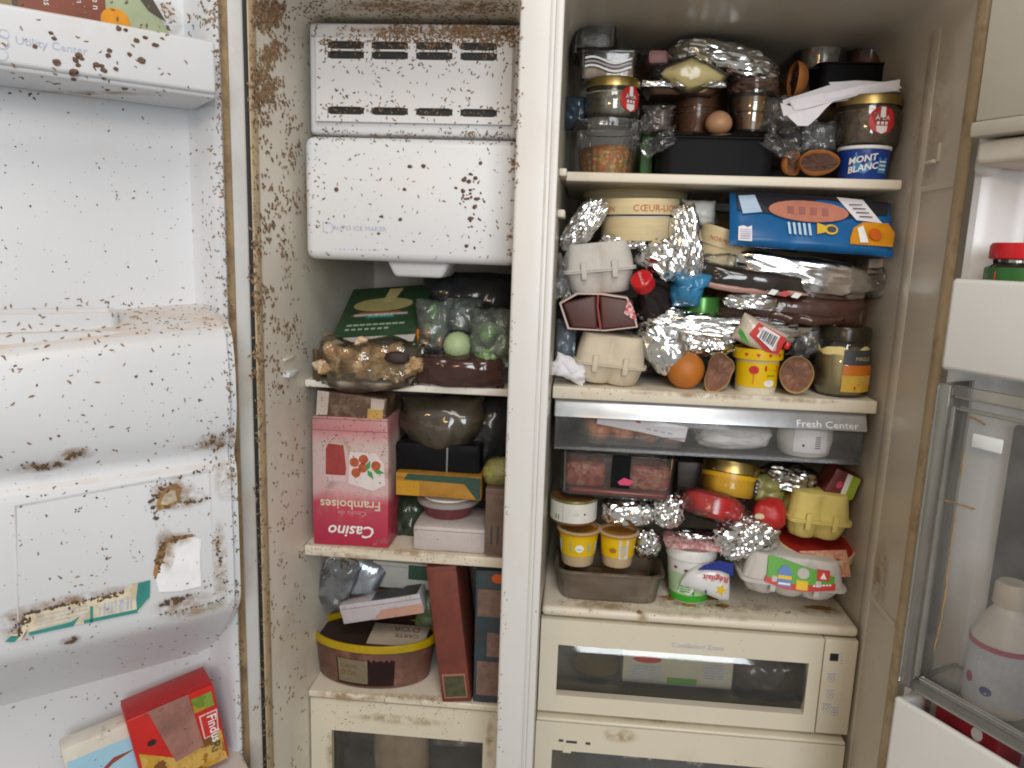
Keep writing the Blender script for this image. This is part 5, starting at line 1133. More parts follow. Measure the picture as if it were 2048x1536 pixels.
patch(t, 'recycling_mark', DARK_INK, ell(.017, h*.48, .0017, .0017, 10), RL, .0004); patch(t, 'label_mark', GREY_INK, ell(.003, h*.47, .0045, .0022, 16), RL, .0003)
patch(t, 'label_edge', DARK_INK, rect(-.0165, -.0162, h*.14, h*.86), RL, .0004); patch(t, 'green_picture', M('sage_ink', (.20, .30, .14), .5), rect(-.030, -.022, h*.2, h*.40), RL, .0004)
# clear tub with two yellow cups
b, w, h = fit(1106, 1150, 1330, 1190, .128)
t = thing('clear_tub', 'scratched clear plastic tub holding the yellow cups on the third shelf', 'tub', (b.x, .128, Z3)); htub = h+b.z-Z3
part('tub', tray(w, .11, htub, .88, lip=.004, r=.02), CLEAR('scuffed_tub_plastic', (.78, .74, .68), .35, .16, body=(.32, .26, .20), fres=1.4, bump=.2, bs=40), t)
part('residue', rbox(-w*.40, w*.40, .012, .09, .003, htub*.45, .01, 3), SPOTS('brown_residue', (.16, .09, .05), [(.22, .14, .08), (.10, .06, .035), (.30, .18, .06)], 40), t)
for i, (bb, lab) in enumerate((((1112, 1052, 1200, 1140), 'yellow and pale blue dessert cup with orange rim, nearest the divider in the tub'), ((1194, 1058, 1276, 1142), 'yellow printed dessert cup with a white side label in the clear tub'))):
    t, r, rb, h = pot('dessert_cup', lab, 'cup', bb, .138, M('beige_cup_plastic', (.55, .42, .26), .4), .72, open_=False, rim=.004, group='yellow dessert cups')
    part('rim', lathe([(r*.97, h-.006), (r*1.0, h-.005), (r*1.0, h-.003), (r*.93, h-.002), (r*.92, h-.006), (0, h-.006)], 44), M('orange_rim_plastic', (.46, .20, .04), .3), t)
    k0, k1 = .30, .88; part('label', arc(rb+(r-.004-rb)*k0+.0005, h*k0, h*k1, -80, 80, rb+(r-.004-rb)*k1+.0005, n=26), YP, t)
    RR = ROUND(rb+.0011, r-.004+.0011, h)
    if i == 0:
        PB = M('powder_blue_print', (.30, .46, .58), .5)
        patch(t, 'blue_panel', PB, rect(-.030, -.010, h*.40, h*.70), RR); patch(t, 'blue_panel', PB, rect(.013, .028, h*.40, h*.70), RR)
        patch(t, 'white_badge', WHITE_INK, ell(.0015, h*.54, .0058, .0058, 18), RR); patch(t, 'badge_print', GREY_INK, rect(-.0015, .0045, h*.50, h*.53), RR, .0009)
    else:
        patch(t, 'white_strip', M('lilac_white_label', (.62, .60, .66), .5), rect(.000, .0125, h*.28, h*.84), RR)
        for k in range(6): patch(t, 'small_print', GREY_INK, rect(.0015, .011, h*(.40+.05*k), h*(.415+.05*k)), RR, .0008)
        patch(t, 'brown_picture', M('caramel_print', (.40, .16, .03), .5), ell(-.008, h*.52, .005, .004, 14), RR)
foil('foil_lump', 'foil lump behind the yellow cups, beside the white labelled jar', (1202, 1006, 1306, 1062), .150, .05, 61, f=4.2, amp=.2, cat='foil')
foil('foil_lump', 'foil ball between the meat pack and the red wrapped cheese', (1306, 996, 1372, 1062), .148, .05, 62, f=4.2, amp=.16, cat='foil')
foil('foil_lump', 'dark foil scrap standing in the clear tub beside the yellow cups', (1268, 1068, 1322, 1124), .160, .035, 63, f=4.5, amp=.2, cat='foil')
# red wrapped cheese
ctr = P(1424, 1012, .165)
t = thing('red_cheese', 'big red waxed cheese in clear wrap under the amber jar', 'cheese', ctr, (radians(-18), radians(14), 0)); r = 64*dep(ctr)
part('wax', lathe([(0, -.018), (r*.8, -.018), (r*.97, -.012), (r, 0), (r*.97, .012), (r*.8, .018), (0, .018)], 44), M('red_wax', (.42, .02, .02), .22, var=.15, coat=.4), t)
part('wrap', lump(r*1.04, r*1.04, .022, 64, 4, .06, 4, 3), FILM, t, smooth=False)
# amber jar
t, r, h = jar('glass_jar', 'squat glass jar of amber jelly with gold lid, tilted on the red cheese', 'jar', (1398, 926, 1512, 1014), .140, M('amber_jelly', (.64, .36, .03), .3, var=.12), .96, glass=CLEAR('thin_glass', (.97, .97, .95), .01, .06, fres=1.35), lidh=.017, rot=(radians(-15), radians(7), 0))
patch(t, 'tape_label', M('navy_label', (.02, .025, .07), .4), [(r*.78, h*.20), (r*1.02, h*.22), (r*1.06, h*.60), (r*.84, h*.62)], ROUND(r+.0004))
for k in range(3): patch(t, 'small_print', WHITE_INK, rect(r*.86, r*.98, h*(.28+.10*k), h*(.33+.10*k)), ROUND(r+.0012), .0004)
# foil topped tub with pink check cover
loc, r, h = cyl(1330, 1088, 1430, 1182, .135, Z3+.001)
t = thing('yogurt_tub', 'white and green yoghurt tub with a pink check cover, beside the blue and white pouch', 'tub', loc); WT = M('white_tub_plastic', (.72, .72, .70), .35)
part('body', lathe([(0, 0), (r*.70, 0), (r*.73, .002), (r*.94, h*.80), (r, h*.82), (r, h*.94), (r*.96, h), (0, h-.001)], 48), WT, t)
RT = ROUND(r*.72+.0004, r*.99+.0004, h)
GR = M('bright_green_print', (.05, .36, .03), .4, var=.1); PG = M('pale_green_print', (.42, .58, .36), .45)
part('printed_band', arc(r*.74+.0004, h*.05, h*.56, -85, 85, r*.885+.0004, n=26), PG, t)
part('printed_band', arc(r*.737+.0006, h*.03, h*.16, -85, 85, r*.77+.0006, n=26), GR, t)
patch(t, 'green_leaf', GR, [(-.022, h*.12), (-.016, h*.40), (-.004, h*.42), (.004, h*.30), (.003, h*.14)], RT, .0012)
patch(t, 'white_swoosh', WHITE_INK, [(-.020, h*.20), (-.012, h*.36), (-.002, h*.38), (.003, h*.28), (-.003, h*.18)], RT, .0018)
for k in range(3): patch(t, 'green_stroke', GR, [(-.016+.001*k, h*(.22+.045*k)), (-.003+.001*k, h*(.235+.045*k)), (-.003+.001*k, h*(.255+.045*k)), (-.016+.001*k, h*(.24+.045*k))], RT, .0024)
for k in range(5): patch(t, 'berry', M('dark_berry', (.16, .02, .05), .5), ell(-.022+.013*k, h*(.66-.02*(k % 2)), .0022, .0018, 10), RT, .001)
part('check_cover', pillow(r*2.3, r*2.0, .014, 66, 22, 18, wr=.004, f=30), SPOTS('pink_check', (.52, .20, .20), [(.66, .50, .48), (.58, .30, .30)], 300, .6, 0), t, loc=(0, 0, h+.006), rot=(pi/2, 0, 0))
part('foil_top', lump(r*.9, r*.5, .006, 67, 4, .3, 5), FOIL, t, loc=(.008, 0, h+.016), smooth=False)
# triangular pouch
ctr = P(1424, 1204, .120)
t = thing('cream_pouch', 'white and blue triangular pouch with red upside-down lettering', 'pouch', ctr, (radians(-4), radians(0), 0)); S = dep(ctr)
pts = [(-.056, .024), (-.047, .046), (-.026, .062), (.0, .068), (.018, .064), (.030, .060), (.034, .012), (.034, .0), (.020, -.002), (-.02, .012)]
k_ = S*100/.09; pts = [(x*k_, z*k_) for x, z in pts]
bm = bmesh.new(); cxx, czz = sum(p[0] for p in pts)/len(pts), sum(p[1] for p in pts)/len(pts); rows = []
for k, y in ((1, 0), (.90, -.006), (.6, -.011), (.25, -.013)): rows.append([bm.verts.new((cxx+(x-cxx)*k, y+.012, czz+(z-czz)*k)) for x, z in pts])
rb_ = [bm.verts.new((cxx+(x-cxx)*.8, .022, czz+(z-czz)*.8)) for x, z in pts]
for A, B in zip(rows, rows[1:]):
    for i in range(len(pts)): bm.faces.new((A[i], A[(i+1) % len(pts)], B[(i+1) % len(pts)], B[i]))
for i in range(len(pts)): bm.faces.new((rb_[i], rb_[(i+1) % len(pts)], rows[0][(i+1) % len(pts)], rows[0][i]))
bm.faces.new(rows[-1]); bm.faces.new(rb_[::-1]); bmesh.ops.recalc_face_normals(bm, faces=bm.faces[:])
part('pouch', bm, M('white_pouch_film', (.70, .70, .70), .28, coat=.3), t, sharp=60)
PF3 = FRONT(-.0015)
patch(t, 'blue_top', M('deep_blue_print', (.015, .03, .22), .35), [(x*k_, z*k_) for x, z in ((-.030, .058), (-.020, .068), (.006, .078), (.032, .074), (.033, .052), (.01, .060), (-.012, .060))], PF3, .001)
text(t, 'Régilait', .0155*k_, RED_INK, .004*k_, .050*k_, PF3, flip=True, shear=.1, th=.001, off=.0002, rot=-.06)
star = [(.014*k_+(.011 if i % 2 == 0 else .0045)*k_*cos(i*pi/5+1.2), .024*k_+(.011 if i % 2 == 0 else .0045)*k_*sin(i*pi/5+1.2)) for i in range(10)]
patch(t, 'yellow_star', YP, star, PF3, .001); patch(t, 'blue_mark', M('deep_blue_print', (.015, .03, .22), .35), rect(-.014*k_, -.011*k_, .016*k_, .022*k_), PF3, .001)
# foil lump in front
foil('foil_lump', 'bright crumpled foil lump in front, between the red apple-shaped cheese and the pouch', (1434, 1046, 1556, 1128), .125, .055, 68, rot=(0, radians(-22), 0), f=4.6, amp=.2, cat='foil')
t = thing('waxed_cheese', 'torn red wax cheese above the bright foil lump', 'cheese', P(1538, 1030, .155)); r = 34*dep(t.location)
part('wax', lump(r, r*.9, r*1.06, 69, 4, .12, 2, 2.2), M('red_wax_matte', (.42, .025, .025), .4, var=.12), t); part('cream_tear', lump(r*.3, r*.12, r*.18, 70, 3, .2), M('cream_cheese', (.62, .55, .36), .6), t, loc=(-r*.7, -r*.72, r*.12))
foil('foil_lump', 'dull foil bag at the back beneath the drawer, behind the yellow egg carton', (1528, 938, 1642, 994), .170, .05, 71, f=4, amp=.2, cat='foil', mat=M('dull_dark_foil', (.42, .40, .38), .25, metal=1, bump=.5, bs=120))
t, w, h = box('green_carton', 'white and green carton corner behind the yellow egg carton, near the wall', 'carton', (1640, 942, 1700, 1004), .165, .05, M('dark_red_card', (.14, .03, .025), .4), rot=(0, radians(22), 0))
patch(t, 'white_stripe', WHITE_INK, [(w*.05, h*.1), (w*.22, h*.1), (w*.10, h*.98), (-w*.08, h*.98)], FRONT()); patch(t, 'green_stripe', M('lime_print', (.30, .42, .05), .4), [(w*.22, h*.1), (w*.48, h*.3), (w*.40, h*.98), (w*.10, h*.98)], FRONT()); patch(t, 'red_mark', M('hot_pink_ink', (.60, .07, .16), .4), ell(-w*.16, h*.55, w*.10, h*.12, 14), FRONT())
bag('olive_bag', 'crumpled olive green bag behind the torn red cheese', 'bag', (1500, 955, 1572, 1012), .170, .03, M('olive_film', (.22, .21, .07), .3, var=.3), 72, wr=.006, f=45)
eggcarton('egg_carton', 'yellow egg carton stacked on a round cheese box', (1572, 992, 1702, 1084), .142, PULPY, .42, rot=(0, radians(3), 0), deep=.12)
t, r, h, L_, hb = cheesebox('cheese_box', 'round wooden cheese box with a red top under the yellow egg carton', (1544, 1082, 1698, 1136), .135, rot=(radians(8), radians(4), 0), lidh=.62, toplab=M('red_box_label', (.36, .03, .02), .4))
[patch(L_, 'small_print', M('pale_red_ink', (.56, .26, .14), .6), rect(-r*.72+.0052*k, -r*.72+.0052*k+.0030+.0009*(k % 3), h*.22, h*.22+.0034), ROUND(r+.0002)) for k in range(13)]; patch(L_, 'red_dot', RED_INK, ell(r*.70, h*.28, .0025, .0025, 12), ROUND(r+.0002))
t, w, h = box('pink_paper', 'pink check paper hanging out under the round cheese box', 'paper', (1604, 1104, 1702, 1156), .132, .003, SPOTS('salmon_check', (.52, .24, .16), [(.58, .32, .22), (.48, .20, .14)], 240, .7, 0), rot=(radians(-25), radians(-6), 0), r=.001, pname='sheet')
# egg carton with printed label
t, w, h = eggcarton('egg_carton', 'grey egg carton with a green and red printed label on the third shelf', (1478, 1122, 1690, 1204), .112, PULP, .40, rot=(radians(0), radians(4), 0), nx=3, deep=.10)
LF = lambda x, z, o: Vector((x, -.0035+.29*(z-h*.36)-o, z))
GRL = M('label_green', (.10, .34, .03), .4, var=.1)
patch(t, 'label', GRL, [(-w*.28, h*.46), (-w*.10, h*.38), (w*.10, h*.38), (w*.36, h*.46), (w*.36, h*.72), (-w*.24, h*1.02), (-w*.28, h*1.0)], LF, .0012)
patch(t, 'label_band', RED_INK, [(-w*.30, h*.44), (-w*.10, h*.33), (w*.10, h*.33), (w*.37, h*.44), (w*.37, h*.58), (w*.10, h*.47), (-w*.10, h*.46), (-w*.29, h*.56)], LF, .0018)
patch(t, 'blue_bottle', M('label_blue', (.10, .20, .46), .4), [(-w*.18, h*.40), (-w*.05, h*.38), (-w*.05, h*.72), (-w*.09, h*.84), (-w*.14, h*.84), (-w*.18, h*.72)], LF, .0024)
patch(t, 'yellow_band', YP, rect(-w*.18, -w*.05, h*.55, h*.63), LF, .003); patch(t, 'white_band', WHITE_INK, rect(-w*.17, -w*.06, h*.43, h*.47), LF, .003)
patch(t, 'picture', M('grey_egg_print', (.46, .44, .40), .5), ell(w*.06, h*.72, w*.058, h*.12, 18), LF, .0024); patch(t, 'yellow_tag', YP, rect(w*.0, w*.11, h*.36, h*.56), LF, .0024); patch(t, 'red_badge', RED_INK, rect(w*.19, w*.31, h*.62, h*.84), LF, .0024)
patch(t, 'badge_mark', WHITE_INK, [(w*.22, h*.66), (w*.28, h*.66), (w*.25, h*.80)], LF, .003)
for k in range(6): patch(t, 'small_print', WHITE_INK, rect(w*(.16+.03*k), w*(.18+.03*k), h*(.465+.012*k), h*(.50+.012*k)), LF, .0024)

# ------------------------------------------------------------------ inside the zone drawer and the lower drawer
b, w, h = fit(1240, 1335, 1460, 1405, .16)
t = thing('printed_carton', 'white printed carton seen through the zone drawer window', 'carton', (b.x, .16, wz0-.004)); hh = .062
part('body', rbox(-w/2, w/2, 0, .10, 0, hh, .002), M('ivory_carton', (.60, .57, .46), .5), t)
patch(t, 'red_oval', RED_INK, ell(-w*.28, hh*.66, w*.13, hh*.10, 20), FRONT()); patch(t, 'green_line', GRL, rect(-w*.09, w*.22, hh*.72, hh*.77), FRONT()); patch(t, 'green_box', GRL, rect(-w*.09, w*.18, hh*.06, hh*.22), FRONT())
for k in range(6): patch(t, 'small_print', GREY_INK, rect(-w*.45, -w*.15, hh*(.10+.07*k), hh*(.13+.07*k)), FRONT()); patch(t, 'small_print', GREY_INK, rect(w*.24, w*.42, hh*(.26+.07*k), hh*(.29+.07*k)), FRONT())
loc, r, h = cyl(1145, 1330, 1235, 1395, .17, wz0-.004)
t = thing('glass_bowl', 'round amber bowl seen through the zone drawer window near the divider', 'bowl', loc)
part('bowl', lathe([(0, 0), (r*.5, 0), (r*.9, h*.4), (r, h), (r*.95, h), (r*.85, h*.42), (0, .004)], 36), M('mustard_glaze', (.28, .20, .06), .3), t)
bag('dark_bag', 'dark bag seen through the zone drawer window, toward the fridge wall', 'bag', (1470, 1330, 1620, 1415), .17, .05, M('dark_brown_film', (.03, .022, .018), .2, var=.4), 75, wr=.008, f=30)
bag('clear_bag', 'pale crumpled bag seen through the lower drawer window', 'bag', (1150, 1500, 1500, 1620), .17, .06, CLEAR('grey_blue_bag', (.6, .65, .7), .5, .14, body=(.20, .22, .25), bump=.8, bs=30), 76, wr=.01, f=24)

# ------------------------------------------------------------------ freezer, upper shelf
GREENBOX = M('green_carton_print', (.020, .054, .024), .5, var=.25, vs=25, dirt=[(40, .55, .72, (.10, .08, .05), .6)])
b0 = P(735, 690, .175)
FX = lambda px: P(px, 640, .17).x
t = thing('green_carton', 'green frozen food carton with a soup plate picture, upper freezer shelf', 'carton', (P(738, 690, .165).x, .165, P(738, 692, .165).z), (radians(-58), radians(-6), radians(-5)))
wg, hg, dg = .136, .155, .034
part('body', rbox(-wg/2, wg/2, 0, dg, 0, hg, .002), GREENBOX, t)
patch(t, 'pale_strip', M('greyish_pink_strip', (.48, .42, .40), .5), rect(-wg*.46, wg*.49, hg*.04, hg*.145), FRONT())
for k in range(7): patch(t, 'strip_print', GREY_INK, rect(-wg*.32+wg*.11*k, -wg*.28+wg*.11*k, hg*.08, hg*.11), FRONT(), .0009)
text(t, 'SURGELÉ', .0092, WHITE_INK, .0, hg*.86, FRONT(), sx=1.2) if False else None
for k in range(2):
    for q in range(9-2*k): patch(t, 'small_print', M('faint_green_ink', (.30, .38, .30), .5), rect(-.050+.0105*q, -.0415+.0105*q-.002*((q*3+k) % 3), hg*(.33-.07*k), hg*(.355-.07*k)), FRONT())
TT = lambda x, q, o: Vector((x, -o, hg*(.44+.56*q/dg)))
patch(t, 'soup_plate', M('dull_plate_print', (.34, .31, .14), .45), ell(-.004, dg*.42, wg*.36, dg*.20, 24), TT); patch(t, 'plate_rim', M('plate_orange', (.34, .12, .03), .5), [(-.05, dg*.10), (-.03, dg*.16), (.03, dg*.17), (.03, dg*.19), (-.035, dg*.19)], TT, .0009)
patch(t, 'spoon', M('dull_cream_print', (.42, .38, .18), .5), [(-.006, dg*.5), (.012, dg*.5), (.020, dg*.9), (-.002, dg*.9)], TT, .0010)
patch(t, 'banner', M('greyish_pink_strip', (.48, .42, .40), .5), rect(-.045, .042, dg*.09, dg*.135), TT, .0012); patch(t, 'teal_banner', TEAL, rect(-.024, .022, dg*.02, dg*.085), TT, .0012)
text(t, 'SURGELÉ', .0085, WHITE_INK, 0, hg*.463, FRONT(), th=.002, sx=1.2)
# bag of brown pieces
FOODBR = SPOTS('fried_dumpling', (.52, .38, .23), [(.62, .49, .33), (.38, .23, .11), (.56, .41, .24)], 40, .5, .3)
b, w, h = fit(632, 684, 838, 774, .135)
t = thing('dumpling_bag', 'clear bag of brown fried pieces spilling over the upper freezer shelf', 'bag', (b.x, .155, b.z+h/2+.003))
part('bag', pillow(w, h*1.02, .065, 77, 40, 30, wr=.014, f=24, edge=.14, warp=lambda c: Vector((c.x, c.y, c.z-(.014*(1-(c.x/(w/2)+.1)**2) if c.z < 0 else -.004*sin(c.x*60))))), CLEAR('amber_bag_film', (.97, .95, .90), .05, .06, body=(.60, .48, .30), bump=1, bs=45, fres=1.75), t, sharp=60)
for k in range(9): part('piece', lump(.027, .016, .014, 80+k, 4, .34, 2.2, 2, .3), FOODBR, t, rot=(.3*sin(k*4), .7*sin(k*3), .5*cos(k)), loc=(-w*.36+w*.18*(k % 5), -.006+.010*(k // 5), (-h*.16 if k < 5 else h*.14)+.004*sin(k*2)))
part('dark_piece', lump(.018, .008, .009, 95, 3, .15), M('burnt_brown', (.03, .015, .01), .6), t, loc=(w*.30, -.030, h*.16))
bag('brown_wrapper', 'torn brown wrapper beside the wall at the end of the upper freezer shelf', 'wrapper', (622, 700, 650, 768), .150, .02, M('brown_wrapper_film', (.10, .055, .03), .4, var=.3), 96, wr=.006, f=60)
# dark brown bag
bag('dark_bag', 'dark brown glossy frozen bag drooping over the upper freezer shelf', 'bag', (808, 712, 1004, 776), .138, .05, M('dark_maroon_film', (.045, .018, .015), .10, var=.4, coat=.6), 97, wr=.014, f=24, edge=.12, warp=lambda c: Vector((c.x, c.y, c.z-.006*(1-(c.x/.07)**2)*(c.z < 0))))
# small bags of vegetables
t, w, h = bag('carrot_bag', 'clear bag with orange and green vegetables in the middle of the freezer shelf', 'bag', (826, 600, 900, 716), .165, .05, CLEAR('grey_frost_film', (.80, .84, .82), .22, .07, body=(.34, .40, .37), bump=1, bs=55, fres=1.6), 98, wr=.014, f=34, edge=.12)
for (px, py, rr, c) in ((880, 686, .008, 'o'), (846, 672, .012, 'o'), (866, 622, .008, 'g'), (856, 654, .005, 'g'), (836, 690, .007, 'o')):
    p = P(px, py, .182); part('piece', lump(rr*.8, rr*.4, rr*1.4, int(px), 3, .1), M('carrot_orange', (.50, .17, .02), .5) if c == 'o' else M('bean_green', (.10, .28, .05), .5), t, loc=p-t.location)
part('veg_bulk', lump(w*.3, .012, h*.36, 5, 3, .15), SPOTS('dim_greens', (.07, .12, .06), [(.12, .18, .08), (.24, .15, .05), (.05, .08, .05)], 90), t, loc=(0, .010, 0))
loc, r, h = cyl(888, 666, 946, 724, .160)
t = thing('pale_squash', 'pale green ribbed round squash in clear wrap, freezer upper shelf', 'squash', loc)
part('rind', lathe([(0, 0)]+[(r*sin(radians(a)), r-r*cos(radians(a))) for a in range(9, 180, 9)]+[(0, 2*r)], 72, flute=18, fl_amp=.022), M('pale_green_rind', (.36, .46, .26), .45, var=.1), t, rot=(radians(60), 0, 0), loc=(0, r*.5, r*.5))
part('wrap', lump(r*1.12, r*1.1, r*1.1, 6, 4, .06, 4), FILM, t, loc=(0, 0, r), smooth=False)
t, w, h = bag('broccoli_bag', 'clear frosted bag of broccoli next to the divider, freezer upper shelf', 'bag', (930, 618, 1020, 744), .150, .055, CLEAR('frost_film', (.84, .88, .85), .18, .07, body=(.42, .48, .43), bump=1, bs=60, fres=1.6), 99, wr=.014, f=34, edge=.12)
part('broccoli', lump(w*.40, .018, h*.40, 7, 4, .25, 4), SPOTS('frozen_broccoli', (.12, .26, .07), [(.20, .38, .10), (.36, .46, .30), (.46, .50, .42)], 150, .7, .6), t, loc=(0, -.006, -.012))
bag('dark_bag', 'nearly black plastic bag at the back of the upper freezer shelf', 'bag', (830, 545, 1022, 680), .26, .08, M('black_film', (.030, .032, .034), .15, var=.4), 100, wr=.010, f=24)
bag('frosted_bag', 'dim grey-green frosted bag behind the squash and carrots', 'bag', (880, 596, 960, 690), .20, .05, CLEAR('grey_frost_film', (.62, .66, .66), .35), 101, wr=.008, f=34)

# ------------------------------------------------------------------ freezer, middle shelf
b, w, h = fit(626, 836, 778, 1086, .150)
t = thing('raspberry_carton', 'pink fruit coulis carton standing upside down on the middle freezer shelf', 'carton', (b.x, .150, ZBF), (0, radians(-.5), 0)); h += b.z-ZBF
def PINK():
    if 'pink_fade' in _mats: return _mats['pink_fade']
    m, nt, bs, out = _nodes('pink_fade'); tc = nt.nodes.new('ShaderNodeTexCoord'); sp = nt.nodes.new('ShaderNodeSeparateXYZ'); nt.links.new(tc.outputs['Object'], sp.inputs[0])
    n = _noise(nt, 30, 5); a1 = nt.nodes.new('ShaderNodeMath'); a1.operation = 'MULTIPLY_ADD'; a1.inputs[1].default_value = .03; nt.links.new(n.outputs[0], a1.inputs[0]); nt.links.new(sp.outputs[2], a1.inputs[2])
    cr = nt.nodes.new('ShaderNodeValToRGB'); e = cr.color_ramp.elements; e[0].position = 0; e[0].color = (.42, .02, .06, 1); e[1].position = 1; e[1].color = (.46, .22, .22, 1)
    for p_, c_ in ((.34, (.48, .06, .10)), (.44, (.58, .38, .38)), (.78, (.55, .43, .40)), (.90, (.48, .18, .20))): q = e.new(p_); q.color = c4(c_)
    mr = nt.nodes.new('ShaderNodeMapRange'); mr.inputs['From Min'].default_value = .015; mr.inputs['From Max'].default_value = h+.015; nt.links.new(a1.outputs[0], mr.inputs['Value']); nt.links.new(mr.outputs[0], cr.inputs[0])
    d = _noise(nt, 22, 6, .7); s = _mix(nt, _ramp(nt, d.outputs[0], .54, .68), cr.outputs[0], (.30, .20, .15)); nt.links.new(s, bs.inputs['Base Color']); bs.inputs['Roughness'].default_value = .4
    _mats['pink_fade'] = m; return m
part('body', worn(rbox(-w/2, w/2, 0, .08, 0, h, .003), .0009), PINK(), t)
for z_ in (h*.90, h*.985): patch(t, 'carton_crease', M('card_crease', (.09, .06, .045), .8), rect(-w*.49, w*.49, z_, z_+.0006), FRONT(), .0003)
FF = FRONT()
text(t, 'Casino', .026, WHITE_INK, w*.02, h*.165, FF, flip=True, shear=.25, th=.0006, off=.0004); text(t, 'Coulis de', .0115, M('pale_pink_ink', (.62, .30, .33), .5), w*.02, h*.285, FF, flip=True, th=.0006); text(t, 'Framboises', .0205, M('cream_ink', (.66, .58, .46), .5), w*.0, h*.365, FF, flip=True, th=.0006, off=.0003)
patch(t, 'glass_picture', M('raspberry_drink_print', (.30, .05, .045), .4, var=.25), [(-w*.32, h*.56), (-w*.06, h*.56), (-w*.05, h*.62), (-w*.08, h*.79), (-w*.28, h*.80), (-w*.31, h*.76)], FF); patch(t, 'glass_foot', M('pale_pink_print', (.62, .46, .47), .4), [(-w*.33, h*.51), (-w*.06, h*.51), (-w*.06, h*.56), (-w*.32, h*.56)], FF)
patch(t, 'white_field', M('pinkish_white_print', (.66, .60, .60), .45), [(-w*.02, h*.50), (w*.30, h*.45), (w*.46, h*.50), (w*.44, h*.66), (w*.34, h*.74), (w*.0, h*.74)], FF, .0004)
for (x, z) in ((.06, .665), (.18, .69), (.17, .625), (.34, .645), (.08, .585)): patch(t, 'raspberry', M('raspberry_print', (.40, .09, .035), .5, var=.25, vs=200), ell(w*x, h*z, w*.062, h*.036, 14), FF, .0010)
for (x, z, a) in ((.24, .645, 1.2), (.27, .575, -1.0), (.38, .60, -.2)): patch(t, 'leaf', M('leaf_print', (.06, .26, .06), .5), [(w*x+(u*cos(a)-v*sin(a))*w*.07, h*z+(u*sin(a)+v*cos(a))*w*.07) for u, v in ((-1, 0), (-.2, .45), (1, 0), (-.2, -.45))], FF, .0014)
b, w, h = fit(632, 786, 770, 838, .150)
t, w, h = box('torn_box', 'small torn brown box with white corners lying on the pink carton', 'box', (632, 788, 770, 838), .152, .07, M('dark_brown_card', (.10, .055, .035), .5, var=.3, dirt=[(40, .5, .65, (.30, .22, .14), .6)]), rot=(0, radians(4), 0))
patch(t, 'white_end', M('stained_white_card', (.50, .42, .36), .6, var=.2), [(-w/2, 0), (-w*.34, h*.06), (-w*.33, h*.98), (-w/2, h*.98)], FRONT()); patch(t, 'yellow_corner', M('ochre_print', (.46, .28, .08), .5, var=.25), rect(w*.24, w*.46, h*.02, h*.5), FRONT()); patch(t, 'white_corner', M('stained_white_card', (.50, .42, .36), .6, var=.2), rect(w*.28, w*.47, h*.5, h*.92), FRONT())
# clear bag bowl
t, w, h = bag('clear_bag', 'bulging clear bag hanging over the black trays on the middle freezer shelf', 'bag', (784, 800, 964, 922), .185, .08, CLEAR('dim_bag_film', (.55, .50, .42), .45, .06, body=(.11, .09, .06), bump=.5, bs=18, fres=1.6), 103, wr=.012, f=14, edge=.1, warp=lambda c: Vector((c.x*(1-.5*max(0, -c.z/.05)), c.y, c.z)))
bag('black_bag', 'black shiny bag at the divider side of the middle freezer shelf', 'bag', (900, 800, 1020, 950), .22, .08, M('black_film', (.030, .032, .034), .15, var=.4), 104, wr=.012, f=22)
t, w, h = box('black_block', 'stack of black plastic trays under the clear bag', 'tray', (790, 888, 960, 954), .19, .10, BLACKPL, r=.006)
patch(t, 'painted_glint', M('glint_grey', (.22, .22, .23), .3), [(w*.10, h*.1), (w*.115, h*.1), (w*.12, h*.9), (w*.10, h*.9)], FRONT())  # thin grey strip, a glint painted on the black front
t, w, h = box('orange_carton', 'flat orange and green carton resting on the plum tub', 'carton', (790, 950, 962, 996), .172, .10, M('orange_carton_print', (.40, .20, .035), .4, var=.2, vs=30), rot=(0, radians(.5), 0))
patch(t, 'dark_top_band', M('dark_green_print', (.03, .07, .05), .4), [(-w*.40, h*.72), (-w*.36, h*.98), (w*.49, h*.98), (w*.49, h*.05), (w*.44, h*.05), (w*.30, h*.68)], FRONT()); patch(t, 'yellow_corner', M('amber_print', (.50, .27, .03), .4), rect(-w*.49, -w*.22, h*.04, h*.66), FRONT(), .0003)
t, r, rb, h = pot('plum_tub', 'plum coloured round tub with a white rim, under the orange carton', 'tub', (836, 992, 958, 1048), .165, M('plum_plastic', (.16, .04, .05), .35), .78, open_=False, z=P(898, 1054, .150).z+.001)
part('rim', lathe([(r*.96, h*.72), (r*1.02, h*.74), (r*1.03, h), (r*.95, h+.001), (0, h)], 44), M('grey_rim_plastic', (.30, .28, .27), .4), t); part('top', lathe([(0, h+.003), (r*.8, h+.0025), (r*.84, h+.0011)], 40), WHITE_INK, t)
t, w, h = box('white_carton', 'white rounded carton lying on the middle freezer shelf under the plum tub', 'carton', (824, 1054, 972, 1098), .150, .10, M('dingy_white_card', (.52, .47, .45), .5, var=.08, dirt=[(14, .6, .75, (.33, .25, .2), .5)]), z=ZBF, r=.007)
patch(t, 'card_seam', M('greyish_pink_strip', (.48, .42, .40), .5), rect(w*.30, w*.31, h*.06, h*.92), FRONT())
t, w, h = box('brown_carton', 'narrow brown carton standing beside the divider on the middle freezer shelf', 'carton', (968, 978, 1026, 1110), .140, .09, M('worn_brown_card', (.17, .11, .085), .55, var=.2, dirt=[(40, .55, .7, (.06, .04, .03), .7)]))
for k in range(3): patch(t, 'dark_slot', DARK_INK, rect(-w*(.30-.22*k), -w*(.24-.22*k), h*.16, h*.44), FRONT())
loc, r, h = cyl(968, 916, 1030, 984, .150)
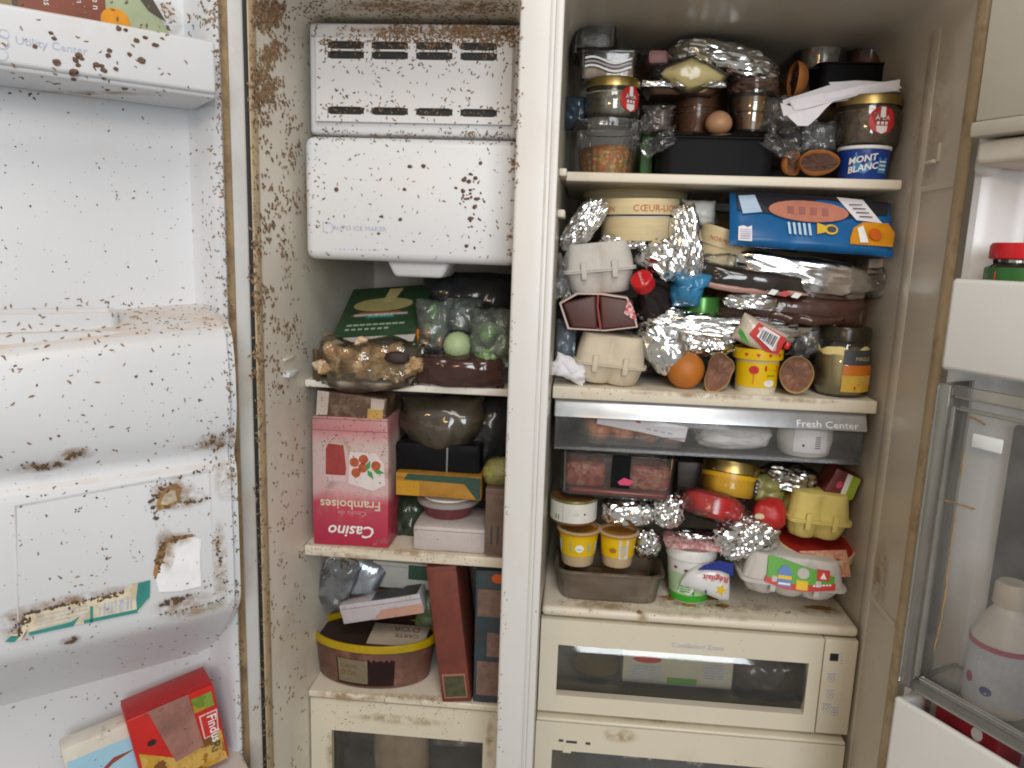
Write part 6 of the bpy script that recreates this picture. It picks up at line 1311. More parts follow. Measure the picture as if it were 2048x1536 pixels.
t = thing('yellow_fruit', 'yellowish green fruit in clear wrap sitting on the narrow brown carton', 'fruit', loc); part('rind', lump(r, r*.9, h*.5, 105, 4, .06, 2), M('yellow_green_rind', (.34, .33, .10), .5, var=.2), t, loc=(0, 0, h*.5)); part('wrap', lump(r*1.06, r*.98, h*.54, 106, 4, .08, 4), FILM, t, loc=(0, 0, h*.5), smooth=False)
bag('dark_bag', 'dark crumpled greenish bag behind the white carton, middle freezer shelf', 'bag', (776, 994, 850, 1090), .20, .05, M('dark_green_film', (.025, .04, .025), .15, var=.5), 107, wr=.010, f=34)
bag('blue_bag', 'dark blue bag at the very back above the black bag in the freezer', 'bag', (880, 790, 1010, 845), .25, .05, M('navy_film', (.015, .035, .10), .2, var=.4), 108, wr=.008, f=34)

# ------------------------------------------------------------------ freezer, bottom
ZL = ZDT+.008
loc, r, h = cyl(642, 1248, 884, 1382, .158, ZL)
t = thing('ice_cream_tub', 'oval ice cream tub with a yellow rim and brown printed sides', 'tub', loc); ov = .60
loc.y = .158+r*ov; t.location = loc; h = .078
part('body', lathe([(0, 0), (r*.84, 0), (r*.88, .003), (r*.97, h-.012), (r*.94, h-.012), (r*.86, .004), (0, .004)], 64, 1, ov), M('brown_tub_print', (.13, .062, .045), .4, var=.35, vs=18, dirt=[(22, .55, .7, (.34, .17, .13), .6)]), t)
part('rim', lathe([(r*.965, h-.013), (r*1.0, h-.012), (r*1.0, h-.002), (r*.99, h), (r*.95, h), (r*.945, h-.004), (r*.94, h-.013)], 64, 1, ov), M('yellow_rim_plastic', (.40, .28, .015), .35, var=.08), t)
part('inner_card', lathe([(0, h-.014), (r*.93, h-.010)], 48, 1, ov), M('dark_brown_inside', (.035, .02, .015), .6), t)
OV = lambda x, z, o: Vector(((r*(.88+.09*z/h)+o)*sin(x/r), -(r*(.88+.09*z/h)+o)*cos(x/r)*ov, z))
patch(t, 'dark_panel', M('dark_plum_print', (.04, .018, .018), .4), [(x*r, z) for x, z in ((-.38, .006), (.22, .006), (.22, h*.78), (-.38, h*.78))]+[], OV) if False else None
def oval_label(name, mat, a0, a1, z0, z1, off):
    bm = bmesh.new(); rows = []
    for i in range(15):
        a = radians(a0+(a1-a0)*i/14); rows.append([bm.verts.new(OV(a*r, z, off)) for z in (z0, z1)])
    for A, B in zip(rows, rows[1:]): bm.faces.new((A[0], B[0], B[1], A[1]))
    bmesh.ops.solidify(bm, geom=bm.faces[:], thickness=.0004); bmesh.ops.recalc_face_normals(bm, faces=bm.faces[:]); part(name, bm, mat, t)
oval_label('dark_panel', M('dark_plum_print', (.04, .018, .018), .4), -30, 28, .006, h*.78, .001); oval_label('cream_label', M('dull_cream_label', (.40, .33, .22), .5), -28, 2, .010, h*.66, .002)
BRI = M('brown_ink', (.18, .09, .04), .5)
text(t, "CARTE", .0095, BRI, -.030, h*.46, OV, th=.003); text(t, "D'OR", .0125, BRI, -.030, h*.30, OV, th=.003)
lidp = part('loose_lid', rbox(-.006, .088, -.026, .030, h-.010, h-.006, .0015), M('dingy_cream_card', (.42, .36, .29), .5), t, rot=(radians(6), 0, 0))
text(t, "CARTE", .013, BRI, .056, -.006, lambda x, z, o: Vector((x, z, h-.0055+z*.105+o)), flip=True); text(t, "D'OR", .019, BRI, .052, .014, lambda x, z, o: Vector((x, z, h-.0055+z*.105+o)), flip=True)
# foil bag, cartons
t, w, h = bag('foil_bag', 'blue-grey foil bag with a brown panel leaning behind the yellow-rimmed tub', 'bag', (682, 1122, 756, 1222), .215, .04, M('blue_grey_foil', (.46, .52, .60), .25, metal=.85, bump=.4, bs=70), 110, rot=(0, radians(24), 0), wr=.006, f=26)
patch(t, 'brown_panel', M('dark_brown_print', (.07, .03, .02), .4), [(-w*.30, -h*.42), (w*.42, -h*.44), (w*.42, -h*.05), (-w*.05, -h*.22)], FRONT(-.021))
bag('clear_bag', 'clear crumpled bag beside the wall behind the yellow-rimmed tub', 'bag', (632, 1118, 704, 1226), .20, .03, CLEAR('bluish_clear_film', (.88, .90, .92), .08, .10, bump=.9, bs=30, fres=1.5), 120, rot=(0, radians(20), 0), wr=.010, f=30)
t, w, h = box('grey_carton', 'pale grey carton lying behind the yellow-rimmed tub', 'carton', (744, 1126, 864, 1178), .230, .10, M('pale_grey_card', (.42, .44, .42), .5, var=.1), rot=(0, radians(1), 0)); patch(t, 'dark_picture', M('dark_green_print', (.03, .07, .05), .4), rect(w*.1, w*.48, h*.4, h*.95), FRONT())
t, w, h = box('slanted_carton', 'white and pink carton slanting above the yellow-rimmed tub', 'carton', (684, 1200, 850, 1238), .190, .10, M('greyish_white_card', (.50, .47, .50), .45, var=.1), rot=(0, radians(-13), 0))
patch(t, 'pink_side', M('salmon_card', (.50, .28, .22), .5), [(-w*.12, h*.02), (w*.49, h*.02), (w*.49, h*.52), (w*.0, h*.48)], FRONT()); patch(t, 'dark_top', DARK_INK, rect(-w*.1, w*.46, .002, .05), TOP(h))
text(t, 'SAKE', .016, WHITE_INK, w*.04, h*1.12, FRONT(.004)) if False else None
t2, w2, h2_ = box('dark_carton', 'dark carton with pale lettering behind the slanted carton in the freezer', 'carton', (735, 1178, 850, 1232), .225, .08, M('dark_brown_print', (.07, .03, .02), .4), rot=(0, radians(-8), 0)); text(t2, 'SAK', .017, M('pale_green_ink', (.42, .48, .40), .5), -.012, h2_*.62, FRONT())
t, w, h = box('red_carton', 'tall narrow red carton leaning in the bottom of the freezer', 'carton', (884, 1132, 944, 1404), .150, .11, M('dull_red_card', (.165, .040, .027), .55, var=.25, vs=20, dirt=[(30, .52, .70, (.10, .045, .03), .75), (120, .60, .68, (.06, .035, .025), .8)]), rot=(0, radians(-7.5), 0), z=ZL)
patch(t, 'picture', M('dark_olive_picture', (.07, .07, .035), .4, var=.5, vs=90), rect(-w*.36, w*.34, h*.045, h*.20), FRONT()); patch(t, 'picture_frame', M('dull_pink_line', (.34, .16, .12), .5), rect(-w*.40, w*.38, h*.035, h*.215), FRONT(), .0003)
t, w, h = box('blue_carton', 'tall teal and brown carton between the red carton and the divider', 'carton', (944, 1142, 1030, 1412), .155, .11, M('teal_card', (.030, .055, .072), .55, var=.25, dirt=[(40, .48, .66, (.07, .045, .035), .8), (140, .60, .68, (.03, .02, .016), .8)]), z=ZL)
DBP = M('dull_brown_panel', (.20, .125, .10), .55, var=.3, vs=60, dirt=[(150, .58, .66, (.05, .03, .02), .8)])
for (x0, x1, q0, q1) in ((-.44, .2, .66, .86), (-.20, .2, .36, .54), (-.42, .2, .06, .32)): patch(t, 'brown_panel', DBP, rect(w*x0, w*x1, h*q0, h*q1), FRONT())
patch(t, 'red_spot', M('red_orange_print', (.58, .12, .02), .4), ell(w*.02, h*.945, w*.16, h*.035, 14), FRONT())
t, w, h = bag('pale_block', 'pale frosted block seen through the freezer drawer window', 'bag', (740, 1462, 850, 1600), .19, .05, M('frosted_tan', (.46, .36, .26), .5, var=.15), 112, wr=.008, f=30)
bag('dark_bag', 'dark bag filling the freezer drawer behind its window', 'bag', (650, 1470, 985, 1640), .26, .08, M('dark_brown_film', (.03, .022, .018), .2, var=.4), 113, wr=.01, f=20)

# ------------------------------------------------------------------ things in the doors
def door_thing(D, name, label, cat, t_, n, z, tilt=0, lean=0):
    """stands in a door: local x runs along the door in the viewer's left-to-right sense, local -y faces the viewer"""
    xa = -D.u if D.side < 0 else D.u
    o = thing(name, label, cat, D.w(t_, n, z)); R = Matrix((xa, -D.n, Vector((0, 0, 1)))).transposed().to_4x4()
    o.matrix_world = Matrix.Translation(D.w(t_, n, z)) @ R @ Matrix.Rotation(tilt, 4, 'Y') @ Matrix.Rotation(lean, 4, 'X'); return o
# frozen packet in the top bin of the freezer door
ta, za = LD.at(165, 30, .08)
t = door_thing(LD, 'vegetable_packet', 'brown and green frozen vegetable packet in the upper door bin', 'packet', .139, .085, 1.452)
w, h = .25, .075
part('body', hexa([Vector(v) for v in ((-w/2, 0, 0), (.098, 0, 0), (.098, .05, 0), (-w/2, .05, 0), (-w/2, 0, .098), (.046, 0, .098), (.046, .05, .098), (-w/2, .05, .098))], .003, 2), M('pale_green_pack', (.36, .42, .28), .35, var=.12), t)
FD = FRONT(0)
patch(t, 'brown_panel', M('brown_pack_print', (.20, .055, .03), .4, var=.15), rect(-.06, .012, .03, .0975), FD); patch(t, 'photo_panel', SPOTS('meat_photo', (.14, .10, .05), [(.24, .18, .08), (.08, .05, .03), (.20, .10, .05)], 60, .4, 0), rect(-w/2+.001, -.06, .03, .0975), FD)
patch(t, 'orange_splash', ORG, ell(.020, .056, .013, .012, 18), FD, .0009); patch(t, 'dark_torn_edge', M('dark_torn_film', (.06, .05, .035), .5), [(.030, .0975), (.046, .0975), (.066, .064), (.050, .072)], FD, .0012)
for k, s in enumerate(('votre n', 'pomm', 'cuites', 'pommes')): text(t, s, .0085, WHITE_INK, .001-.0135*k, .0880, FD, rot=-pi/2, align='LEFT', th=.0012)
# red boxed meal and blue-white carton in the lower door recess
p0 = LD.at(352, 1350, .06)
t = door_thing(LD, 'red_food_box', 'red frozen food box with tape and fries picture, lower in the freezer door', 'box', LD.at(378, 1536, .07)[0], .070, ZLB+.004, tilt=radians(-9))
w, h, d = .098, .108, .045
part('body', rbox(-w/2, w/2, 0, d, 0, h, .003), M('bright_red_print', (.48, .022, .018), .35, var=.1), t)
patch(t, 'food_photo', SPOTS('golden_fries', (.30, .14, .03), [(.50, .30, .05), (.18, .07, .02), (.56, .36, .10)], 70, .4, .0), [(-w*.46, 0.001), (w*.47, .001), (w*.47, h*.40), (w*.05, h*.36), (-w*.08, h*.30), (-w*.46, h*.56)], FD)
TAPE = CLEAR('brown_packing_tape', (.80, .62, .55), .72, .15, body=(.42, .20, .16))
patch(t, 'packing_tape', TAPE, [(-w*.26, h*1.0), (w*.20, h*1.0), (w*.24, h*.30), (-w*.10, h*.26)], FD, .0010)
patch(t, 'green_picture', SPOTS('salad_photo', (.14, .22, .03), [(.40, .26, .03), (.20, .28, .05)], 90, .4, 0), rect(w*.22, w*.46, h*.74, h*.92), FD, .0009)
patch(t, 'logo_border', M('pink_white_ink', (.66, .48, .46), .5), [(w*.26, h*.38), (w*.44, h*.38), (w*.48, h*.68), (w*.26, h*.68)], FD, .0012); patch(t, 'logo_panel', RED_INK, [(w*.275, h*.395), (w*.425, h*.395), (w*.46, h*.665), (w*.275, h*.665)], FD, .0016)
text(t, 'Findus', .0150, WHITE_INK, w*.345, h*.655, FD, rot=-pi/2, align='LEFT', th=.0024, off=.0002); text(t, 'Ri', .017, DARK_INK, w*.31, h*.30, FD, rot=-pi/2, align='LEFT', th=.0024)
patch(t, 'dark_hole', BLACK, ell(-w*.30, h*.62, .005, .0035, 12), FD, .0012)
part('top_flap', rbox(-w/2+.001, w/2-.001, .001, d-.001, h+.0003, h+.0012, .0003), M('dark_red_flap', (.36, .02, .02), .4), t)
t = door_thing(LD, 'blue_white_carton', 'blue and white carton with a brown ribbon print, beside the red food box', 'carton', LD.at(222, 1536, .07)[0], .058, ZLB+.002, tilt=radians(-7))
w, h, d = .074, .086, .026
part('body', rbox(-w/2, w/2, 0, d, 0, h, .003), M('off_white_card', (.60, .57, .50), .5, var=.1, dirt=[(40, .6, .72, (.25, .14, .07), .6)]), t)
patch(t, 'blue_panel', M('pale_blue_print', (.34, .56, .70), .4, var=.05), rect(-w*.46, w*.46, .001, h*.80), FD)
patch(t, 'brown_ribbon', M('red_brown_print', (.26, .06, .04), .4), [(-w*.42, h*.40), (-w*.1, h*.46), (w*.15, h*.60), (w*.46, h*.60), (w*.12, h*.52), (-w*.12, h*.38)], FD, .0009)
patch(t, 'red_bar', M('red_brown_print', (.26, .06, .04), .4), rect(w*.14, w*.24, .001, h*.26), FD, .0009); patch(t, 'flower', M('pinkish_white_print', (.66, .60, .60), .45), ell(-w*.12, h*.02, w*.16, h*.06, 16), FD, .0009)
# jar in the fridge door bin
q = RD.at(2052, 575, .06)
t = door_thing(RD, 'red_lid_jar', 'jar with red lid and green label with peppers, in the fridge door bin', 'jar', q[0]-.004, .055, z0+.010)
r = .036; zb2 = z0+.010; zt2_ = RD.at(2000, 487, .055)[1]; h = zt2_-zb2
part('glass', lathe([(0, .001), (r*.9, .001), (r, .006), (r, h-.024), (r*.85, h-.019), (r*.85, h-.014)], 44), GLASS, t)
part('contents', lathe([(0, .003), (r*.95, .006), (r*.95, h-.025), (0, h-.03)], 36), M('dark_green_food', (.05, .09, .02), .35), t)
part('lid', lathe([(r*.92, h-.016), (r*.95, h-.015), (r*.95, h-.003), (r*.9, h), (0, h-.001)], 64, flute=32, fl_amp=.008), RED, t)
part('label', arc(r+.0004, .012, h-.024, -60, 85, n=26), M('label_dark_green', (.03, .13, .03), .4, var=.2), t)
patch(t, 'red_tab', RED_INK, rect(-.010, .030, h-.046, h-.028), ROUND(r+.0008)); text(t, 'gra', .012, WHITE_INK, -.008, h-.043, ROUND(r+.0014), align='LEFT', off=.0003)
patch(t, 'pepper', M('tomato_print', (.50, .10, .01), .4, var=.3, vs=90), ell(.004, h-.058, .016, .013, 20), ROUND(r+.0009)); patch(t, 'lime_mark', M('lime_print', (.30, .42, .05), .4), rect(-.030, -.022, h-.066, h-.046), ROUND(r+.0009))
# bottle behind the clear pane
q = RD.at(1990, 1395, .05)
t = door_thing(RD, 'milk_bottle', 'white plastic milk bottle with a pink band behind the clear door pane', 'bottle', q[0], .05, cz0+.004)
r = .031; h = RD.at(1990, 1150, .05)[1]-cz0-.004
part('body', lathe([(0, 0), (r*.92, 0), (r, .004), (r, h*.50), (r*.98, h*.58), (r*.62, h*.74), (r*.44, h*.80), (r*.44, h*.84)], 44), M('milky_bottle', (.84, .82, .78), .35), t)
part('cap', lathe([(r*.46, h*.82), (r*.52, h*.83), (r*.50, h*.97), (r*.42, h), (0, h)], 40), M('ivory_cap', (.66, .60, .50), .4), t)
part('pink_band', arc(r*1.002, h*.505, h*.545, -120, 120, n=40), M('magenta_band', (.46, .03, .13), .4), t); part('label', arc(r*1.002, h*.08, h*.50, -120, 120, n=40), M('pale_label', (.62, .67, .76), .5, var=.15, vs=40), t)
[patch(t, 'small_print', GREY_INK, rect(-.006, .018, h*(.30+.035*k), h*(.312+.035*k)), ROUND(r*1.01)) for k in range(4)]
patch(t, 'pink_spot', M('magenta_band', (.46, .03, .13), .4), ell(-.014, h*.24, .005, .006, 12), ROUND(r*1.01)); patch(t, 'blue_spot', BLUE, ell(.006, h*.19, .006, .005, 12), ROUND(r*1.01))
q = RD.at(1905, 1410, .06)
t = door_thing(RD, 'red_packet', 'dark red packet lying low in the fridge door behind the bottom bin', 'packet', q[0], .075, .4895); part('body', rbox(-.010, .060, 0, .05, 0, bz1+.007-.4895, .004), M('dark_red_pack', (.26, .02, .03), .35, var=.3), t)
patch(t, 'white_mark', WHITE_INK, ell(.038, bz1-.005-.4895, .006, .008, 12), FRONT())

bag('dark_bag', 'dark brown bag wedged behind the slanted carton at the bottom of the freezer', 'bag', (690, 1132, 870, 1250), .25, .05, M('dark_maroon_film', (.045, .018, .015), .10), 170, wr=.010, f=26)
bag('green_bag', 'dull green bag between the slanted carton and the tall red carton', 'bag', (826, 1190, 884, 1262), .205, .03, M('dull_green_film', (.06, .085, .04), .3, var=.4), 171, wr=.008, f=34)

# ------------------------------------------------------------------ insect casings and crumbs stuck to the surfaces
import numpy as np
bpy.context.view_layer.update()
def tree(objs):
    vs, fs = [], []
    for o in objs:
        mw = o.matrix_world; k = len(vs); vs += [mw @ v.co for v in o.data.vertices]; fs += [[i+k for i in p.vertices] for p in o.data.polygons]
    return BVHTree.FromPolygons(vs, fs)
TREE = tree([o for o in COL.objects if o.type == 'MESH' and (o.parent == fr or (o.parent and o.parent.parent == fr)) and not any(k in o.name for k in ('pane', 'window', 'clear', 'lettering', 'print', 'crust'))])
CASE = M('insect_casing_brown', (.22, .135, .075), .6, var=.6, vs=220, dirt=[(300, .52, .60, (.38, .26, .15), .8)])
CASED = M('insect_casing_dark', (.12, .063, .036), .6, var=.6, vs=200, dirt=[(260, .54, .62, (.20, .12, .07), .7)])
def hit(px, py):
    d = ray(px, py).normalized(); h = TREE.ray_cast(EYE, d); return h[0], h[1]
def spray(S, n, x0, y0, x1, y1, size=(.0028, .0050), clump=0, sig=8, dens=None, slim=.42):
    k = 0; guard = 0
    while k < n and guard < n*8:
        guard += 1
        px, py = RG.uniform(x0, x1), RG.uniform(y0, y1)
        if dens and RG.random() > dens(px, py): continue
        m = 1 if not clump else RG.randint(1, clump)
        for _ in range(m):
            p, nn = hit(px+RG.gauss(0, sig if m > 1 else 0), py+RG.gauss(0, sig if m > 1 else 0))
            if p is None: continue
            if nn.dot(p-EYE) > 0: nn = -nn
            L = RG.uniform(*size)*(1.02 if S is not dk else .85); W = L*RG.uniform(slim*.8, slim*1.3); S.add(p, nn, L, W, W*.6, RG.uniform(0, 2*pi)); k += 1
def band(a, b, s): return lambda x, y: max(.03, math.exp(-((x-(a+b*y/1536))/s)**2))
wl = Swarm(); dk = Swarm()
nz = lambda x, y: max(0, min(1, .5+1.6*noise.noise(Vector((x/38, y/52, 0)))))
# freezer side wall: thick near the top, thinning downwards
FW = (.0048, .0082)
spray(wl, 800, 506, 0, 572, 250, FW, 5, 6, lambda x, y: nz(x, y)*math.exp(-((x-532)/24)**2)*(1 if y < 215 else .4))
spray(dk, 150, 506, 0, 580, 300, FW, 3, 5, nz)
spray(wl, 300, 506, 240, 598, 780, FW, 4, 7, nz)
spray(dk, 110, 506, 240, 598, 780, FW, 3, 5, nz)
spray(wl, 240, 510, 760, 618, 1536, (.0036, .0064), 3, 5, lambda x, y: .3+.7*nz(x, y))
spray(dk, 130, 510, 500, 615, 1536, (.0034, .0060), 3, 5, nz)
spray(wl, 130, 560, 0, 620, 560, (.0030, .0052))
# ceiling of the freezer and top of the louvre cover
spray(wl, 480, 590, 0, 1038, 34, (.003, .0056), 4, 7, lambda x, y: .25+.75*(x > 760))
spray(dk, 140, 590, 0, 1038, 36, (.003, .0056), 3, 7)
spray(wl, 900, 628, 42, 1032, 84, (.0030, .0056), 4, 6, lambda x, y: (.10 if x < 740 else 1)*(1 if y > 52 else .55)*nz(x+90, y))
spray(wl, 200, 640, 74, 1010, 110, (.0026, .005), 3, 5, nz)
spray(dk, 150, 640, 60, 1020, 130, (.0028, .005), 3, 5, nz)
spray(wl, 130, 635, 115, 1015, 250, (.0034, .0062), 0, 4, slim=.30); spray(dk, 46, 635, 118, 1018, 250, (.003, .0055), 3, 5)
spray(wl, 60, 640, 212, 1010, 222, (.0026, .0045), 3, 5)
spray(wl, 150, 632, 262, 1022, 279, (.0026, .005), 4, 6, lambda x, y: .3+.7*nz(x, y)); spray(dk, 60, 630, 260, 1022, 280, (.0026, .0045), 2, 6)
spray(wl, 170, 1012, 60, 1046, 560, (.0024, .0046), 3, 4, lambda x, y: math.exp(-((x-1041+.045*y)/6)**2)); spray(dk, 80, 990, 500, 1030, 1536, (.0018, .0032), 2, 3, lambda x, y: math.exp(-((x-1040+.028*y)/5)**2))
# ice bucket
spray(wl, 70, 612, 285, 1010, 515, (.0030, .0055), slim=.34); spray(dk, 26, 612, 285, 1010, 520, (.0024, .0042), slim=.6); spray(dk, 90, 612, 285, 1015, 520, (.0009, .0016), slim=.8)
spray(wl, 40, 608, 285, 640, 470, (.002, .004)); spray(dk, 34, 915, 340, 965, 500, (.003, .0056), 3, 5, slim=.6)
# freezer door
DD = dict(slim=.36)
spray(wl, 42, 0, 30, 425, 185, (.0030, .0052), **DD); spray(dk, 16, 0, 165, 430, 200, (.003, .006), 2, 4, slim=.4)
spray(dk, 50, 0, 200, 428, 600, (.0014, .0034), slim=.55); spray(wl, 18, 200, 200, 430, 610, (.0024, .0044), **DD); spray(dk, 109, 0, 200, 430, 610, (.0008, .0014), slim=.8)
spray(wl, 77, 330, 0, 430, 64, (.003, .005), 4, 7, nz); spray(wl, 62, 405, 190, 440, 620, (.0026, .005), **DD)
spray(wl, 52, 0, 590, 300, 695, (.0034, .0062), slim=.34); spray(dk, 79, 235, 604, 440, 668, (.0018, .0042), 2, 6, slim=.45); spray(wl, 42, 240, 606, 440, 668, (.002, .004))
spray(wl, 49, 0, 690, 450, 940, (.0030, .0054), slim=.34); spray(dk, 25, 0, 690, 460, 940, (.0022, .0044), slim=.6); spray(dk, 92, 0, 690, 460, 960, (.0008, .0015), slim=.8)
spray(dk, 63, 0, 960, 460, 1260, (.0018, .0036), 2, 6, nz, slim=.55); spray(dk, 138, 0, 960, 470, 1330, (.0008, .0015), slim=.8); spray(wl, 42, 0, 960, 460, 1300, (.0024, .0045), **DD)
spray(dk, 37, 400, 840, 466, 960, (.002, .0042), 3, 7, nz); spray(dk, 37, 425, 1040, 466, 1240, (.0016, .0034), 3, 5, nz); spray(dk, 29, 290, 960, 330, 1040, (.0014, .003), 3, 6)
spray(dk, 25, 0, 1270, 470, 1536, (.0024, .0046), slim=.45); spray(wl, 42, 0, 1260, 470, 1420, (.0026, .0046), **DD); spray(dk, 50, 0, 1270, 470, 1536, (.0008, .0016), slim=.8)
for (x0, x1, k) in ((426, 440, 320), (0, 0, 0)):
    spray(wl, k, 424, 0, 486, 1536, (.0022, .0044), 3, 3, lambda x, y: math.exp(-((x-(431+.036*y))/5)**2)) if k else None
spray(dk, 200, 424, 0, 492, 1536, (.002, .0036), 2, 3, lambda x, y: math.exp(-((x-(433+.036*y))/5)**2))
spray(wl, 200, 480, 0, 540, 1536, (.002, .0036), 2, 3, lambda x, y: math.exp(-((x-(505+.016*y))/3)**2)); spray(dk, 160, 480, 0, 540, 1536, (.002, .0034), 2, 3, lambda x, y: math.exp(-((x-(504+.016*y))/3)**2))
# lower freezer shelf, drawer front, divider
spray(dk, 120, 618, 1086, 1006, 1128, (.0016, .0032), 3, 8, nz); spray(dk, 120, 636, 1370, 1000, 1440, (.0016, .0034), 3, 9, nz); spray(wl, 60, 640, 1380, 1000, 1500, (.0018, .0034), 2, 9)
spray(dk, 40, 640, 1410, 1000, 1536, (.0014, .003)); spray(dk, 14, 630, 756, 1010, 786, (.0014, .0028))
# and on the packets lying in the freezer
BASE = TREE
TREE = tree([o for o in COL.objects if o.type == 'MESH' and o.parent and o.parent.name.split('.')[0] in ('raspberry_carton', 'torn_box', 'red_carton', 'blue_carton', 'slanted_carton', 'ice_cream_tub', 'white_carton', 'brown_carton', 'orange_carton', 'green_carton', 'red_food_box', 'blue_white_carton', 'vegetable_packet', 'grey_carton') and 'letter' not in o.name])
spray(dk, 120, 626, 786, 780, 1086, (.0016, .0034), 3, 7, lambda x, y: 1 if y < 960 else .3); spray(wl, 60, 626, 786, 780, 960, (.0024, .0044), 3, 6)
spray(dk, 70, 850, 1130, 1010, 1410, (.0016, .0034), 2, 5); spray(dk, 40, 690, 1170, 860, 1240, (.0016, .003), 2, 5); spray(dk, 50, 640, 1240, 880, 1380, (.0014, .003), 2, 5)
spray(dk, 50, 780, 950, 1010, 1110, (.0014, .003), 2, 5); spray(dk, 40, 640, 560, 830, 690, (.0014, .003), 2, 6); spray(dk, 26, 135, 1340, 465, 1536, (.0022, .0042), 2, 6); spray(wl, 20, 0, 0, 330, 60, (.003, .005))
TREE = BASE
a = wl.build('insect_casings', 'pale brown insect casings stuck in swarms on the freezer liner and open door', CASE)
b = dk.build('insect_crumbs', 'dark brown specks and crumbs stuck on the freezer liner and open door', CASED)
# fridge shelves: rusty crumbs
cr = Swarm()
spray(cr, 150, 1090, 1180, 1690, 1228, (.0014, .0032), 3, 9, nz); spray(cr, 120, 1290, 1165, 1480, 1215, (.0016, .004), 3, 7, nz); spray(cr, 60, 1110, 766, 1720, 800, (.0012, .0024), 3, 6); spray(cr, 30, 1090, 1235, 1690, 1536, (.0010, .002))
c_ = cr.build('rust_crumbs', 'rusty brown crumbs scattered on the fridge shelves', M('rust_crumb', (.17, .07, .025), .7, var=.5, vs=200))
def stain(px, py, rx, rz, seed):
    p, nn = hit(px, py)
    if p is None: return
    bm = bmesh.new(); c = bm.verts.new(p+Vector((0, 0, .0011))); ring = []
    for i in range(26):
        a = 2*pi*i/26; k = 1+.55*fbm((cos(a), sin(a), 0), 1.7, seed); ring.append(bm.verts.new(p+Vector((rx*k*cos(a), rz*k*sin(a), .0004))))
    for i in range(26): bm.faces.new((c, ring[i], ring[(i+1) % 26]))
    part('food_stain', bm, M('ochre_stain', (.36, .20, .06), .4, var=.3, vs=90, dirt=[(70, .5, .65, (.24, .09, .03), .7)]), fr)
for i, (px, py, rx, ry) in enumerate(((1380, 1210, .012, .006), (1345, 1195, .016, .008), (1300, 1200, .007, .004), (1445, 1212, .010, .006), (1278, 1224, .004, .006), (1640, 1216, .018, .007), (1575, 1226, .004, .002), (1420, 1196, .02, .008))): stain(px, py, rx, ry, i)
# the larger lumps on the door bin and the ice bucket, one by one
def clump(px, py, s, seed, label, group):
    p, nn = hit(px, py)
    if p is None: return
    if nn.dot(p-EYE) > 0: nn = -nn
    o = bpy.data.objects.new('dirt_clump', None); me = bpy.data.meshes.new('dirt_clump'); bm = lump(s, s*RG.uniform(.6, 1), s*.5, seed, 2, .35, 2.2, 2, .35); bm.to_mesh(me); bm.free(); me.materials.append(CASED)
    bpy.data.objects.remove(o); o = bpy.data.objects.new('dirt_clump', me); COL.objects.link(o); o.location = p+nn*s*.15; o.rotation_euler = nn.to_track_quat('Z', 'Y').to_euler(); o['label'] = label; o['category'] = 'dirt'; o['group'] = group
for i, (px, py, s) in enumerate(((102, 66, .0030), (108, 77, .0034), (113, 125, .0050), (158, 112, .0046), (151, 120, .0042), (164, 118, .0030), (156, 130, .0034), (147, 144, .0062), (193, 130, .0046), (203, 132, .0034), (219, 101, .0036), (216, 111, .0036), (208, 141, .0044), (232, 138, .0034), (147, 158, .0034), (207, 156, .0030), (273, 81, .0038), (290, 75, .0036), (311, 90, .0044), (283, 121, .0050), (259, 109, .0032), (237, 57, .0034), (251, 60, .0030), (70, 93, .0030), (249, 176, .0050), (215, 179, .0036))):
    clump(px, py, s*.72, 200+i, 'dark brown dried clump stuck on the front of the upper door bin', 'clumps on the upper door bin')
for i, (px, py, s) in enumerate(((820, 333, .0046), (847, 332, .0046), (961, 326, .0040), (928, 360, .0052), (938, 363, .0050), (951, 356, .0050), (926, 382, .0044), (941, 380, .0040), (931, 398, .0036), (952, 398, .0048), (949, 414, .0044), (941, 437, .0060), (933, 492, .0044), (673, 379, .0044), (763, 433, .0040), (801, 439, .0038), (757, 467, .0034), (809, 379, .0036))):
    clump(px, py, s*.72, 240+i, 'dark brown dried clump stuck on the white ice bucket front', 'clumps on the ice bucket')

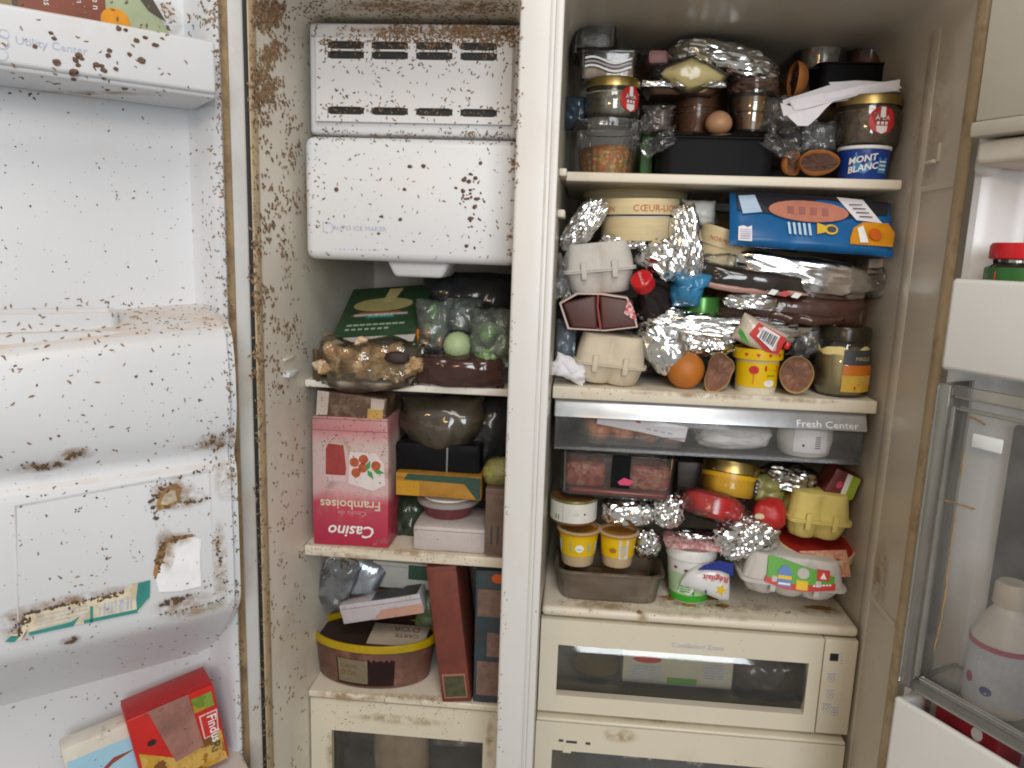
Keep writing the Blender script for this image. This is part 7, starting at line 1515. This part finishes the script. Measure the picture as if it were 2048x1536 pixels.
# dried films and yellowed patches
def smear(px, py, rx, rz, mat):
    p, nn = hit(px, py)
    if p is None: return
    if nn.dot(p-EYE) > 0: nn = -nn
    a = Vector((0, 0, 1)).cross(nn); a = a.normalized() if a.length > .2 else Vector((1, 0, 0)); c = nn.cross(a).normalized()
    me = bpy.data.meshes.new('dirt_smear'); me.from_pydata([tuple(p+nn*.0007+a*(rx*u)+c*(rz*v)) for u, v in ((-1, -1), (1, -1), (1, 1), (-1, 1))], [], [(0, 1, 2, 3)])
    uv = me.uv_layers.new(name='UVMap')
    for i, q in enumerate(((0, 0), (1, 0), (1, 1), (0, 1))): uv.data[i].uv = q
    me.materials.append(mat); o = bpy.data.objects.new('dirt_smear', me); COL.objects.link(o); o.parent = fr
OCH = SMEAR('ochre_smear', (.40, .27, .13), .75, 60); BRN = SMEAR('brown_smear', (.34, .20, .09), .85, 70); YLW = SMEAR('yellowed_smear', (.58, .46, .30), .6, 22)
for px, py, rx, rz, m in ((330, 1100, .012, .030, BRN), (350, 1080, .022, .010, BRN), (345, 985, .026, .020, BRN), (365, 1000, .034, .012, BRN), (150, 1205, .075, .012, BRN), (45, 1250, .022, .022, BRN), (140, 1280, .012, .007, BRN), (365, 1205, .036, .012, BRN), (400, 1218, .05, .010, OCH), (430, 880, .024, .012, BRN), (400, 892, .03, .008, OCH), (150, 908, .020, .010, BRN), (80, 932, .032, .010, BRN),
        (440, 1130, .010, .06, OCH), (200, 185, .09, .012, OCH), (330, 40, .02, .02, OCH), (450, 960, .014, .03, OCH),
        (800, 12, .10, .03, BRN), (960, 12, .08, .03, BRN), (820, 60, .11, .007, BRN), (930, 60, .07, .008, BRN), (820, 272, .14, .006, OCH),
        (800, 1104, .12, .008, OCH), (690, 1112, .05, .007, BRN), (700, 1392, .06, .012, BRN), (840, 1398, .08, .010, OCH), (800, 1440, .09, .010, OCH), (660, 1500, .008, .04, OCH), (980, 1480, .008, .04, OCH),
        (1360, 1205, .05, .03, BRN), (1480, 1216, .07, .02, OCH), (1640, 1222, .045, .02, OCH), (1200, 1210, .07, .02, OCH), (1285, 1235, .01, .012, OCH), (1400, 1232, .12, .012, YLW), (1300, 1440, .12, .012, YLW), (1300, 1245, .16, .008, YLW), (1240, 1470, .03, .014, OCH), (1400, 790, .12, .006, OCH), (1600, 800, .06, .006, OCH),
        (1760, 1150, .03, .05, OCH), (1860, 250, .06, .12, YLW)):
    smear(px, py, rx, rz, m)
